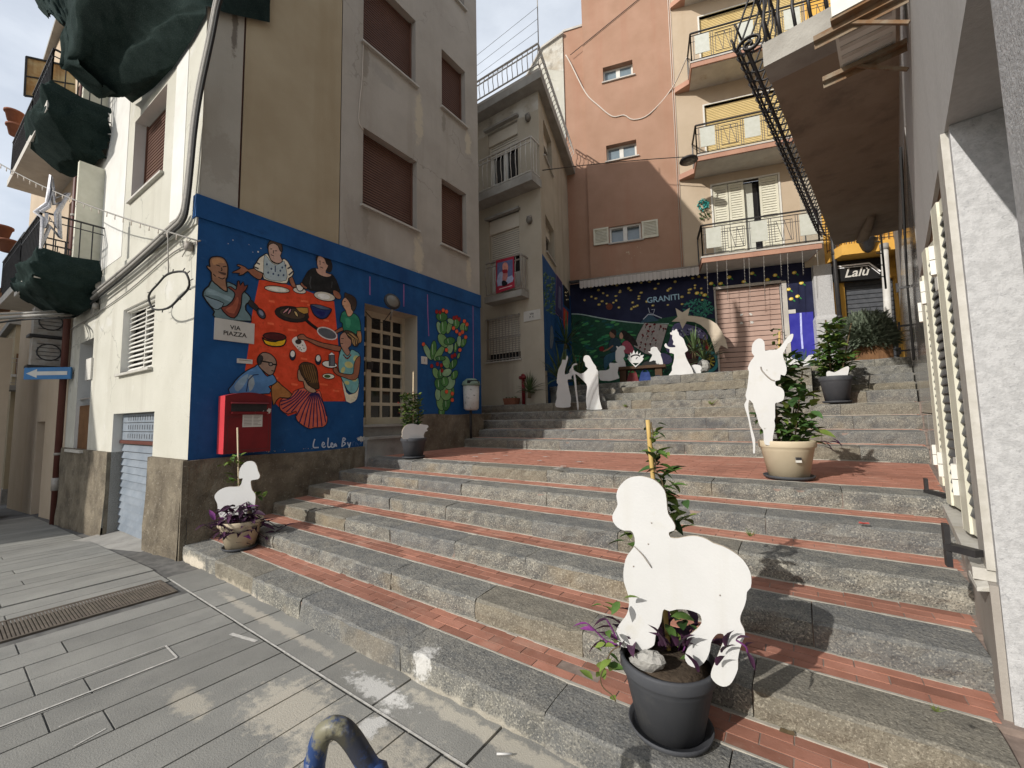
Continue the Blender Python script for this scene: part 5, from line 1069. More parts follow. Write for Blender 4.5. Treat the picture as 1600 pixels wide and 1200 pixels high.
# awning folded against the wall
aw = thing('awning', FB.p(-3.5, 6.2, 0), 'long folded awning with a scalloped striped valance above the night mural', 'awning')
dA = .35; (ua, za), (ub, zb_) = FB.px(905.6, 439, dA), FB.px(1092, 415, dA); zA = (za + zb_) / 2
c = MB(); c.hexa([FB.p(-5.75, zA + .03, 0), FB.p(-1.35, zA + .03, 0), FB.p(-1.35, zA - .02, dA - .05), FB.p(-5.75, zA - .02, dA - .05), FB.p(-5.75, zA + .10, 0), FB.p(-1.35, zA + .10, 0), FB.p(-1.35, zA + .05, dA - .05), FB.p(-5.75, zA + .05, dA - .05)], 'iron_black'); c.build('hood', aw)
c = MB(); c.tube([FB.p(ua, zA, dA - .03), FB.p(ub, zA, dA - .03)], .04, 'iron_grey', 8); c.build('roller', aw)
n = 30; c = MB(); wv = (ub - ua) / n
for i in range(n):
    a = ua + wv * i; P = [(a, zA), (a + wv, zA), (a + wv, zA - .25), (a + wv * .75, zA - .29), (a + wv * .5, zA - .30), (a + wv * .25, zA - .29), (a, zA - .25)]
    c.plate([[FB.p(u, z, dA + (.003 if i % 2 else 0)) for u, z in P]], FB.n, .004, 'awning_cloth')
    c.fbox(FB, a - .006, a + .006, zA - .25, zA, dA + .003, dA + .006, 'iron_grey')
c.build('valance', aw)

yb = thing('house', FB.p(3.0, 2.58, 0), 'bright yellow house with a dark shop shutter at the top of the stairs', 'house')
YS = (2.46, 3.7, 2.5, FB.px(1320, 440)[1]); YBD = (2.35, 3.2, FB.px(1320, 366, .0)[1], FB.px(1320, 366)[1] + 2.1)
c = MB(); wall(c, FB, 2.03, 6.5, 2.2, ZTOP - 4, [YS, YBD], 'plaster_yellow', reveal=.2); c.build('wall', yb)
c = MB(); c.fbox(FB, YS[0], YS[1], YS[2], YS[3], -.2, -.17, 'iron_black'); so = c.build('shop_shutter', yb)
n = 22; hh = (YS[3] - YS[2]) / n
for i in range(n):
    c = MB(); z = YS[2] + i * hh; c.hexa([FB.p(YS[0], z + .01, -.17), FB.p(YS[1], z + .01, -.17), FB.p(YS[1], z + .01, -.13), FB.p(YS[0], z + .01, -.13), FB.p(YS[0], z + hh - .006, -.17), FB.p(YS[1], z + hh - .006, -.17), FB.p(YS[1], z + hh - .006, -.15), FB.p(YS[0], z + hh - .006, -.15)], 'louvre_dark'); c.build('slat', so)
c = MB(); c.fbox(FB, YBD[0], YBD[1], YBD[2], YBD[3], -.2, -.15, 'wood_brown'); c.build('balcony_door', yb)
zy = FB.px(1297, 385, .7)[1]
c = MB(); c.add([FB.p(2.05, zy - .3, 0), FB.p(2.2, zy - .3, .7), FB.p(4.4, zy - .3, .7), FB.p(4.4, zy - .3, 0), FB.p(2.05, zy, 0), FB.p(2.2, zy, .7), FB.p(4.4, zy, .7), FB.p(4.4, zy, 0)], [(0, 1, 2, 3), (7, 6, 5, 4), (0, 4, 5, 1), (1, 5, 6, 2)], 'plaster_yellow'); bo = c.build('balcony', yb)
c = MB(); pts = [FB.p(2.1, 0, .02), FB.p(2.22, 0, .66), FB.p(4.3, 0, .66)]; railing(c, [(p.x, p.y) for p in pts], zy, zy + .95, 'iron_black', .12); c.build('railing', bo)
sg = thing('shop_sign', FB.p(2.9, FB.px(1340, 425, .2)[1], .2), 'black shop sign reading Lalù in white script on the yellow wall', 'sign')
q = [FB.px(x, y, .2) for x, y in ((1303, 414), (1308, 409), (1378, 402), (1382, 430), (1379, 434), (1309, 440), (1303, 434))]
c = MB(); c.plate([[FB.p(u, z, .2) for u, z in q][::-1]], FB.n, .2, 'cutout_black'); c.build('board', sg)
A = Art(FB, .203); A.line((.80, .80, .80), [(1304, 417), (1358, 411), (1376, 424)], .045); A.line((.80, .80, .80), [(1304, 420), (1357, 414.5), (1375, 428)], .02); A.done('stripe', sg)
u_, z_ = FB.px(1337, 426, .2); lettering(FB, u_, z_, .206, 'Lalù', .36, 'sign_white', sg, .006, .35, .02)
# ================================================================== RIGHT BUILDING
rb = thing('shop_building', FR.p(0, 0, 0), 'grey stone building with folded louvred shop shutters and polished stone cladding', 'building')
ZL = 2.88
SW0, SW1, WZ0, WZ1 = .30, 2.92, .92, ZL
c = MB()
# granite jamb at the far side of the doorway, soffit and near pier
c.fbox(FR, .03, .50, -.3, ZL - .002, -1.6, -.012, 'granite_white'); c.build('granite_jamb', rb)
c = MB(); c.fbox(FR, -4.5, -1.06, -.3, ZL - .002, -1.5, 0, 'granite_white'); c.build('granite_pier', rb)
c = MB(); c.fbox(FR, -1.2, .2, -.2, ZL, -1.65, -1.55, 'glass_dark'); c.build('shop_door', rb)
c = MB(); c.fbox(FR, -4.5, 3.0, ZL, ZL + .35, -1.7, .0, 'stone_lintel'); c.build('lintel', rb)
c = MB(); c.fbox(FR, -4.5, 3.0, ZL + .352, 5.0, -1.7, -.006, 'stone_lintel'); c.fbox(FR, 3.002, 15.5, 4.45, 5.0, -1.7, -.008, 'stone_lintel'); c.fbox(FR, -4.5, 15.5, 5.002, 14, -1.7, -.01, 'plaster_grey'); c.build('upper_wall', rb)
c = MB()
s_ = 2.98
while s_ < 15.5:
    e = min(s_ + 1.15, 15.5)
    for za, zb_ in ((-.2, 1.55), (1.56, 3.0), (3.01, 4.44)):
        c = MB(); c.fbox(FR, s_, e - .006, za, zb_, -1.7, rs.uniform(-.004, 0), 'polished_stone'); c.build('stone_panel', rb)
    s_ = e
c = MB(); c.fbox(FR, .085, SW0, WZ0 - .01, ZL - .003, -.3, .014, 'marble_trim'); c.build('window_jamb', rb)
c = MB(); c.fbox(FR, .10, SW1 + .12, WZ0 - .06, WZ0 - .01, -.3, .055, 'marble_trim'); c.hexa([FR.p(.06, WZ0 - .09, .0), FR.p(.2, WZ0 - .075, .0), FR.p(.2, WZ0 - .075, .062), FR.p(.06, WZ0 - .10, .05), FR.p(.06, WZ0 - .065, .0), FR.p(.2, WZ0 - .055, .0), FR.p(.2, WZ0 - .055, .060), FR.p(.07, WZ0 - .085, .048)], 'marble_trim'); c.build('window_sill', rb)
c = MB(); c.fbox(FR, .048, SW1 + .1, -.3, WZ0 - .062, -.011, .014, 'sill_apron'); c.build('apron', rb)
c = MB(); c.fbox(FR, SW0, SW1 + .05, WZ0 - .01, ZL, -.35, -.30, 'glass_dark'); c.fbox(FR, SW1, SW1 + .06, WZ0 - .01, ZL - .003, -.3, .0, 'marble_trim'); wo = c.build('shop_window', rb)
c = MB(); c.fbox(FR, SW0, SW1, ZL - .10, ZL - .004, -.16, -.02, 'wood_brown'); c.build('shutter_track', wo)
# bi-fold shutters, part folded
px_ = [(SW0 + .02, -.06), (SW0 + .46, .0), (SW0 + .90, -.05), (SW0 + 1.34, .01), (SW0 + 1.78, -.05), (SW0 + 2.2, .0), (SW1 - .02, -.05)]
for i, (a, e) in enumerate(zip(px_, px_[1:])):
    A0, E0 = FR.p(a[0], 0, a[1]), FR.p(e[0], 0, e[1]); dv_ = E0 - A0; Lf = dv_.length; nn_ = V((-dv_.y, dv_.x, 0))
    F = Fr(A0, dv_, nn_); z0, z1 = WZ0 + .02, ZL - .12
    lf = MB(); w_ = .115
    for ua, ub in ((.004, w_), (Lf - w_, Lf - .004)): lf.fbox(F, ua, ub, z0, z1, -.024, .026, 'ivory_paint')
    lf.fbox(F, w_, Lf - w_, z0, z0 + .09, -.014, .014, 'ivory_paint'); lf.fbox(F, w_, Lf - w_, z1 - .08, z1, -.014, .014, 'ivory_paint'); lo = lf.build('shutter', rb)
    n = 27; dz = (z1 - z0 - .17) / n; sl = None
    def slat_at(mb, z): mb.hexa([F.p(w_, z, .016), F.p(Lf - w_, z, .016), F.p(Lf - w_, z + .007, .020), F.p(w_, z + .007, .020), F.p(w_, z + dz * 1.1, -.004), F.p(Lf - w_, z + dz * 1.1, -.004), F.p(Lf - w_, z + dz * 1.1 + .007, .0), F.p(w_, z + dz * 1.1 + .007, .0)], 'louvre_dark')
    if i < 3:
        for k in range(n): sl = MB(); slat_at(sl, z0 + .09 + dz * k); sl.build('slat', lo)
    else:
        sl = MB()
        for k in range(n): slat_at(sl, z0 + .09 + dz * k)
        sl.build('slats', lo)
    for zz in (z0 + .18, z1 - .38):
        hg = MB(); hg.fbox(F, -.004, .06, zz, zz + .085, .026, .050, 'white_pvc'); hg.fbox(F, -.004, .06, zz + .09, zz + .17, .026, .050, 'white_pvc'); hg.build('hinge', lo)
for (bx, by, tx, ty) in ((1530, 864, 1480, 853), (1478, 771, 1448, 768)):
    q = FR.px(bx, by, .03); P = FR.p(q[0], .97, .03); T = atz(tx, ty, .97)
    c = MB(); c.bar(P, T, .045, 'iron_black', .03); c.bar(T + V((0, 0, -.09)), T + V((0, 0, .10)), .045, 'iron_black', .02); c.build('shutter_hook', rb)
for (s0, z0) in ((5.2, 3.3), (6.8, 3.0), (8.4, 2.75)):
    c = MB(); P = FR.p(s0, z0, 0); T = FR.p(s0, z0, .13); c.bar(P, T, .03, 'iron_black'); c.bar(T + V((0, 0, -.06)), T + V((0, 0, .07)), .03, 'iron_black'); c.build('shutter_hook', rb)
c = MB()
for k in range(2): c.tube([FR.p(3.3 + .12 * k, 4.4, .03), FR.p(5.2, 3.3, .03), FR.p(5.3 + k * .2, 2.3, .03)], .014, 'cable_dark', 5)
c.build('wall_cable', rb)
# balcony with its bowed iron railing
bz = 5.15; s0, s1, dp = 2.1, 8.4, 1.0
c = MB(); c.fbox(FR, s0, s1, bz, bz + .24, -.05, dp, 'soffit_brown'); c.fbox(FR, s0 - .02, s0 + .28, bz - .004, bz + .25, -.02, dp + .01, 'concrete_slab'); bo = c.build('balcony', rb)
c = MB(); n = int((s1 - s0) / .17)
for i in range(n + 1):
    s_ = s0 + .03 + (s1 - s0 - .06) * i / n
    prof = [(dp - .05, bz + .26), (dp + .10, bz + .26), (dp + .24, bz + .32), (dp + .30, bz + .45), (dp + .25, bz + .62), (dp + .12, bz + .85), (dp + .03, bz + 1.15), (dp + .03, bz + 1.4)]
    c.tube([FR.p(s_ + (.05 if j in (3, 4) else 0), z, d) for j, (d, z) in enumerate(prof)], .011, 'iron_black', 5)
    for zc, dc, r_ in ((bz + .33, dp + .22, .085), (bz + .45, dp + .28, .11), (bz + .62, dp + .24, .10)):
        c.tube([FR.p(s_ + .05 + r_ * cos(a), zc + r_ * sin(a) * .8, dc + .02 * sin(a)) for a in [2 * pi * k / 9 for k in range(9)]], .0095, 'iron_black', 4, closed=True)
for z, d in ((bz + 1.4, dp + .03), (bz + .98, dp + .07), (bz + .27, dp + .14)): c.tube([FR.p(s0, z, d), FR.p(s1, z, d)], .016, 'iron_black', 5)
for k in range(8):
    d = .1 + k * .125; c.tube([FR.p(s0 + .04, bz + .25, d), FR.p(s0 - .04, bz + .45, d + .01), FR.p(s0 + .03, bz + .7, d), FR.p(s0 + .03, bz + 1.4, d)], .016, 'iron_black', 5)
c.tube([FR.p(s0 + .03, bz + 1.4, 0), FR.p(s0 + .03, bz + 1.4, dp + .03)], .02, 'iron_black', 5)
for k in range(2):   # scrolls at the near corner
    pts = [FR.p(s0 - .02 + .02 * k, bz + .33 + .10 * (1 - t) * sin(t * 11), dp + .12 + .13 * (1 - t) * cos(t * 11)) for t in [j / 24 for j in range(24)]]; c.tube(pts, .012, 'iron_black', 5)
c.build('railing', bo)
c = MB()
c.tube([FR.p(s1 - 1.2, bz - .02, .35), FR.p(s1 - .4, bz - .10, .5), FR.p(s1, bz - .04, .6)], [.06, .10, .04], 'soffit_brown', 8); c.build('rolled_sheet', bo)
# upper storey balcony slab out of sight keeps the facade whole
# ---------------- air conditioner on brackets
ac = thing('air_conditioner', FR.p(1.35, 4.45, .3), 'old rusty air conditioner on wall brackets under the right hand balcony', 'air conditioner')
c = MB(); c.fbox(FR, 1.02, 1.72, 4.46, 5.02, .06, .40, 'white_pvc')
for k in range(6): c.fbox(FR, 1.05 + k * .11, 1.09 + k * .11, 4.452, 4.461, .08, .38, 'iron_white')
c.build('body', ac)
c = MB(); c.fbox(FR, 1.03, 1.2, 4.44, 4.462, .06, .41, 'rust_metal'); c.build('rusty_base', ac)
c = MB()
for s_ in (1.11, 1.63): c.fbox(FR, s_ - .02, s_ + .02, 4.40, 4.44, 0, .52, 'rust_metal'); c.fbox(FR, s_ + .02, s_ + .024, 4.36, 4.44, 0, .52, 'rust_metal'); c.bar(FR.p(s_, 4.2, .01), FR.p(s_, 4.41, .3), .022, 'rust_metal')
c.build('bracket', ac)

# ================================================================== STREET TO THE LEFT
nh = thing('house', FS.p(6.3, -.4, 0), 'shaded neighbouring house with flower pot balconies further down the street', 'house')
c = MB(); wall(c, FS, 6.25, 13, -1.5, 12.5, [(6.8, 7.7, 4.6, 6.8), (6.8, 7.7, 7.6, 9.7), (8.6, 9.5, -.6, 1.7)], 'plaster_tan', d=-.06); c.quad([FS.p(6.25, -1.5, -.06), FS.p(6.25, 12.5, -.06), FS.p(6.25, 12.5, -6), FS.p(6.25, -1.5, -6)], 'plaster_tan'); c.quad([FS.p(13, -1.5, -.06), FS.p(13, 12.5, -.06), FS.p(13, 12.5, -6), FS.p(13, -1.5, -6)], 'plaster_tan'); c.build('wall', nh)
for (a, e, z0, z1) in ((6.8, 7.7, 4.6, 6.8), (6.8, 7.7, 7.6, 9.7), (8.6, 9.5, -.6, 1.7)):
    c = MB(); c.fbox(FS, a, e, z0, z1, -.25, -.2, 'wood_brown'); c.build('door', nh)
for zt_ in (4.55, 7.55):
    c = MB(); c.fbox(FS, 6.45, 9.3, zt_ - .16, zt_, -.06, .74, 'slab_white'); bo = c.build('balcony', nh)
    c = MB(); pts = [FS.p(6.5, 0, 0), FS.p(6.5, 0, .70), FS.p(9.25, 0, .70), FS.p(9.25, 0, 0)]; railing(c, [(p.x, p.y) for p in pts], zt_, zt_ + .95, 'iron_black', .13); c.build('railing', bo)
c = MB(); c.box((FS.p(6.25, 0, 0).x - 7, FS.p(13, 0, 0).y, 12.5), (FS.p(6.25, 0, 0).x, FS.p(6.25, 0, 0).y + 6, 12.62), 'concrete'); c.build('roof', nh)
scr = Fr(FS.p(6.2, 0, 0), FS.n, -FS.u)
ms = thing('metal_screen', scr.at(80, 120), 'rust stained metal sheet screening the end of an upper balcony', 'screen')
c = MB(); q = [scr.px(x, y) for x, y in ((41, 89), (118, 106), (118, 160), (38, 150))]; c.plate([[scr.p(u, z, 0) for u, z in q]], scr.n, .02, 'rusty_sheet'); c.build('sheet', ms)
c = MB()
for (a, e) in ((0, 1), (0, 3), (3, 2)): c.bar(scr.p(*q[a], .01), scr.p(*q[e], .01), .03, 'iron_black')
c.bar(scr.p(q[0][0], (q[0][1] + q[3][1]) / 2, .01), scr.p(q[1][0], (q[1][1] + q[2][1]) / 2, .01), .02, 'iron_black'); c.build('frame', ms)
pp = thing('drainpipe', FS.p(6.22, 0, .1), 'brown drainpipe running down beside the cream corner building', 'drainpipe')
c = MB(); c.tube([FS.p(6.22, zg(-12.4) - .02, .08), FS.p(6.22, 12, .08)], .055, 'pipe_brown', 10); c.build('pipe', pp)
c = MB()
for z in (1.0, 2.6, 4.1, 6): c.tube([FS.p(6.22, z, .08), FS.p(6.22, z + .05, .08)], .063, 'iron_grey', 10)
c.build('clamp', pp)
c = MB(); c.tube([FS.p(6.22, .3, .08), FS.p(6.22, .55, .08)], .068, 'iron_grey', 10); c.build('joint', pp)
# houses at the far end of the street
def far_house(x0, x1, y0, y1, z0, z1, m, label, wins=(), roof='tile', name='house', plinth=None):
    t = thing(name, (x0, y0, z0), label, 'house'); c = MB(); c.box((x0, y0, z0), (x1, y1, z1), m); c.build('wall', t)
    if plinth: c = MB(); c.box((x0 - .03, y0 - .03, z0), (x1 + .03, y1 + .03, z0 + plinth), 'concrete'); c.build('plinth', t)
    c = MB(); o_ = .45
    if roof == 'tile': c.hexa([(x0 - o_, y0 - o_, z1), (x1 + o_, y0 - o_, z1), (x1 + o_, y1, z1 + .9), (x0 - o_, y1, z1 + .9), (x0 - o_, y0 - o_, z1 + .16), (x1 + o_, y0 - o_, z1 + .16), (x1 + o_, y1, z1 + 1.06), (x0 - o_, y1, z1 + 1.06)], 'roof_tile')
    else: c.box((x0 - .15, y0 - .15, z1), (x1 + .15, y1 + .15, z1 + .18), 'concrete')
    c.build('roof', t)
    for (ya, yb_, za, zb_) in wins:
        c = MB(); c.box((x1 - .1, ya, za), (x1 + .02, yb_, zb_), 'wood_brown'); wo = c.build('window', t); c = MB(); c.box((x1, ya - .08, za - .08), (x1 + .08, yb_ + .08, za), 'slab_white'); c.build('sill', wo)
    return t
fy = lambda px, X: (plane(px, 600, (X, 0, 0), V((1, 0, 0)))).y
fz = lambda px, py, X: (plane(px, py, (X, 0, 0), V((1, 0, 0)))).z
X1 = -21.
t = far_house(X1 - 5, X1, fy(18, X1), fy(53, X1) + 1.4, -1.5, fz(30, 508, X1), 'plaster_sand', 'ochre house closing the far end of the left street', [(fy(22, X1), fy(32, X1), fz(20, 585, X1), fz(20, 552, X1)), (fy(36, X1), fy(44, X1), fz(40, 585, X1), fz(40, 560, X1))], 'flat', plinth=1.1)
c = MB(); zb0 = fz(30, 612, X1); c.box((X1, fy(8, X1), zb0), (X1 + .9, fy(53, X1), zb0 + .15), 'concrete'); bo = c.build('balcony', t)
c = MB(); railing(c, [(X1 + .85, fy(8, X1)), (X1 + .85, fy(53, X1))], zb0 + .15, zb0 + 1.0, 'iron_grey', .15); c.build('railing', bo)
far_house(-34, -27.5, fy(20, -27.5) - 1, fy(62, -27.5) + 2, -2, fz(30, 470, -27.5), 'plaster_tan', 'tall tan house seen over the ochre house down the street', [(fy(30, -27.5), fy(38, -27.5), fz(30, 500, -27.5), fz(30, 480, -27.5))])
far_house(-16.6, -15.6, fy(0, -15.6) - 3, fy(15, -15.6), -1.4, fz(10, 528, -15.6), 'plaster_tan', 'low house with a tiled eave at the left edge of the street', [])
far_house(-46, -40, 2, 14, -2, fz(20, 462, -40), 'plaster_peeled', 'old stone house on the slope beyond the street', [(4, 5.2, 7.0, 8.5), (7, 8.2, 7, 8.5)], 'flat')
gp = thing('gatepost', (-18.5, fy(60, -18.5), -.8), 'pale gatepost with a cap in front of the ochre house', 'gatepost'); ya = fy(54, -18.5)
c = MB(); c.box((-18.8, ya, -1), (-18.4, ya + .5, fz(60, 642, -18.4)), 'plaster_cream'); c.build('post', gp)
c = MB(); zc = fz(60, 642, -18.4); c.box((-18.9, ya - .15, zc), (-18.3, ya + .65, zc + .12), 'slab_white'); c.build('cap', gp)
# the low house across the street that shades it (behind the photographer's left)
far_house(-40, -14.9, -13, -6.2, -2, 9.0, 'plaster_cream', 'low cream house across the street from the corner building', [], 'flat')

# air conditioners on the neighbour's wall
for i, (px, py, lab) in enumerate(((72, 513, 'upper grey air conditioner on the neighbouring house wall'), (66, 556, 'lower grey air conditioner above the blue arrow sign'))):
    P = FS.at(84, py, .1); u_, z_ = FS.px(86, py, .1)
    a = thing('air_conditioner', FS.p(u_, z_, .1), lab, 'air conditioner', 'air conditioners down the street')
    u_ = 6.45 + .0 * i
    c = MB(); c.fbox(FS, u_, u_ + .28, z_ - .28, z_ + .28, .08, .50, 'iron_grey'); c.build('body', a)
    c = MB(); G = Fr(FS.p(u_, 0, 0), FS.n, -FS.u)
    c.tube([G.p(.27 + .17 * cos(t), z_ + .17 * sin(t), .005) for t in [2 * pi * k / 14 for k in range(14)]], .012, 'iron_black', 5, closed=True)
    for k in range(5): c.fbox(G, .12, .44, z_ - .16 + k * .08, z_ - .15 + k * .08, .002, .01, 'iron_black')
    c.build('fan_grille', a)
    c = MB(); c.fbox(FS, u_ - .02, u_ + .34, z_ - .33, z_ - .28, 0, .55, 'iron_black'); c.build('bracket', a)
# blue one way sign
F = None
Rp = FS.p(5.85, 0, .10); dirs = V((-.80, -.60, 0)); q0 = plane(110, 588, Rp, V((.6, -.8, 0)))
FA = Fr((q0.x, q0.y, 0), V((.80, .60, 0)), V((.60, -.80, 0)))
r_ = [FA.px(x, y) for x, y in ((38, 574.5), (111, 580.5), (110, 597), (38, 593))]
zc = (r_[0][1] + r_[3][1]) / 2; hh = .5 * (r_[0][1] - r_[3][1])
sg = thing('arrow_sign', FA.p(r_[0][0] / 2, zc, 0), 'blue one way sign with a white arrow pointing left', 'sign')
c = MB(); c.fbox(FA, r_[0][0], 0, zc - hh, zc + hh, -.03, 0, 'sign_blue'); c.build('panel', sg)
Lw = -r_[0][0]; u0 = r_[0][0]
c = MB(); P = [(u0 + Lw * .05, zc), (u0 + Lw * .28, zc + hh * .75), (u0 + Lw * .28, zc + hh * .32), (u0 + Lw * .93, zc + hh * .32), (u0 + Lw * .93, zc - hh * .32), (u0 + Lw * .28, zc - hh * .32), (u0 + Lw * .28, zc - hh * .75)]
c.plate([[FA.p(u, z, .003) for u, z in P]], FA.n, 0, 'sign_white', front_only=True); c.build('arrow', sg)
c = MB(); c.tube([FA.p(-.03, zc, -.02), FS.p(5.85, zc, 0)], .018, 'iron_grey', 6); c.tube([FA.p(-.3, zc, -.03), FS.p(5.95, zc + .1, 0)], .015, 'iron_grey', 6); c.build('bracket', sg)

# ---------------- shade nets slung under the balconies
def net(name, rows, label, seed, sag=.0):
    r_ = random.Random(seed); n = 44; m = len(rows) ; c = MB(); P = []; K = 10
    def at(poly, t):
        f = t * (len(poly) - 1); i = min(int(f), len(poly) - 2); return poly[i].lerp(poly[i + 1], f - i)
    full = []
    for i in range(m - 1):
        for k in range(K): full.append((i, k / K))
    full.append((m - 2, 1.0))
    ph = [r_.uniform(0, 6) for _ in range(9)]
    for a, (i, f) in enumerate(full):
        for j in range(n + 1):
            t = j / n; p = at(rows[i], t).lerp(at(rows[i + 1], t), f)
            k_ = sin(pi * a / (len(full) - 1)) ** .5
            w_ = .040 * sin(15 * t + a * .30 + ph[0]) + .030 * abs(sin(17 * t - a * .32 + ph[1])) + .022 * sin(a * .75 + 8 * t + ph[2]) + .016 * sin(55 * t + 9 * sin(a * .2 + ph[3])) + .010 * sin(41 * t - a * .9 + ph[4]) + r_.uniform(-.004, .004)
            p = p + V((w_ * .5, -w_, w_ * .8)) * k_ + V((0, 0, -sag * sin(pi * t) * k_)); P.append(p)
    fs = [(a * (n + 1) + j, a * (n + 1) + j + 1, (a + 1) * (n + 1) + j + 1, (a + 1) * (n + 1) + j) for a in range(len(full) - 1) for j in range(n)]
    c.add(P, fs, 'net_green', True); o = c.build(name, org=P[0]); o['label'] = label; o['category'] = 'shade net'; return o
I = [FS.at(x, y, .03) for x, y in ((207, 161), (240, 138), (272, 104), (300, 62), (322, 22))] + [FS.p(-.05, FS.px(325, 15)[1], .04), FM.p(.20, FM.px(345, 20)[1], .06), FM.p(.75, FM.px(383, 12)[1], .05)]
zo = FS.px(118, 95, .78); sl = [3.05, 2.9, 2.7, 2.2, 1.6, 1.0, .4, -.1]
O1 = [FS.at(180, 150, .35)] + [FS.p(q - .1 * k, zo[1] - .15 + .10 * k, .42) for k, q in enumerate(sl[1:6])] + [FM.p(.15, 9.7, .35), FM.p(.72, 9.9, .25)]
O2 = [FS.at(122, 98, .76)] + [FS.p(q, zo[1] + .12 * k, .84) for k, q in enumerate(sl[1:6])] + [FS.p(-.25, 10.6, .8), FM.p(.72, 10.6, .5)]
O3 = [FS.at(112, 55, .80)] + [FS.p(q, zo[1] + 1.1 + .1 * k, .86) for k, q in enumerate(sl[1:6])] + [FS.p(-.3, 12, .85), FM.p(.74, 12, .55)]
net('shade_net', [I, O1, O2, O3], 'huge dark green net slung under the top corner balcony', 2, .06)
net('shade_net', [[FS.at(116, 42, .5), FS.at(104, 32, .5), FS.at(84, 10, .5)], [FS.at(114, 47, .78), FS.at(92, 33, .86), FS.at(64, 18, .88)], [FS.at(112, 20, .80), FS.at(90, 0, .88), FS.at(57, -14, .90)], [FS.at(112, -30, .80), FS.at(90, -40, .88), FS.at(52, -40, .90)]], 'dark green net edge showing beside the huge corner net', 4, .02)
def balc_net(zt_, label, seed, low):
    Q = lambda z, *ps: [FS.p(a, zt_ + z * .85 + (dz[0] if dz else 0), d * .80) for a, d, *dz in ps]
    r1 = Q(.40, (4.19, .04), (4.19, .5, -.04), (4.19, 1.0, .02), (4.9, 1.02, -.1), (6.1, 1.0)); r2 = Q(.10, (4.15, .03), (4.08, .5), (4.10, 1.06), (5.0, 1.12), (6.1, 1.05))
    r3 = Q(-.22, (4.2, .03), (4.14, .5), (4.22, .98), (5.0, 1.05), (6.05, .95)); r4 = Q(-low, (4.35, .03), (4.5, .25), (4.7, .45), (5.2, .5), (5.9, .45)); r5 = Q(-low - .05, (4.38, .03), (4.5, .1), (4.8, .1), (5.2, .1), (5.6, .1))
    net('shade_net', [r1, r2, r3, r4, r5], label, seed, .03)
balc_net(7.22, 'dark green net tied under the upper small balcony', 6, .62); balc_net(4.25, 'dark green net bulging under the lower small balcony', 8, .55)
# terracotta pots hung on the neighbour's balcony rails
def tpot(loc, r, h, label, group, plant=None, pm='leaf_dark'):
    t = thing('flower_pot', loc, label, 'flower pot', group); c = MB(); c.lathe([(r * .68, 0), (r * .95, h * .82), (r * 1.08, h * .82), (r * 1.08, h), (r * .92, h), (r * .85, h * .8), (0, h * .8)], loc, 'terracotta', 16); c.build('pot_body', t); return t
for i, (px, py, d, lab) in enumerate(((22, 182, .66, 'terracotta pot with dry flowers on the upper balcony rail'), (25, 204, .64, 'terracotta pot hanging lowest outside the upper balcony'), (3, 362, .80, 'terracotta pot at the left corner of the lower balcony rail'), (12, 384, .74, 'terracotta pot hanging below the rail of the lower balcony'), (44, 394, .40, 'terracotta pot standing on the lower balcony floor'))):
    P = FS.at(px, py, d); tpot((P.x, P.y, P.z - .14), .17, .26, lab, 'terracotta balcony pots')
# ================================================================== THINGS ON THE STREET FACADE
pb = thing('post_box', FM.p(.6, 1.2, .1), 'red wall post box with a white notice on its front', 'post box')
q = [FM.px(x, y, .24) for x, y in ((352, 618), (425, 612), (425, 702), (351, 712))]; ua, ub = q[0][0], q[1][0]; z0 = FM.px(388, 707, .24)[1]; z1 = FM.px(352, 618, .24)[1]
c = MB(); arc = [(ub - (ub - ua) * t, z1 + .05 * sin(pi * t)) for t in [k / 8 for k in range(9)]]
c.plate([[FM.p(u, z, .24) for u, z in [(ua, z0), (ub, z0)] + arc[:-1] + [(ua, z1)]]], FM.n, .20, 'postbox_red', 'postbox_side'); c.build('body', pb)
zs1, zs0 = z1 - .10, z1 - .20
c = MB(); c.fbox(FM, ua + .07, ub - .06, zs0, zs1, .22, .2415, 'iron_black'); c.build('letter_slot', pb)
c = MB(); c.hexa([FM.p(ua + .06, zs1, .24), FM.p(ub - .05, zs1, .24), FM.p(ub - .05, zs1, .29), FM.p(ua + .06, zs1, .29), FM.p(ua + .06, zs1 + .02, .24), FM.p(ub - .05, zs1 + .02, .24), FM.p(ub - .05, zs1 + .02, .27), FM.p(ua + .06, zs1 + .02, .27)], 'postbox_red'); c.fbox(FM, ua + .07, ub - .06, zs0 - .03, zs0 - .005, .24, .275, 'postbox_red'); c.build('rain_lip', pb)
c = MB(); n0, n1 = FM.px(380, 650, .24), FM.px(409, 666, .24); c.fbox(FM, FM.px(379, 655, .24)[0], FM.px(410, 655, .24)[0], FM.px(395, 667, .24)[1], FM.px(395, 648, .24)[1], .24, .2425, 'sign_white'); no = c.build('notice', pb)
c = MB()
for k in range(7):
    z = FM.px(395, 649.5 + k * 2.3, .24)[1]; a, e = FM.px(381, 655, .24)[0], FM.px(408, 655, .24)[0]
    c.fbox(FM, a, (a + e) / 2 - .01, z - .008, z, .2425, .2431, 'iron_grey'); c.fbox(FM, (a + e) / 2 + .01, e - .02 * (k % 3), z - .008, z, .2425, .2431, 'iron_grey')
c.build('print', no)
c = MB(); u_, z_ = FM.px(420, 642, .24); splash(c, lambda u, v, d: FM.p(u, v, .2412 + d * .4), u_, z_, .03, .04, 12, 'sign_white', .01, .02, 3); u_, z_ = FM.px(410, 642, .24); splash(c, lambda u, v, d: FM.p(u, v, .2412 + d * .4), u_, z_, .02, .015, 6, 'sign_white', .006, .012, 4); c.build('torn_sticker', pb)
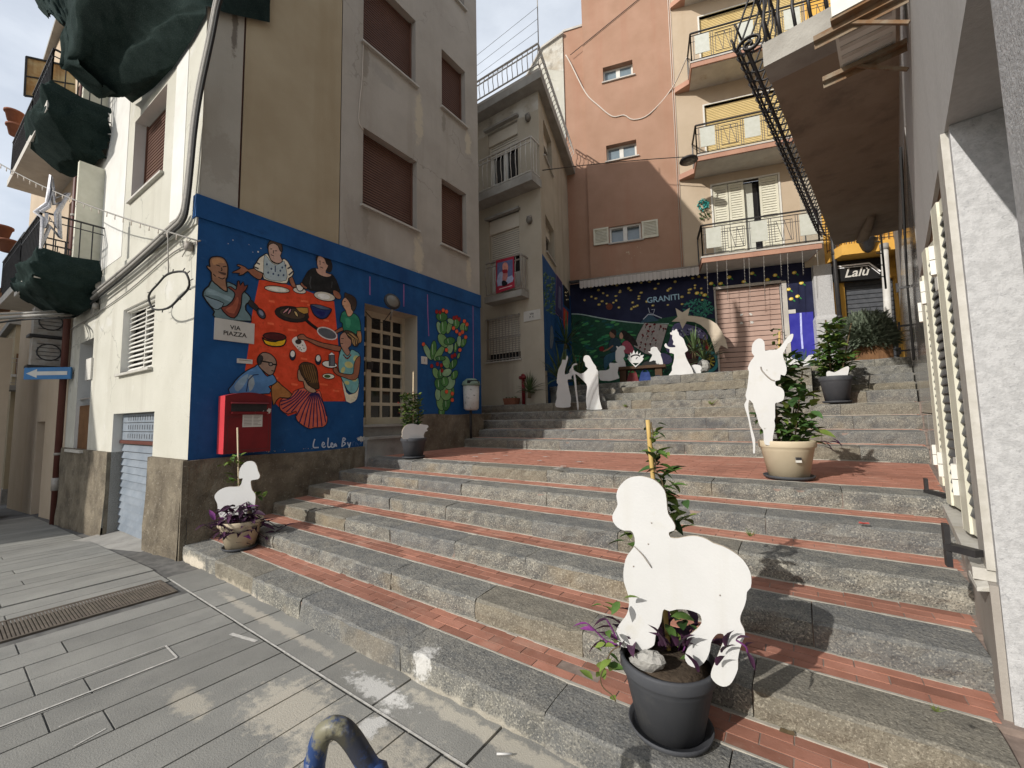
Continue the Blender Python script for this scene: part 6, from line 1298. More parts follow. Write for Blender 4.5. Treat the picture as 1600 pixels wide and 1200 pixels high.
c = MB(); u_, z_ = FM.px(399, 645, .24); P = FM.p(u_, z_, .2405); c.lathe([(.014, .004), (.016, 0)], P, 'iron_grey', 10, Matrix.Rotation(R(90), 3, 'Y')); c.lathe([(0, .0042), (.014, .004)], P, 'iron_grey', 10, Matrix.Rotation(R(90), 3, 'Y')); c.build('lock', pb)
c = MB(); za_, zb__ = z0 + .04, zs0 - .07
for a, e in (((ua + .04, za_), (ub - .03, za_)), ((ua + .04, zb__), (ub - .03, zb__)), ((ua + .04, za_), (ua + .04, zb__)), ((ub - .03, za_), (ub - .03, zb__))): c.fbox(FM, min(a[0], e[0]) - .002, max(a[0], e[0]) + .002, min(a[1], e[1]) - .002, max(a[1], e[1]) + .002, .239, .2404, 'iron_black')
c.build('door_seam', pb)
def sign(F, px4, lines, size, label, d=.02, name='street_sign', tm='cutout_black', flip=1):
    us = [F.px(x, y, d) for x, y in px4]; a, e = us[0][0], us[1][0]; z1, z0 = us[0][1], us[3][1]
    t = thing(name, F.p((a + e) / 2, (z0 + z1) / 2, d), label, 'sign'); c = MB(); c.fbox(F, min(a, e), max(a, e), z0, z1, 0, d, 'sign_white'); c.build('plate', t)
    n = len(lines)
    for i, tx in enumerate(lines): lettering(F, (a + e) / 2, z0 + (z1 - z0) * (.5 + (n - 1) * .15 - i * .30), d + .002, tx, size, tm, t, .001)
    return t
sign(FM, ((336, 496), (398, 505), (398, 536), (335, 530)), ['VIA', 'PIAZZA'], .082, 'white street sign reading VIA PIAZZA on the blue mural')
t = sign(FG, ((818, 487.5), (844, 483), (844, 500), (819, 503)), ['VIA', 'P. V.'], .085, 'small white street sign on the grey house corner')
c = MB(); us = [FM.px(x, y, .006) for x, y in ((370, 560), (394, 561), (394, 568), (370, 567))]
t = thing('name_plate', FM.p(us[0][0], us[0][1], 0), 'tiny white name plate on the mural beside the glasses man', 'plate'); c.fbox(FM, us[0][0], us[1][0], us[3][1], us[0][1], .008, .022, 'sign_white'); c.build('plate', t)
c = MB(); c.fbox(FM, us[0][0] + .02, us[1][0] - .02, us[3][1] + .035, us[0][1] - .012, .022, .0225, 'iron_grey'); c.build('print', t)
u_, z_ = FM.px(663, 563, .01); t = thing('number_tile', FM.p(u_, z_, 0), 'small white house number tile beside the cactus painting', 'tile'); c = MB(); c.fbox(FM, u_ - .075, u_ + .075, z_ - .075, z_ + .075, 0, .016, 'sign_white'); c.build('tile', t); lettering(FM, u_, z_, .018, '1', .09, 'terracotta', t)
u_, z_ = FS.px(140, 577, .01); t = thing('notice_board', FS.p(u_, z_, 0), 'small white plate on the cream wall by the side door', 'plate'); c = MB(); c.fbox(FS, u_ - .18, u_ + .18, z_ - .2, z_ + .2, 0, .03, 'sign_white'); c.build('plate', t)
# lamp over the mural door
P = FM.at(613, 471, .22); t = thing('wall_lamp', P, 'round glass lamp above the door in the blue mural', 'lamp')
Mx = Matrix.Rotation(R(75), 3, 'Y') @ Matrix.Rotation(R(10), 3, 'X')
c = MB(); c.lathe([(0, .05), (.085, .04), (.125, .016), (.135, 0), (.125, -.016), (.085, -.04), (0, -.05)], P, 'lamp_glass', 18, Mx); c.build('glass', t)
c = MB(); c.lathe([(.128, .02), (.155, .01), (.155, -.02), (.128, -.02)], P, 'iron_black', 18, Mx); c.tube([P, P + V((0, 0, -.18)), FM.p(FM.px(613, 471)[0], P.z - .25, -.05)], .02, 'iron_grey', 6); c.build('bracket', t)
c = MB(); a, e = FM.at(612, 486, .0), FM.at(571, 487, -.35); c.tube([a, a.lerp(e, .35) + V((0, 0, -.22)), a.lerp(e, .7) + V((0, 0, -.16)), e], .008, 'cable_dark', 5); c.build('cord', t)
# litter bin on its post
P = FM.p(FM.px(737, 600, .2)[0] - .02, 0, .2); bz0, bz1 = FM.px(737, 641, .22)[1], FM.px(737, 603, .22)[1]
t = thing('litter_bin', (P.x, P.y, 1.15), 'weathered white litter bin with a green lid on a post', 'litter bin')
c = MB(); c.lathe([(.13, bz0), (.165, bz0 + .04), (.18, bz1)], (P.x, P.y, 0), 'bin_white', 14); c.build('bin_body', t)
c = MB(); c.lathe([(.19, bz1), (.21, bz1 + .03), (.19, bz1 + .09), (.10, bz1 + .16), (0, bz1 + .17)], (P.x, P.y, 0), 'bin_green', 14); lo = c.build('lid', t)
c = MB(); c.add([V((P.x, P.y, 0)) + V((cos(a) * (.205 if k < 6 else .185), sin(a) * (.205 if k < 6 else .185), bz1 + (.045 if k < 6 else .115))) for k in range(12) for a in [R(-75 + (k if k < 6 else 11 - k) * 17)]], [tuple(range(12))], 'cutout_black'); c.build('opening', lo)
c = MB(); c.tube([(P.x - .02, P.y, 1.14), (P.x - .02, P.y, bz0 + .1)], .028, 'iron_black', 8); c.build('post', t)
# cables
def cable(name, pts, r, m, label, cat='cable', n=6, sm=4):
    c = MB(); P = smooth(pts, sm, False) if sm else pts; c.tube(P, r, m, n); o = c.build(name, org=P[0]); o['label'] = label; o['category'] = cat; return o
base = [(352, -30), (340, 4), (330, 55), (312, 140), (303, 200), (297, 262), (291, 315), (284, 342), (262, 364), (200, 420), (150, 461), (118, 489)]
for i, (off, r_, m_, lab) in enumerate(((0, .030, 'cable_grey', 'thick grey cable bundle climbing the cream corner wall'), (5, .018, 'cable_dark', 'thin dark cable beside the thick bundle on the corner'), (-5, .022, 'cable_grey', 'second grey cable following the corner bundle'))):
    P = [FS.at(x + off * .6, y + off * .8, .10) for x, y in base]; e = P[-1]
    P += [FS.at(90 + off, 492 + off, .4), FS.at(40, 494 + off, .75), FS.at(-20, 499 + off * 1.5, 1.0)]
    cable('cable', P, r_, m_, lab)
cable('cable', [FS.at(313, 376, .03), FS.at(270, 395, .02), FS.at(200, 455, .02), FS.at(140, 497, .02), FS.at(110, 515, .03)], .009, 'cable_grey', 'thin wire slanting down the cream wall below the bundle')
for (x, y, lab) in ((295, 385, 'junction box with loose wires near the mural corner'), (150, 478, 'junction box with loose wires above the side door')):
    P = FS.at(x, y, .05); t = thing('junction_box', P, lab, 'junction box'); c = MB(); c.lathe([(0, .06), (.045, .05), (.05, -.05), (0, -.06)], P, 'iron_grey', 10); c.build('box', t)
    c = MB(); r_ = random.Random(int(x))
    for k in range(5): c.tube(smooth([P, P + V((r_.uniform(-.2, .05), -.03, r_.uniform(-.12, .12))), P + V((r_.uniform(-.3, -.1), -.02, r_.uniform(-.2, .1))), P + V((r_.uniform(-.2, .1), 0, r_.uniform(-.15, .15)))], 4, False), .005, 'cable_grey', 4)
    c.build('wires', t)
P0 = FS.at(312, 377, .03); P1 = aty(0, 236, .42); P1 = P0 + (P1 - P0) * 1.5
wire = [P0.lerp(P1, t) + V((0, 0, -.25 * sin(pi * t))) for t in [k / 20 for k in range(21)]]
c = MB(); c.tube(wire, .010, 'cable_grey', 5); r_ = random.Random(2)
for p, q in zip(wire, wire[1:]):
    for k in range(2): a = p.lerp(q, (k + .3) / 2); c.tube([a, a + V((r_.uniform(-.02, .02), 0, -.07))], .006, 'cable_pale', 4)
o = c.build('light_string', org=P0); o['label'] = 'string of lights stretched from the corner across the street'; o['category'] = 'light string'
def nearest(px):
    best = None
    for k in range(201):
        f = k / 200 * 20; i = min(int(f), 19); p = wire[i].lerp(wire[i + 1], f - i); d = p - EYEV; x = 800 + F_PX * d.dot(_r) / d.dot(_f)
        if best is None or abs(x - px) < best[0]: best = (abs(x - px), p)
    return best[1]
def facing(P):    # frame at P square to the street's view line
    n = V((-P.x, -P.y, 0)).normalized(); return Fr((P.x, P.y, 0), V((-n.y, n.x, 0)), n)
P = FS.at(262, 362, .22); F = Fr(FS.p(0, 0, .22), FS.u, FS.n); cu, cz = F.px(262, 455); r_ = abs(F.px(293, 455)[0] - F.px(232, 455)[0]) / 2; rv = abs(F.px(262, 430)[1] - F.px(262, 481)[1]) / 2
t = thing('light_ring', P, 'wire light ring hanging beside the louvred window', 'decoration')
c = MB(); pts = [F.p(cu + r_ * cos(a), cz + rv * sin(a), .01 * sin(5 * a)) for a in [2 * pi * k / 28 for k in range(28)]]; c.tube(pts, .013, 'cable_dark', 6, closed=True)
for k in range(0, 28, 2): c.tube([pts[k], pts[k] + (pts[k] - F.p(cu, cz)) * .16], .006, 'cable_dark', 4)
c.build('ring', t); c = MB(); c.tube([P, F.p(cu, cz + rv)], .006, 'cable_grey', 4); c.build('hanger', t)
P = nearest(80); F = facing(P); t = thing('tinsel_star', P, 'silver tinsel star hanging in front of the lower balcony', 'decoration')
for k, pts in enumerate(([(80, 275), (85, 310), (107, 302), (92, 330), (94, 372), (78, 352), (64, 388), (67, 340), (55, 332), (74, 318)], [(82, 292), (84, 320), (97, 316), (87, 334), (88, 356), (78, 340), (71, 356), (73, 334), (64, 331), (77, 323)])):
    c = MB(); c.tube([F.at(x, y, .03 * k) for x, y in pts], .030 - .006 * k, 'tinsel', 6, closed=True); c.build('tinsel_outline', t)
c = MB(); c.tube([P, F.at(80, 276)], .008, 'cable_grey', 4); c.build('hanger', t)
cable('cable', [FB.at(884, 86, .02), FB.at(892, 100, .02), FB.at(915, 145, .02), FB.at(935, 165, .02), FB.at(957, 182, .02), FB.at(975, 180, .02), FB.at(990, 187, .02), FB.at(1015, 178, .02), FB.at(1050, 138, .05), FB.at(1073, 90, .9)], .022, 'cable_pale', 'pale cable looping across the rose wall')
cable('cable', [FB.at(891, 86, .03), FB.at(1000, -3, .03)], .012, 'cable_dark', 'thin dark cable slanting up the rose wall')
cable('cable', [FG.at(848, 266, .1), FB.at(915, 258, .6), FB.at(1000, 250, .8), FB.at(1088, 244, 1.0)], .014, 'cable_dark', 'dark cable from the grey house to the tan balcony')
cable('cable', [FM.p(FM.px(567, 120)[0], FM.px(567, 66)[1], 0), FM.at(566, 120, 0), FM.at(562, 160, 0), FM.at(561, 190, 0), FM.at(568, 203, 0)], .008, 'cable_pale', 'thin cable between two brown shuttered windows')
P = FB.at(1076, 250, 1.3); t = thing('street_lamp', P, 'flat round black street lamp hung beside the tan balcony', 'street lamp')
c = MB(); c.lathe([(0, .07), (.12, .06), (.25, .02), (.27, -.03), (.22, -.05), (0, -.05)], P, 'iron_black', 20); c.build('lamp_head', t)
c = MB(); c.lathe([(0, -.056), (.19, -.056), (.19, -.051), (0, -.051)], P, 'lamp_glass', 16); c.build('diffuser', t); c = MB(); c.tube([P + V((0, 0, .06)), FB.at(1090, 242, 1.0)], .02, 'iron_black', 6); c.build('arm', t)
# pipes, lantern and light strings at the back
t = thing('drainpipe', FB.p(2.1, 2.6, .3), 'dark drainpipe between the tan and yellow houses', 'drainpipe')
c = MB(); c.tube([FB.p(2.17, 2.5, .33), FB.p(2.12, 9.5, .33)], .06, 'iron_black', 10); c.build('pipe', t); c = MB()
for z in (4.3, 6.2): c.tube([FB.p(2.155, z, .33), FB.p(2.155, z + .08, .33)], .075, 'iron_black', 10)
c.build('clamp', t)
t = thing('drainpipe', FR.p(9, 2.6, .15), 'white drainpipe at the corner of the polished stone wall', 'drainpipe'); qa, qb = FB.px(1373, 385, .8), FB.px(1389, 520, .8)
c = MB(); c.tube([FB.p(qb[0] - .05, 2.5, .8), FB.p(qb[0], qb[1], .8), FB.p(qa[0] + .12, qa[1], .8)], .085, 'pipe_white', 10); c.build('pipe', t)
c = MB(); c.tube([FB.p(qa[0] + .12, qa[1] - .12, .8), FB.p(qa[0] + .12, qa[1] + .05, .8)], .10, 'concrete', 10); c.build('collar', t)
P = FB.at(1356, 381, .75); t = thing('wall_lantern', P, 'black wall lantern under the yellow balcony', 'lantern')
c = MB(); c.lathe([(.12, .18), (.24, .12), (.22, .10), (.13, -.16), (.05, -.24), (0, -.26)], P, 'iron_black', 6); c.build('lantern_body', t); c = MB(); c.tube([P + V((0, 0, .15)), P + V((0, 0, .3)), FB.at(1358, 370, 0)], .025, 'iron_black', 6); c.build('bracket', t)
r_ = random.Random(12)
for i, (x, y0_, y1_) in enumerate(((1104, 402, 462), (1120, 402, 465), (1135, 400, 470), (1162, 398, 445), (1170, 397, 470), (1193, 395, 466), (1219, 392, 432), (1230, 391, 452), (1253, 388, 430), (1276, 385, 418))):
    a, e = FB.at(x, y0_, 1.0), FB.at(x + 2, y1_, 1.0); c = MB(); c.tube([a, e], .004, 'cable_grey', 4)
    for k in range(10): p = a.lerp(e, k / 10); c.tube([p, p + V((.02, 0, -.03))], .006, 'cable_grey', 4)
    o = c.build('icicle_lights', org=a); o['label'] = ('leftmost', 'second', 'third', 'fourth', 'fifth', 'sixth', 'seventh', 'eighth', 'ninth', 'tenth and rightmost')[i] + ' drop of icicle lights from the left under the tan balcony'; o['category'] = 'light string'; o['group'] = 'icicle lights under the tan balcony'
c = MB(); a = FR.p(9.2, 12, .25); e = FR.p(9.2, 4.2, .25); c.tube([a, e], .02, 'cable_dark', 5)
for k in range(30): p = a.lerp(e, k / 30); c.tube([p, p + V((-.1, -.02, .03))], .012, 'cable_dark', 4)
o = c.build('light_string', org=a); o['label'] = 'dark light string hanging down beside the right hand wall'; o['category'] = 'light string'
# banner on the lower balcony of the grey house
FBn = Fr(FG.p(0, 0, .42), FG.u, FG.n); pts = [(775, 407), (803, 400), (804, 449), (775, 459)]; us = [FBn.px(x, y) for x, y in pts]
t = thing('banner', FBn.p(us[0][0], us[0][1]), 'red bordered banner with a figure hung on the lower balcony', 'banner')
c = MB(); c.plate([[FBn.p(u, z) for u, z in us]], FBn.n, .008, 'banner_red'); c.build('cloth', t)
A = Art(FBn, .003); A.poly((.32, .35, .48), [(777, 411), (801, 405), (801, 440), (777, 448)], 0, 0); A.poly((.55, .57, .66), [(778, 430), (785, 424), (790, 434), (800, 430), (801, 440), (778, 447)], 0, 2); A.poly((.72, .48, .42), [(786, 412), (791, 410), (794, 416), (793, 424), (788, 425), (785, 419)], 0); A.poly((.62, .40, .38), [(786, 425), (792, 424), (793, 433), (788, 445), (785, 444)], 0); A.poly((.50, .10, .14), [(785, 422), (792, 421), (793, 426), (786, 427)], 0); A.poly((.06, .05, .07), [(784, 440), (788, 438), (793, 442), (791, 446), (785, 447)], 0); A.line((.78, .66, .66), [(780, 452), (800, 446)], .02); A.done('printed_figure', t)
# teal wreath by the tan shutters
P = FB.at(1098, 325, .08); t = thing('wreath', P, 'teal ribbon wreath on the tan wall beside the white shutters', 'wreath'); c = MB(); r_ = random.Random(5)
for k in range(60):
    a, q = r_.uniform(0, 6.28), r_.random() ** .5; p = FB.p(FB.px(1098, 322)[0] + .17 * q * cos(a), FB.px(1098, 322)[1] + .2 * q * sin(a), .04 + .08 * r_.random()); s_ = .05
    v1, v2 = V((r_.uniform(-1, 1), r_.uniform(-1, 1), r_.uniform(-1, 1))).normalized() * s_, V((r_.uniform(-1, 1), r_.uniform(-1, 1), r_.uniform(-1, 1))).normalized() * s_
    c.add([p - v1, p + v2, p + v1, p - v2], [(0, 1, 2, 3)], paint((.20, .52, .50)))
c.build('ribbon', t); c = MB()
for k in range(24):
    p = FB.p(FB.px(1100, 336)[0] + r_.uniform(-.15, .2), FB.px(1100, 336)[1] + r_.uniform(-.15, .1), .05); v1, v2 = V((r_.uniform(-1, 1), 0, r_.uniform(-1, 1))).normalized() * .06, V((r_.uniform(-.4, .4), -.3, r_.uniform(-.5, .5))) * .06
    c.add([p - v1, p + v2, p + v1, p - v2], [(0, 1, 2, 3)], 'leaf_dark')
c.build('foliage', t)

# ================================================================== POTS, PLANTS AND WHITE CUT-OUTS
def flower_pot(loc, r, h, m, label, saucer='pot_grey', rb_=.70, group='planters on the stairs', soil=True):
    t = thing('flower_pot', loc, label, 'flower pot', group); c = MB(); x, y, z = loc; zb = .022
    c.lathe([(r * rb_, zb), (r * .90, h * .74), (r * .915, h * .75), (r * .915, h * .80), (r * .98, h * .83), (r, h * .86), (r, h * .97), (r * .985, h), (r * .92, h), (r * .89, h * .90), (0, h * .90)], loc, m, 40); c.build('pot_body', t)
    c = MB(); c.lathe([(0, h * .935), (r * .5, h * .94), (r * .895, h * .915)], loc, 'soil', 24); c.build('soil', t)
    c = MB(); rs_ = r * rb_; c.lathe([(0, .004), (rs_ * 1.12, .004), (rs_ * 1.22, .012), (rs_ * 1.28, .034), (rs_ * 1.24, .036), (rs_ * 1.16, .018), (0, .016)], loc, saucer, 36); c.build('saucer', t)
    return t
def cutout(name, pts, F, label, cat='cut-out', holes=(), th=.014, m='cutout_white', sm=2, group='white plywood nativity cut-outs', stake=None):
    L_ = [[F.at(x, y) for x, y in pts]]
    if sm: L_ = [smooth(L_[0], sm)]
    for h in holes: L_.append([F.at(x, y) for x, y in h])
    o_ = sum(L_[0], V()) / len(L_[0]); c = MB(); c.plate(L_, F.n, th, m, 'plywood')
    t = c.build(name, org=(o_.x, o_.y, min(p.z for p in L_[0]))); t['label'] = label; t['category'] = cat; t['group'] = group; return t
def Z(pts, ox, oy, s): return [(ox + x / s, oy + y / s) for x, y in pts]
def FY(Y, rot=0): return Fr((0, Y, 0), (cos(rot), sin(rot), 0), (sin(rot), -cos(rot), 0))
def RC(P): return math.atan2(-P[0], P[1])      # square to the line of sight from the street corner
def FP(P, rot=0): return Fr((P[0], P[1], 0), (cos(rot), sin(rot), 0), (sin(rot), -cos(rot), 0))
def FV(P, k=0):      # frame through a plant, square to the line of sight, k metres in front of its middle
    h = V((P[0], P[1], 0)).normalized(); return FP((P[0] - h.x * k, P[1] - h.y * k), RC(P))
# leaves
def leaf_me(name, m, prof, fold=.25, bend=.3):
    b = MB(); P = []
    for t, w_ in prof: P += [(t, -w_, -bend * t * t + fold * w_), (t, 0, -bend * t * t), (t, w_, -bend * t * t + fold * w_)]
    fs = [f for i in range(len(prof) - 1) for f in ((3 * i, 3 * i + 3, 3 * i + 4, 3 * i + 1), (3 * i + 1, 3 * i + 4, 3 * i + 5, 3 * i + 2))]
    me = bpy.data.meshes.new(name); me.from_pydata(P, [], fs); me.materials.append(MATS[m]); me.polygons.foreach_set('use_smooth', [True] * len(fs)); return me
OV = [(0, .02), (.2, .17), (.45, .25), (.7, .19), (.9, .07), (1, .005)]; LN = [(0, .06), (.2, .14), (.45, .17), (.75, .11), (1, .004)]; SP = [(0, .03), (.3, .035), (.7, .022), (1, .002)]
LM = {k: leaf_me('leaf', m, p, f, b_) for k, (m, p, f, b_) in dict(green=('leaf_green', OV, .35, .25), light=('leaf_light', OV, .35, .2), dark=('leaf_dark', OV, .35, .3), purple=('leaf_purple', LN, .5, .35), magenta=('leaf_magenta', LN, .45, .25)).items()}
def leaf_mx(p, d, roll, s):
    d = V(d).normalized(); y = V((0, 0, 1)).cross(d); y = y.normalized() if y.length > .05 else V((0, 1, 0)); z = d.cross(y)
    m = Matrix((d, y, z)).transposed().to_4x4(); return Matrix.Translation(p) @ m @ Matrix.Rotation(roll, 4, 'X') @ Matrix.Scale(s, 4)
def joined_leaves(mb, key, p, d, roll, s):
    me = LM[key]; Mx = leaf_mx(p, d, roll, s); mb.add([Mx @ v.co for v in me.vertices], [tuple(f.vertices) for f in me.polygons], me.materials[0].name, True)
def put(parent, key, p, d, roll, s): inst(LM[key], 'leaf', leaf_mx(V(p), d, roll, s), parent)
rl = random.Random(21)
def rdir(up=.3): a = rl.uniform(0, 2 * pi); return V((cos(a), sin(a), rl.uniform(-.5, .8) + up))

# ---- foreground lamb pot
PC = V((-.585, 2.03, ZT[1] + .008)); HP = .318
flower_pot(PC, .212, HP, 'pot_grey', 'large dark grey pot on the lowest step under the big lamb', rb_=.68)
LF = FP((-.55, 1.955), R(2))
big = [(998, 744), (1007, 745), (1020, 749), (1030, 756), (1038, 766), (1041, 778), (1042, 790), (1044, 803), (1050, 812), (1055, 822), (1053, 829), (1045, 832), (1048, 840), (1060, 841), (1075, 838), (1090, 838), (1105, 843), (1115, 849), (1130, 854), (1145, 862), (1157, 871), (1165, 880), (1172, 893), (1174, 905), (1173, 918), (1167, 925), (1166, 937), (1162, 950), (1157, 962), (1157, 972), (1162, 982), (1164, 993), (1160, 1003), (1156, 1015), (1153, 1030), (1153, 1045), (1147, 1060), (1140, 1070), (1130, 1073), (1119, 1068), (1111, 1058), (1112, 1047), (1117, 1035), (1123, 1020), (1128, 1008), (1131, 998), (1130, 991), (1122, 990), (1116, 995), (1111, 1004), (1109, 1017), (1104, 1030), (1095, 1040), (1085, 1043), (1075, 1038), (1070, 1028), (1072, 1018), (1075, 1010), (1072, 1000), (1078, 992), (1088, 984), (1096, 974), (1095, 963), (1090, 958), (1075, 953), (1058, 952), (1046, 955), (1038, 952), (1035, 958), (1033, 972), (1027, 985), (1024, 995), (1022, 1008), (1012, 1014), (1000, 1017), (990, 1012), (975, 1012), (965, 1008), (960, 1000), (962, 988), (968, 975), (976, 965), (981, 955), (983, 940), (980, 925), (975, 910), (974, 895), (976, 880), (980, 868), (990, 855), (992, 845), (990, 835), (985, 829), (975, 829), (965, 824), (958, 815), (957, 805), (961, 797), (965, 788), (963, 775), (966, 763), (975, 752), (985, 746)]
lamb = cutout('lamb_cutout', big, LF, 'largest white lamb cut-out standing in the dark foreground pot', 'cut-out')
c = MB()
for (x, y) in ((1018, 817), (1013, 850), (990, 885), (1125, 930)): p = LF.at(x, y); c.lathe([(0, .002), (.004, .001), (.004, 0)], p, 'iron_grey', 8, Matrix.Rotation(R(90), 3, 'X'))
c.build('screw', lamb)
c = MB(); c.tube(smooth([LF.at(990, 853, .006), LF.at(1003, 866, .012), LF.at(1013, 880, .012), LF.at(1018, 887, .004)], 5, False), .0022, 'iron_grey', 5); c.build('wire', lamb)
c = MB(); b_ = LF.at(1000, 1005, -.03); c.tube([b_ + V((0, 0, -.1)), LF.at(1003, 985, -.025)], .007, 'iron_white', 6); c.build('stake', lamb)
RK = FY(1.915).at(1012, 1032)
t = thing('rock', RK, 'rough grey stone lying in the dark foreground pot', 'stone'); c = MB(); r_ = random.Random(3); vs_ = []; n = 10
for i in range(6):
    th = pi * i / 5
    for k in range(n): a = 2 * pi * k / n; q = r_.uniform(.85, 1.12); vs_.append(RK + V((.075 * sin(th) * cos(a) * q + .025 * cos(th), .045 * sin(th) * sin(a) * q, .045 * cos(th) * q)))
c.add(vs_, [(i * n + k, (i + 1) * n + k, (i + 1) * n + (k + 1) % n, i * n + (k + 1) % n) for i in range(5) for k in range(n)], 'rock'); c.build('stone_body', t)
pl_ = thing('purple_plant', PC + V((0, 0, HP * .88)), 'purple leaved trailing plant in the dark foreground pot', 'plant')
st = MB(); zt0 = PC.z + HP * .9
for k in range(13):
    a = rl.uniform(0, 2 * pi) if k > 5 else R(150 + 22 * k); a = a if sin(a) > -.35 else -a; q0 = PC + V((cos(a) * .10, sin(a) * .10, HP * .88)); L_ = rl.uniform(.10, .20); out_ = V((cos(a), sin(a), rl.uniform(.5, 1.6))).normalized()
    tip = q0 + out_ * L_; st.tube([q0, q0.lerp(tip, .5) + V((0, 0, .02)), tip], .004, 'leaf_magenta', 5)
    for j in range(5): p = q0.lerp(tip, .3 + .17 * j); put(pl_, 'purple', p, out_ * .5 + rdir(.25), rl.uniform(-.6, .6), rl.uniform(.09, .15))
for (pts, n, key) in (([(965, 1010), (945, 1000), (930, 985), (918, 975)], 5, 'magenta'), ([(1150, 1000), (1165, 1010), (1168, 1020)], 3, 'purple'), ([(965, 1000), (955, 980), (948, 968)], 4, 'purple')):
    P = [FY(1.93).at(*q) for q in pts]; st.tube(smooth(P, 3, False), .004, 'leaf_magenta', 5)
    for j in range(n): p = P[min(j * len(P) // n, len(P) - 1)]; put(pl_, key, p, V((-.9 if pts[0][0] < 1100 else .4, -.2, rl.uniform(-.7, .8))), rl.uniform(-.5, .5), rl.uniform(.07, .11) * (1 if pts[0][0] < 1100 else .6))
for (x, y) in [(972 + 3.0 * k, 985 + 7 * ((k * 7) % 4)) for k in range(12)] + [(1030 + 4.5 * k, 1000 + 9 * ((k * 5) % 5)) for k in range(11)] + [(1128, 1010), (1135, 1000), (1090, 1040), (1120, 1030)]:
    p = FY((1.955 if x < 1012 else 1.90) + .08 * rl.random()).at(x, y + 10); put(pl_, 'purple', p, V((rl.uniform(-.6, .6), -.25, rl.uniform(.4, 1.3))), rl.uniform(-.6, .6), rl.uniform(.07, .12))
o = st.build('stem', pl_); o['kind'] = 'stuff'
vn = thing('climbing_plant', PC + V((0, .05, HP * .88)), 'green vine climbing a bamboo cane behind the big lamb', 'plant')
SF = FY(2.13); top = SF.at(1012, 656); bot = V((-.60, 2.12, zt0 - .05)); bc = MB(); nb = 7
pth = [bot.lerp(top, k / 14) for k in range(15)]; bc.tube(pth, [.0115 if k % 3 else .0135 for k in range(15)], 'bamboo', 8); bc.build('bamboo_cane', vn)
vs = MB(); spine = [SF.at(*q) for q in ((1030, 1000), (1040, 930), (1048, 840), (1040, 790), (1032, 750), (1022, 720), (1018, 690), (1020, 660))]; sp = smooth(spine, 4, False)
vs.tube([p + V((.008 * sin(i * 1.3), .008 * cos(i * 1.3), 0)) for i, p in enumerate(sp)], .004, 'stem_brown', 5)
for i, p in enumerate(sp[6:-1]):
    for j in range(3 if i < 17 else 2): put(vn, rl.choice(['green', 'dark', 'light']), p + V((rl.uniform(-.02, .03), rl.uniform(-.02, .02), rl.uniform(-.02, .02))), rdir(.1), rl.uniform(-.5, .5), rl.uniform(.07, .11) * (1 if i < 18 else .7))
for q in ((1055, 775), (1062, 770), (1070, 782), (1058, 800), (1063, 812), (1070, 812), (1066, 826), (1050, 812), (1045, 760), (1060, 790), (1072, 800)): put(vn, rl.choice(['green', 'dark', 'light']), SF.at(*q), rdir(.2), rl.uniform(-.5, .5), rl.uniform(.08, .12))
for q in ((968, 840), (975, 845), (980, 850), (985, 842), (1045, 965), (1055, 970), (1062, 968), (1075, 975), (1085, 970), (1050, 985), (1040, 975), (1068, 985), (1062, 1030)): put(vn, rl.choice(['green', 'dark', 'light']), FY(2.03).at(*q), rdir(.2), rl.uniform(-.5, .5), rl.uniform(.08, .12))
trail = [FY(1.86).at(*q) for q in ((968, 1010), (955, 1018), (945, 1040), (938, 1060), (943, 1075), (955, 1085), (962, 1096))]; vs.tube(smooth(trail, 3, False), .003, 'stem_brown', 5)
for q in ((960, 1005), (945, 1005), (950, 1020), (940, 1018), (955, 1030), (948, 1040), (938, 1045), (932, 1058), (926, 1062), (945, 1062), (942, 1010), (935, 1000), (960, 1045), (962, 1095), (950, 985), (940, 945), (955, 955), (968, 940), (975, 935), (962, 950)): put(vn, rl.choice(['light', 'light', 'green']), FY(1.87).at(*q), rdir(0), rl.uniform(-.6, .6), rl.uniform(.05, .08))
o = vs.build('stem', vn); o['kind'] = 'stuff'

# ---- lamb pot by the post box
q = atz(374, 862, ZT[1]); P2 = V((q.x - .11, q.y + .05, ZT[1] + .006)); FL = FP((P2.x, P2.y - .03), R(40))
rr_ = abs(FL.px(405, 820)[0] - FL.px(341, 820)[0]) / 2; h2 = FL.px(372, 812)[1] - P2.z
flower_pot(P2, rr_ * 1.02, h2, 'pot_beige', 'small beige pot at the foot of the red post box', rb_=.62)
cutout('lamb_cutout', Z([(360, 415), (400, 402), (435, 410), (455, 440), (465, 480), (480, 515), (470, 540), (440, 548), (410, 555), (410, 590), (420, 630), (443, 660), (445, 700), (440, 760), (450, 825), (432, 830), (420, 790), (400, 735), (380, 765), (370, 860), (200, 860), (155, 805), (150, 760), (145, 730), (130, 700), (127, 670), (150, 640), (190, 615), (240, 603), (320, 600), (340, 560), (345, 535), (325, 540), (315, 525), (325, 460)], 310, 640, 5), FL, 'small white lamb cut-out in the pot by the post box')
t = thing('purple_plant', P2 + V((0, 0, h2)), 'dense dark purple plant spilling from the pot by the post box', 'plant'); c = MB()
FL2 = FV(P2, .13); tc_ = V((-P2.x, -P2.y, 0)).normalized()
for k in range(130):
    a, s_ = rl.uniform(0, 2 * pi), rl.random() ** .5; p = FV(P2, rl.uniform(0, .18)).at(371 + 38 * s_ * cos(a), 814 + 24 * s_ * sin(a)); put(t, 'magenta' if k % 13 == 0 else 'purple', p, rdir(.1) + tc_ * .5, rl.uniform(-.6, .6), rl.uniform(.10, .17))
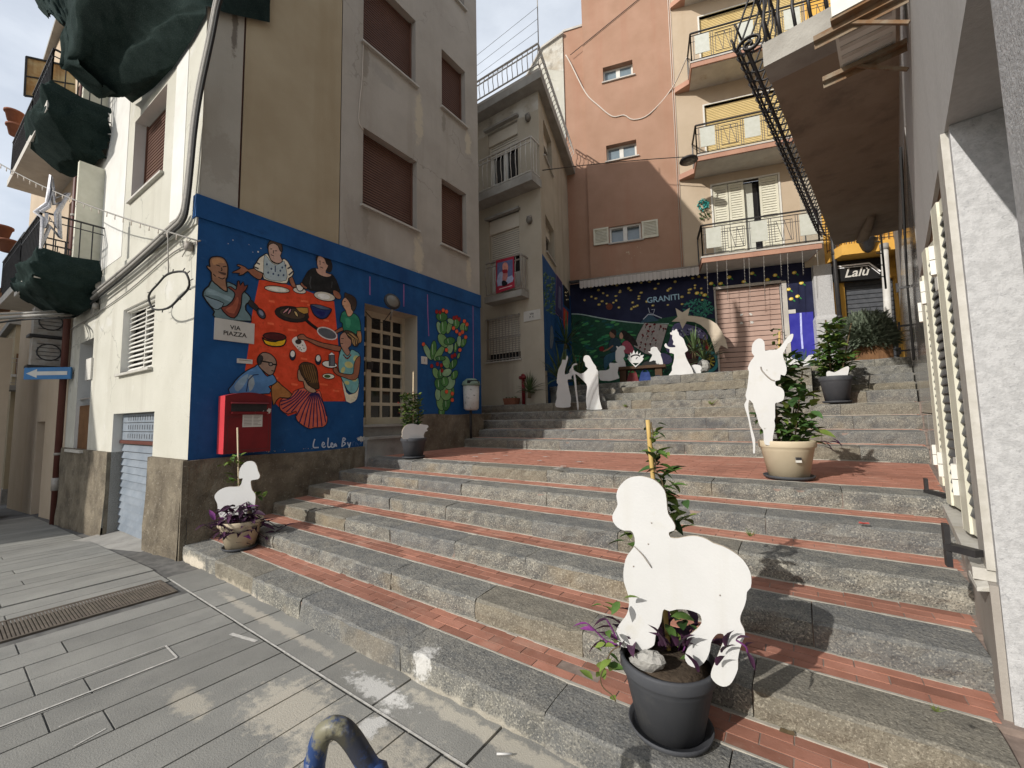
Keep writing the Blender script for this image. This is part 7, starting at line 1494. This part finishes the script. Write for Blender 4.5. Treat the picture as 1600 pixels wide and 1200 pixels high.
for (pts) in ([(400, 810), (420, 815), (435, 825), (446, 822)], [(395, 825), (415, 840), (430, 832)], [(345, 830), (330, 826), (320, 820)], [(385, 835), (384, 850), (382, 862)]):
    Q = [FL2.at(*q) for q in pts]; c.tube(smooth(Q, 3, False), .004, 'leaf_purple', 5)
    for p in Q[1:]:
        for j in range(2): put(t, 'purple', p, rdir(.1), rl.uniform(-.6, .6), rl.uniform(.07, .11))
c.build('stem', t)
t = thing('climbing_plant', P2 + V((0, .06, h2)), 'green sprig tied to a pale cane behind the small lamb', 'plant'); FC = FP((P2.x - .05, P2.y + .03), RC(P2))
c = MB(); c.tube([FC.at(371, 668), FC.at(374, 800)], .009, 'cane_pale', 6); c.build('cane', t)
for (cx, cy, n) in ((367, 720, 16), (364, 750, 10), (404, 775, 7), (358, 722, 4)):
    for k in range(n): put(t, rl.choice(['light', 'green', 'light']), FC.at(cx + rl.uniform(-9, 9), cy + rl.uniform(-8, 8)), rdir(.2), rl.uniform(-.5, .5), rl.uniform(.07, .11))

# ---- pot at the mural door
q = atz(644, 717, ZT[6] + .01); P3 = V((q.x - .08, q.y + .10, ZT[6] + .012)); F3 = FP((P3.x, P3.y), RC(P3)); r3 = abs(F3.px(664, 690)[0] - F3.px(623, 690)[0]) / 2; h3 = F3.px(643, 684)[1] - P3.z
flower_pot(P3, r3, h3, 'pot_grey', 'dark grey pot by the mural door with a clipped shrub')
F3f = FP((P3.x + r3 * .55, P3.y - r3 * .5), R(70))
cutout('sleeping_lamb_cutout', Z([(255, 765), (275, 720), (310, 690), (370, 680), (430, 695), (450, 683), (480, 690), (520, 695), (530, 715), (510, 735), (525, 755), (495, 765), (480, 805), (470, 840), (270, 840), (258, 790)], 590, 560, 6.668), F3f, 'white lying lamb cut-out in the pot by the mural door')
t = thing('potted_shrub', P3 + V((0, 0, h3)), 'small leafy shrub with tiny red flowers by the mural door', 'shrub'); c = MB(); c.tube([F3.at(646, 580), F3.at(645, 690)], .012, 'cane_pale', 6); c.tube([P3 + V((0, 0, h3 * .8)), F3.at(643, 640)], .012, 'stem_brown', 6); c.build('cane', t); c = MB()
for k in range(520):
    a, s_ = rl.uniform(0, 2 * pi), rl.random() ** .5; yy = rl.uniform(616, 668); w_ = 15 - abs(yy - 640) * .32; p = F3.at(643 + w_ * s_ * cos(a), yy) + V((0, .16 * s_ * sin(a), 0)); joined_leaves(c, rl.choice(['green', 'light', 'dark']), p, rdir(.3), rl.uniform(-.6, .6), rl.uniform(.05, .085))
c.build('foliage', t); c = MB()
for (x, y) in ((622, 630), (627, 638), (638, 615), (646, 614), (652, 618), (655, 640), (624, 645)):
    for k in range(3): p = F3.at(x + rl.uniform(-1, 1), y + rl.uniform(-1, 1)); d1, d2 = rdir(0) * .022, rdir(0) * .022; c.add([p, p + d1, p + d1 + d2, p + d2], [(0, 1, 2, 3)], 'petal_red')
c.build('flowers', t)

# ---- landing pot with the shepherd
q = atz(1232, 752, ZT[6] + .005); P4 = V((q.x, q.y + .17, ZT[6] + .010)); F4 = FP((P4.x, P4.y - .03), 0); r4 = abs(F4.px(1277, 694)[0] - F4.px(1184, 694)[0]) / 2; h4 = F4.px(1231, 688)[1] - P4.z
t = flower_pot(P4, r4, h4, 'pot_beige', 'large beige pot on the red landing with the shepherd')
lf_ = FP((P4.x + .08, P4.y - r4 * .91), R(12)); u_, z_ = lf_.px(1248, 719); c = MB(); c.fbox(lf_, u_ - .022, u_ + .022, z_ - .022, z_ + .022, -.02, .008, 'sign_white'); c.fbox(lf_, u_ - .022, u_ + .022, z_, z_ + .023, -.02, .009, 'iron_black'); c.build('sticker', t)
shp = Z([(190, 230), (200, 195), (230, 165), (265, 158), (295, 185), (300, 240), (305, 262), (340, 255), (400, 252), (435, 225), (465, 185), (490, 150), (520, 122), (543, 120), (538, 155), (520, 190), (495, 205), (475, 250), (455, 290), (462, 330), (480, 380), (487, 430), (470, 475), (435, 465), (430, 510), (390, 520), (395, 560), (430, 570), (460, 600), (467, 640), (455, 685), (410, 705), (388, 715), (388, 830), (380, 860), (388, 900), (370, 990), (360, 1060), (300, 1060), (290, 990), (285, 940), (255, 900), (235, 830), (220, 780), (205, 740), (200, 715), (180, 690), (165, 685), (160, 750), (175, 850), (195, 940), (215, 1010), (218, 1080), (215, 1135), (200, 1130), (200, 1070), (185, 990), (175, 930), (160, 850), (140, 780), (125, 720), (145, 680), (135, 640), (150, 580), (160, 490), (165, 440), (155, 410), (180, 350), (210, 310), (190, 280)], 1140, 500, 5.456)
F4f = FP((P4.x - .05, P4.y - .20), 0)
sh_ = cutout('shepherd_cutout', shp, F4f, 'white shepherd cut-out leaning on a stick in the beige pot')
c = MB(); c.tube(smooth([F4f.at(*q, .004) for q in Z([(265, 398), (275, 430), (310, 470), (350, 505), (382, 518)], 1140, 500, 5.456)], 4, False), .006, 'iron_grey', 4); c.build('drawn_line', sh_)
t = thing('potted_shrub', P4 + V((0, 0, h4)), 'glossy broad leaved shrub in the beige landing pot', 'shrub'); c = MB()
for k in range(8): a = rl.uniform(0, 6.28); c.tube([P4 + V((.06 * cos(a), .06 * sin(a), h4 * .85)), P4 + V((.14 * cos(a) + .03, .14 * sin(a), h4 + rl.uniform(.3, .75)))], .006, 'stem_brown', 5)
o = c.build('stem', t); o['kind'] = 'stuff'; n = 0
while n < 250:
    x, y = rl.uniform(1190, 1280), rl.uniform(560, 692); cx = 1234 + (690 - y) * -.06; w_ = 44 - abs(y - 660) * .26
    if abs(x - cx) > w_: continue
    p = F4.at(x, y) + V((0, rl.uniform(-.10, .22), 0)); put(t, rl.choice(['green', 'dark', 'dark', 'green', 'light']), p, rdir(.15), rl.uniform(-.5, .5), rl.uniform(.11, .17)); n += 1
for (x, y) in ((1268, 655), (1258, 660), (1262, 672), (1275, 650), (1280, 662), (1252, 615), (1262, 612), (1200, 560), (1213, 555)): put(t, 'green', F4.at(x, y), rdir(.2), rl.uniform(-.5, .5), .14)
for (x, y) in ((1281, 690), (1290, 692), (1297, 690), (1288, 698), (1302, 686)): put(t, 'purple', F4.at(x, y), V((.8, -.2, rl.uniform(-.8, .2))), rl.uniform(-.5, .5), .09)

# ---- pot with the dove higher up
P5 = V((aty(1308, 625, 8.52).x, 8.52, ZT[10] + .018)); F5 = FP((P5.x, P5.y), 0); r5 = abs(F5.px(1337, 592)[0] - F5.px(1282, 592)[0]) / 2; h5 = F5.px(1308, 588)[1] - P5.z
t = flower_pot(P5, r5, h5, 'pot_grey', 'dark grey pot higher on the stairs with the dove')
F5f = FP((P5.x, P5.y - r5 * .6), 0)
cutout('dove_cutout', Z([(712, 385), (735, 375), (770, 385), (820, 360), (865, 340), (880, 355), (865, 415), (850, 450), (730, 450), (715, 420)], 1140, 500, 4.706), F5f, 'small white dove cut-out sitting in the upper grey pot')
t = thing('potted_shrub', P5 + V((0, 0, h5)), 'leafy green shrub in the grey dove pot higher up', 'shrub'); c = MB(); c.tube([F5.at(1290, 500), F5.at(1300, 600)], .014, 'stem_brown', 6); c.tube([F5.at(1330, 505), F5.at(1312, 600)], .01, 'stem_brown', 6); c.build('stem', t); c = MB()
for k in range(1100):
    x, y = rl.uniform(1268, 1345), rl.uniform(505, 594); cx = 1306; w_ = 31 - abs(y - 560) * .34
    if abs(x - cx) > w_ or (x > 1313 and 512 < y < 552): continue
    joined_leaves(c, rl.choice(['green', 'dark', 'light', 'green']), F5.at(x, y) + V((0, rl.uniform(-.25, .3) if not (1284 < x < 1334 and y > 562) else rl.uniform(.0, .3), 0)), rdir(.2), rl.uniform(-.5, .5), rl.uniform(.10, .165))
c.build('foliage', t)
F6 = FY(9.0); cutout('goose_cutout', Z([(820, 105), (865, 110), (850, 125), (880, 180), (875, 215), (785, 215), (785, 195), (825, 160)], 1140, 500, 4.706), F6, 'white goose cut-out behind the upper grey pot')
cutout('sheet_cutout', Z([(420, 270), (470, 285), (540, 305), (580, 260), (640, 255), (645, 275), (600, 300), (575, 330), (450, 350)], 1140, 500, 4.706), FY(9.3), 'low white cut-out lying on the terrace edge by the blue panel')
t = thing('young_plant', aty(1218, 545, 9.5), 'thin yellowish plant tied to a stake before the pink shutter', 'plant'); F7 = FY(9.5); c = MB(); c.tube([F7.at(1218, 518), F7.at(1217, 580)], .02, 'bamboo', 6); c.build('cane', t); c = MB()
for k in range(34): joined_leaves(c, rl.choice(['light', 'light', 'green']), F7.at(rl.uniform(1206, 1230), rl.uniform(515, 565)), rdir(.2), rl.uniform(-.5, .5), .12)
c.build('foliage', t)
t = thing('grass_tuft', aty(1255, 562, 9.6), 'dark grass tuft in front of the blue panel', 'plant'); F8 = FY(9.6); c = MB()
for k in range(46): p = F8.at(rl.uniform(1232, 1278), 572); d = V((rl.uniform(-.5, .5), rl.uniform(-.3, .3), 1)); s_ = rl.uniform(.15, .4); c.add([p + V((-.012, 0, 0)), p + V((.012, 0, 0)), p + d * s_], [(0, 1, 2)], 'leaf_dark')
c.build('blades', t)
# ---- the rosemary bush in its trough
P9 = V((1.05, 11.3, 2.58)); F9 = FY(11.3); t = thing('planter', P9, 'brown trough holding the big grey green bush', 'planter'); c = MB(); a, e = F9.px(1332, 540), F9.px(1392, 540); c.box((a[0], 11.1, 2.58), (e[0], 11.7, 2.98), 'wood_brown'); c.build('trough', t)
t = thing('rosemary_bush', P9 + V((0, 0, .4)), 'big grey green bush in front of the dark shop', 'bush'); c = MB(); ctr = F9.at(1352, 525)
rad = abs(F9.px(1395, 520)[0] - F9.px(1310, 520)[0]) / 2
for k in range(3600):
    th, ph = rl.uniform(0, 2 * pi), math.acos(rl.uniform(-.7, 1)); q = rl.uniform(.72, 1.03) * (1 + .14 * sin(3 * th + 2) * sin(4 * ph)); d = V((sin(ph) * cos(th), sin(ph) * sin(th), cos(ph) * .92)); p = ctr + d * rad * q
    d2 = (d + V((rl.uniform(-.7, .7), rl.uniform(-.7, .7), rl.uniform(-.2, .9)))).normalized(); s_ = rl.uniform(.10, .20); sd_ = d2.cross(V((rl.random(), rl.random(), 1))).normalized() * .02
    c.add([p - sd_, p + sd_, p + d2 * s_ + sd_ * .3, p + d2 * s_ - sd_ * .3], [(0, 1, 2, 3)], 'leaf_grey')
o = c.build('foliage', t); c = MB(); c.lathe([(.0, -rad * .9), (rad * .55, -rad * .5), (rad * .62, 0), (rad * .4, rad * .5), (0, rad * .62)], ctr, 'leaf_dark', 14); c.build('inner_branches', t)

# ---- the two wise men and the staff
F10 = FP((-4.0, 8.45), R(14)); k8 = lambda p: Z(p, 860, 530, 8)
cutout('wise_man_cutout', k8([(150, 255), (190, 260), (205, 205), (220, 225), (215, 265), (200, 310), (185, 370), (182, 440), (240, 420), (235, 400), (260, 360), (285, 400), (290, 430), (262, 470), (262, 500), (215, 505), (225, 580), (240, 660), (258, 740), (250, 810), (240, 850), (75, 850), (65, 790), (80, 740), (75, 680), (95, 560), (80, 550), (85, 470), (100, 380), (140, 300)]), FP((-4.3, 8.50), R(30)), 'white robed cut-out with a raised hand, left of the staff bearer')
cutout('pilgrim_cutout', k8([(420, 215), (455, 200), (490, 215), (520, 270), (545, 310), (570, 340), (575, 370), (595, 400), (600, 470), (600, 580), (608, 700), (620, 780), (640, 855), (632, 878), (460, 880), (455, 850), (445, 780), (450, 690), (458, 620), (450, 560), (380, 490), (312, 432), (320, 500), (330, 640), (350, 800), (352, 878), (338, 880), (330, 800), (310, 640), (295, 500), (285, 440), (262, 380), (270, 330), (300, 305), (335, 305), (330, 320), (300, 325), (285, 350), (300, 395), (380, 430), (430, 410), (470, 365), (440, 340), (430, 290), (412, 270)]), F10, 'white long robed cut-out holding a crooked staff')
# ---- nativity on the terrace
FN = FP((-3.0, 9.25), R(8))
cutout('sheep_cutout', k8([(600, 395), (690, 390), (740, 365), (735, 330), (745, 295), (800, 300), (850, 295), (850, 360), (840, 420), (858, 470), (855, 490), (750, 520), (700, 520), (620, 510), (610, 440)]), FP((-3.6, 9.72), R(24)), 'white lying sheep cut-out left of the nativity bench')
FB1 = FP((-2.6, 10.35), R(12))
cutout('kneeling_woman_cutout', k8([(820, 90), (835, 85), (850, 100), (870, 85), (905, 80), (930, 95), (935, 125), (915, 140), (930, 190), (925, 220), (910, 240), (935, 290), (938, 375), (850, 378), (850, 300), (815, 270), (815, 150), (835, 125)]), FB1, 'white kneeling woman cut-out left of the radiant crib')
FB2 = FP((-2.6, 10.2), R(12))
cb_ = cutout('crib_cutout', k8([(960, 240), (980, 225), (970, 190), (995, 205), (1000, 160), (1020, 190), (1043, 135), (1060, 185), (1090, 145), (1095, 195), (1130, 165), (1120, 205), (1170, 195), (1150, 230), (1165, 240), (1150, 270), (1065, 352), (990, 280)]), FB2, 'white radiant heart shaped crib cut-out on the bench', sm=0, holes=[k8([(1022, 297), (1065, 332), (1110, 297)])])
A = Art(FB2, .002); A.line('cutout_black', k8([(1005, 225), (1030, 205), (1060, 197), (1095, 200), (1120, 215)]), .035, sm=4); A.line('cutout_black', k8([(1070, 250), (1080, 230), (1095, 232)]), .02); A.done('cut_lines', cb_)
cutout('kneeling_man_cutout', k8([(1255, 110), (1290, 95), (1330, 100), (1345, 130), (1370, 165), (1385, 185), (1375, 190), (1400, 260), (1412, 355), (1390, 330), (1305, 335), (1310, 275), (1290, 265), (1235, 280), (1270, 210), (1265, 185), (1215, 155), (1250, 150)]), FB1, 'white kneeling man cut-out right of the radiant crib')
kz = lambda p: Z(p, 960, 470, 8)
cutout('king_cutout', kz([(697, 395), (715, 395), (728, 365), (745, 375), (775, 350), (790, 385), (802, 395), (810, 430), (850, 460), (870, 490), (890, 550), (920, 615), (890, 640), (880, 660), (900, 720), (930, 780), (965, 840), (990, 910), (985, 925), (700, 940), (697, 905), (720, 870), (720, 820), (740, 760), (745, 665), (690, 650), (690, 605), (640, 585), (625, 555), (645, 530), (660, 560), (690, 580), (760, 580), (755, 555), (730, 545), (740, 510), (720, 470), (725, 430), (700, 420)]), FP((-1.9, 8.98), R(4)), 'white crowned king cut-out at the front edge of the terrace')
cutout('sheep_cutout', kz([(960, 810), (1040, 800), (1080, 815), (1090, 850), (1075, 870), (1080, 915), (960, 925)]), FP((-1.5, 9.15), R(4)), 'white sheep cut-out behind the king cut-out')
cutout('comet_cutout', kz([(765, 90), (850, 145), (945, 85), (920, 185), (1000, 190), (1100, 205), (1200, 240), (1280, 290), (1340, 380), (1390, 480), (1420, 600), (1330, 555), (1270, 680), (1230, 540), (1200, 450), (1150, 360), (1080, 300), (1000, 265), (905, 255), (850, 350), (815, 260), (715, 260), (790, 200)]), Fr(FB.p(0, 0, .55), FB.u, FB.n), 'bare plywood comet star with a long curved tail', m='plywood', sm=0, group=None or 'plywood comet')
# bench, cat and cloths
qa, qb = FB1.px(962, 574), FB1.px(1040, 570); zt_ = (qa[1] + qb[1]) / 2
t = thing('bench', FB1.p(qa[0], 2.4, 0), 'dark wooden bench carrying the nativity cut-outs', 'bench'); c = MB(); c.fbox(FB1, qa[0], qb[0], zt_ - .07, zt_, -.35, .12, 'wood_dark'); c.build('top', t)
for u in (qa[0] + .1, qb[0] - .25): c = MB(); c.fbox(FB1, u, u + .16, 2.38, zt_ - .071, -.3, .06, 'wood_dark'); c.build('leg', t)
for i, (x0, x1, rgb, lab) in enumerate(((980, 997, (.32, .10, .11), 'dark red cloth bag under the nativity bench'), (999, 1017, (.08, .16, .34), 'blue cloth bag under the nativity bench'), (1023, 1032, (.10, .11, .15), 'dark bag under the right end of the bench'))):
    a, e = FB1.px(x0, 585, .05)[0], FB1.px(x1, 585, .05)[0]; t = thing('cloth_bag', FB1.p(a, 2.4, 0), lab, 'bag'); c = MB(); hz = zt_ - .16
    c.hexa([FB1.p(a, 2.38, -.2), FB1.p(e, 2.38, -.2), FB1.p(e + .03, 2.38, .10), FB1.p(a - .03, 2.38, .10), FB1.p(a + .05, hz, -.15), FB1.p(e - .05, hz, -.15), FB1.p(e - .04, hz, .04), FB1.p(a + .04, hz, .04)], paint(rgb)); c.build('bag_body', t); c = MB(); c.tube(smooth([FB1.p(a + .06, hz, .02), FB1.p((a + e) / 2, hz + .08, .02), FB1.p(e - .06, hz, .02)], 4, False), .014, paint(rgb), 5); c.build('handle', t)
cutout('cat_cutout', k8([(1145, 320), (1165, 295), (1200, 275), (1240, 285), (1275, 280), (1285, 262), (1300, 275), (1315, 265), (1318, 290), (1305, 325)]), FP((-2.5, 10.25), R(12)), 'black cat cut-out lying on the nativity bench', m='cutout_black', group='black cat cut-out')
# ---- yuccas, terracotta trough, hydrant
def yucca(base, n, L_, label, seed, w_=.03, up=.25):
    r_ = random.Random(seed); t = thing('yucca', base, label, 'plant'); c = MB(); c.tube([base, V(base) + V((0, 0, .16))], [.05, .04], 'stem_brown', 7); c.build('stem', t)
    for k in range(n):
        a = r_.uniform(0, 2 * pi); el_ = R(r_.uniform(5, 80)); d = V((cos(a) * cos(el_), sin(a) * cos(el_), sin(el_) + up * .2)); sd_ = V((-sin(a), cos(a), 0)); l_ = L_ * r_.uniform(.7, 1.1); c = MB(); P = []
        p0 = V(base) + V((0, 0, .12 + .1 * r_.random()))
        for tt, ww in ((0, .8), (.35, 1), (.7, .7), (1, .05)): p = p0 + d * l_ * tt + V((0, 0, -.35 * l_ * tt * tt * cos(el_))); P += [p - sd_ * w_ * ww * .5, p + V((0, 0, -.012 * ww)), p + sd_ * w_ * ww * .5]
        c.add(P, [f for i in range(3) for f in ((3 * i, 3 * i + 3, 3 * i + 4, 3 * i + 1), (3 * i + 1, 3 * i + 4, 3 * i + 5, 3 * i + 2))], 'leaf_yucca', True); c.build('leaf', t)
    return t
yucca(aty(878, 606, 9.3) * 1, 46, 1.05, 'large spiky yucca behind the two robed cut-outs', 1, .06)
yucca(aty(905, 606, 9.9), 40, .95, 'second spiky yucca nearer to the nativity', 2, .055)
yucca(aty(884, 545, 10.8), 30, 1.0, 'tall yucca against the blue side wall', 3, .055)
yucca(aty(827, 622, 8.98), 40, .55, 'small drooping yucca on the upper left step', 4, .035)
yucca(aty(1085, 560, 9.9), 26, .65, 'pale spiky yucca behind the king cut-out', 5, .04)
yucca(aty(1100, 575, 10.6), 34, .7, 'dark yucca in front of the painted cart wheel', 6, .04)
t = thing('planter', aty(800, 632, 8.95), 'small terracotta trough on the upper left step', 'planter'); a, e = FY(8.95).px(790, 630)[0], FY(8.95).px(809, 630)[0]; c = MB(); c.hexa([(a + .03, 8.85, 1.93), (e - .03, 8.85, 1.93), (e - .03, 9.05, 1.93), (a + .03, 9.05, 1.93), (a, 8.82, 2.10), (e, 8.82, 2.10), (e, 9.08, 2.10), (a, 9.08, 2.10)], 'terracotta'); c.build('trough', t); c = MB()
for k in range(14): joined_leaves(c, 'dark', V((rl.uniform(a, e), 8.95, 2.1)), rdir(.8), 0, .07)
c.build('foliage', t)
P = aty(818, 622, 9.08); t = thing('hydrant', (P.x, P.y, 1.93), 'red hydrant standpipe against the grey house', 'hydrant'); c = MB(); z1 = FY(9.08).px(818, 587)[1]; c.tube([(P.x, P.y, 1.93), (P.x, P.y, z1)], .045, 'postbox_red', 8); c.build('pipe', t)
c = MB(); c.tube([(P.x - .09, P.y - .03, z1 - .05), (P.x + .09, P.y - .03, z1 - .05)], .05, 'postbox_red', 8); c.lathe([(.05, z1 - .02), (.06, z1 + .03), (0, z1 + .06)], (P.x, P.y, 0), 'postbox_red', 8); c.build('valve', t)
P = aty(1098, 545, 9.6); t = thing('rock', (P.x, P.y, 2.4), 'pale boulder behind the king cut-out', 'stone'); r_ = random.Random(9); c = MB(); vs_ = []; n = 9
for i in range(6):
    th = pi * i / 5
    for k in range(n): a = 2 * pi * k / n; q = r_.uniform(.85, 1.12); vs_.append(V((P.x, P.y, 2.62)) + V((.13 * sin(th) * cos(a) * q, .12 * sin(th) * sin(a) * q, .14 * cos(th) * q)))
c.add(vs_, [(i * n + k, (i + 1) * n + k, (i + 1) * n + (k + 1) % n, i * n + (k + 1) % n) for i in range(5) for k in range(n)], 'rock'); c.build('stone_body', t)
# weeds in the joints
for i, (x, y, Y, lab) in enumerate(((1172, 838, 3.28, 'grass tuft growing in a step joint right of the big lamb'), (1112, 540 + 92, 8.74, 'weed at the foot of the terrace wall'), (978, 636, 8.74, 'small weed at the foot of the terrace wall, below the pilgrim'), (1462, 1112, 1.9, 'tiny weed in the lowest step near the right wall'))):
    P = aty(x, y, Y); t = thing('weed', P, lab, 'weed'); c = MB()
    for k in range(26): d = V((rl.uniform(-1, 1), rl.uniform(-.6, .2), rl.uniform(.2, 1))); s_ = rl.uniform(.03, .08) * (1.8 if Y > 8 else .45 if Y < 2 else 1); w2 = .003 * (2.5 if Y > 8 else 1); c.add([P + V((-w2, 0, 0)), P + V((w2, 0, 0)), P + d * s_], [(0, 1, 2)], 'grass')
    c.build('blades', t)
# blue cycle stand in the foreground
HP0 = atz(522, 1150, .78); FH = FP(HP0, RC(HP0) - R(28))
t = thing('bike_rack', (HP0.x, HP0.y, 0), 'scuffed blue tubular hoop at the bottom edge', 'bike rack'); c = MB()
top_ = [FH.at(*q) for q in ((491, 1225), (493, 1190), (499, 1160), (508, 1143), (522, 1136), (537, 1141), (552, 1158), (566, 1180), (582, 1206), (595, 1228))]
pts = [V((top_[0].x, top_[0].y, -.01))] + top_ + [V((top_[-1].x + .05, top_[-1].y, .30)), V((top_[-1].x + .05, top_[-1].y, -.01))]
c.tube(smooth(pts, 6, False), .026, 'rack_blue', 14); c.build('hoop', t)

# fallen leaves and a stub on the steps
for i, (x, y, Y, m_, sz, lab, cat) in enumerate(((1350, 818, None, 'petal_red', .05, 'small orange dry leaf on the step below the landing', 'leaf'), (1418, 666, None, 'terracotta', .11, 'curled brown dry leaf at the right end of a step', 'leaf'), (1230, 1145, None, 'stem_brown', .05, 'flattened brown dry leaf beside the foreground pot saucer', 'leaf'))):
    z_ = (ZT[5], ZT[7], ZT[1])[i] + .022; P = atz(x, y, z_); t = thing('dry_leaf', P, lab, cat); c = MB()
    c.add([P + V(q) * sz for q in ((-.6, -.2, 0), (0, -.35, .12), (.6, -.1, .02), (.5, .3, .15), (0, .35, .05), (-.5, .2, .18), (0, 0, -.1))], [(6, 0, 1), (6, 1, 2), (6, 2, 3), (6, 3, 4), (6, 4, 5), (6, 5, 0)], m_); c.build('blade', t)
P = atz(788, 1178, .012); t = thing('cigarette_end', P, 'white cigarette end lying on the paving below the steps', 'litter'); c = MB(); c.tube([P + V((-.03, -.02, 0)), P + V((.03, .02, 0))], .005, 'cutout_white', 7); c.build('paper', t)
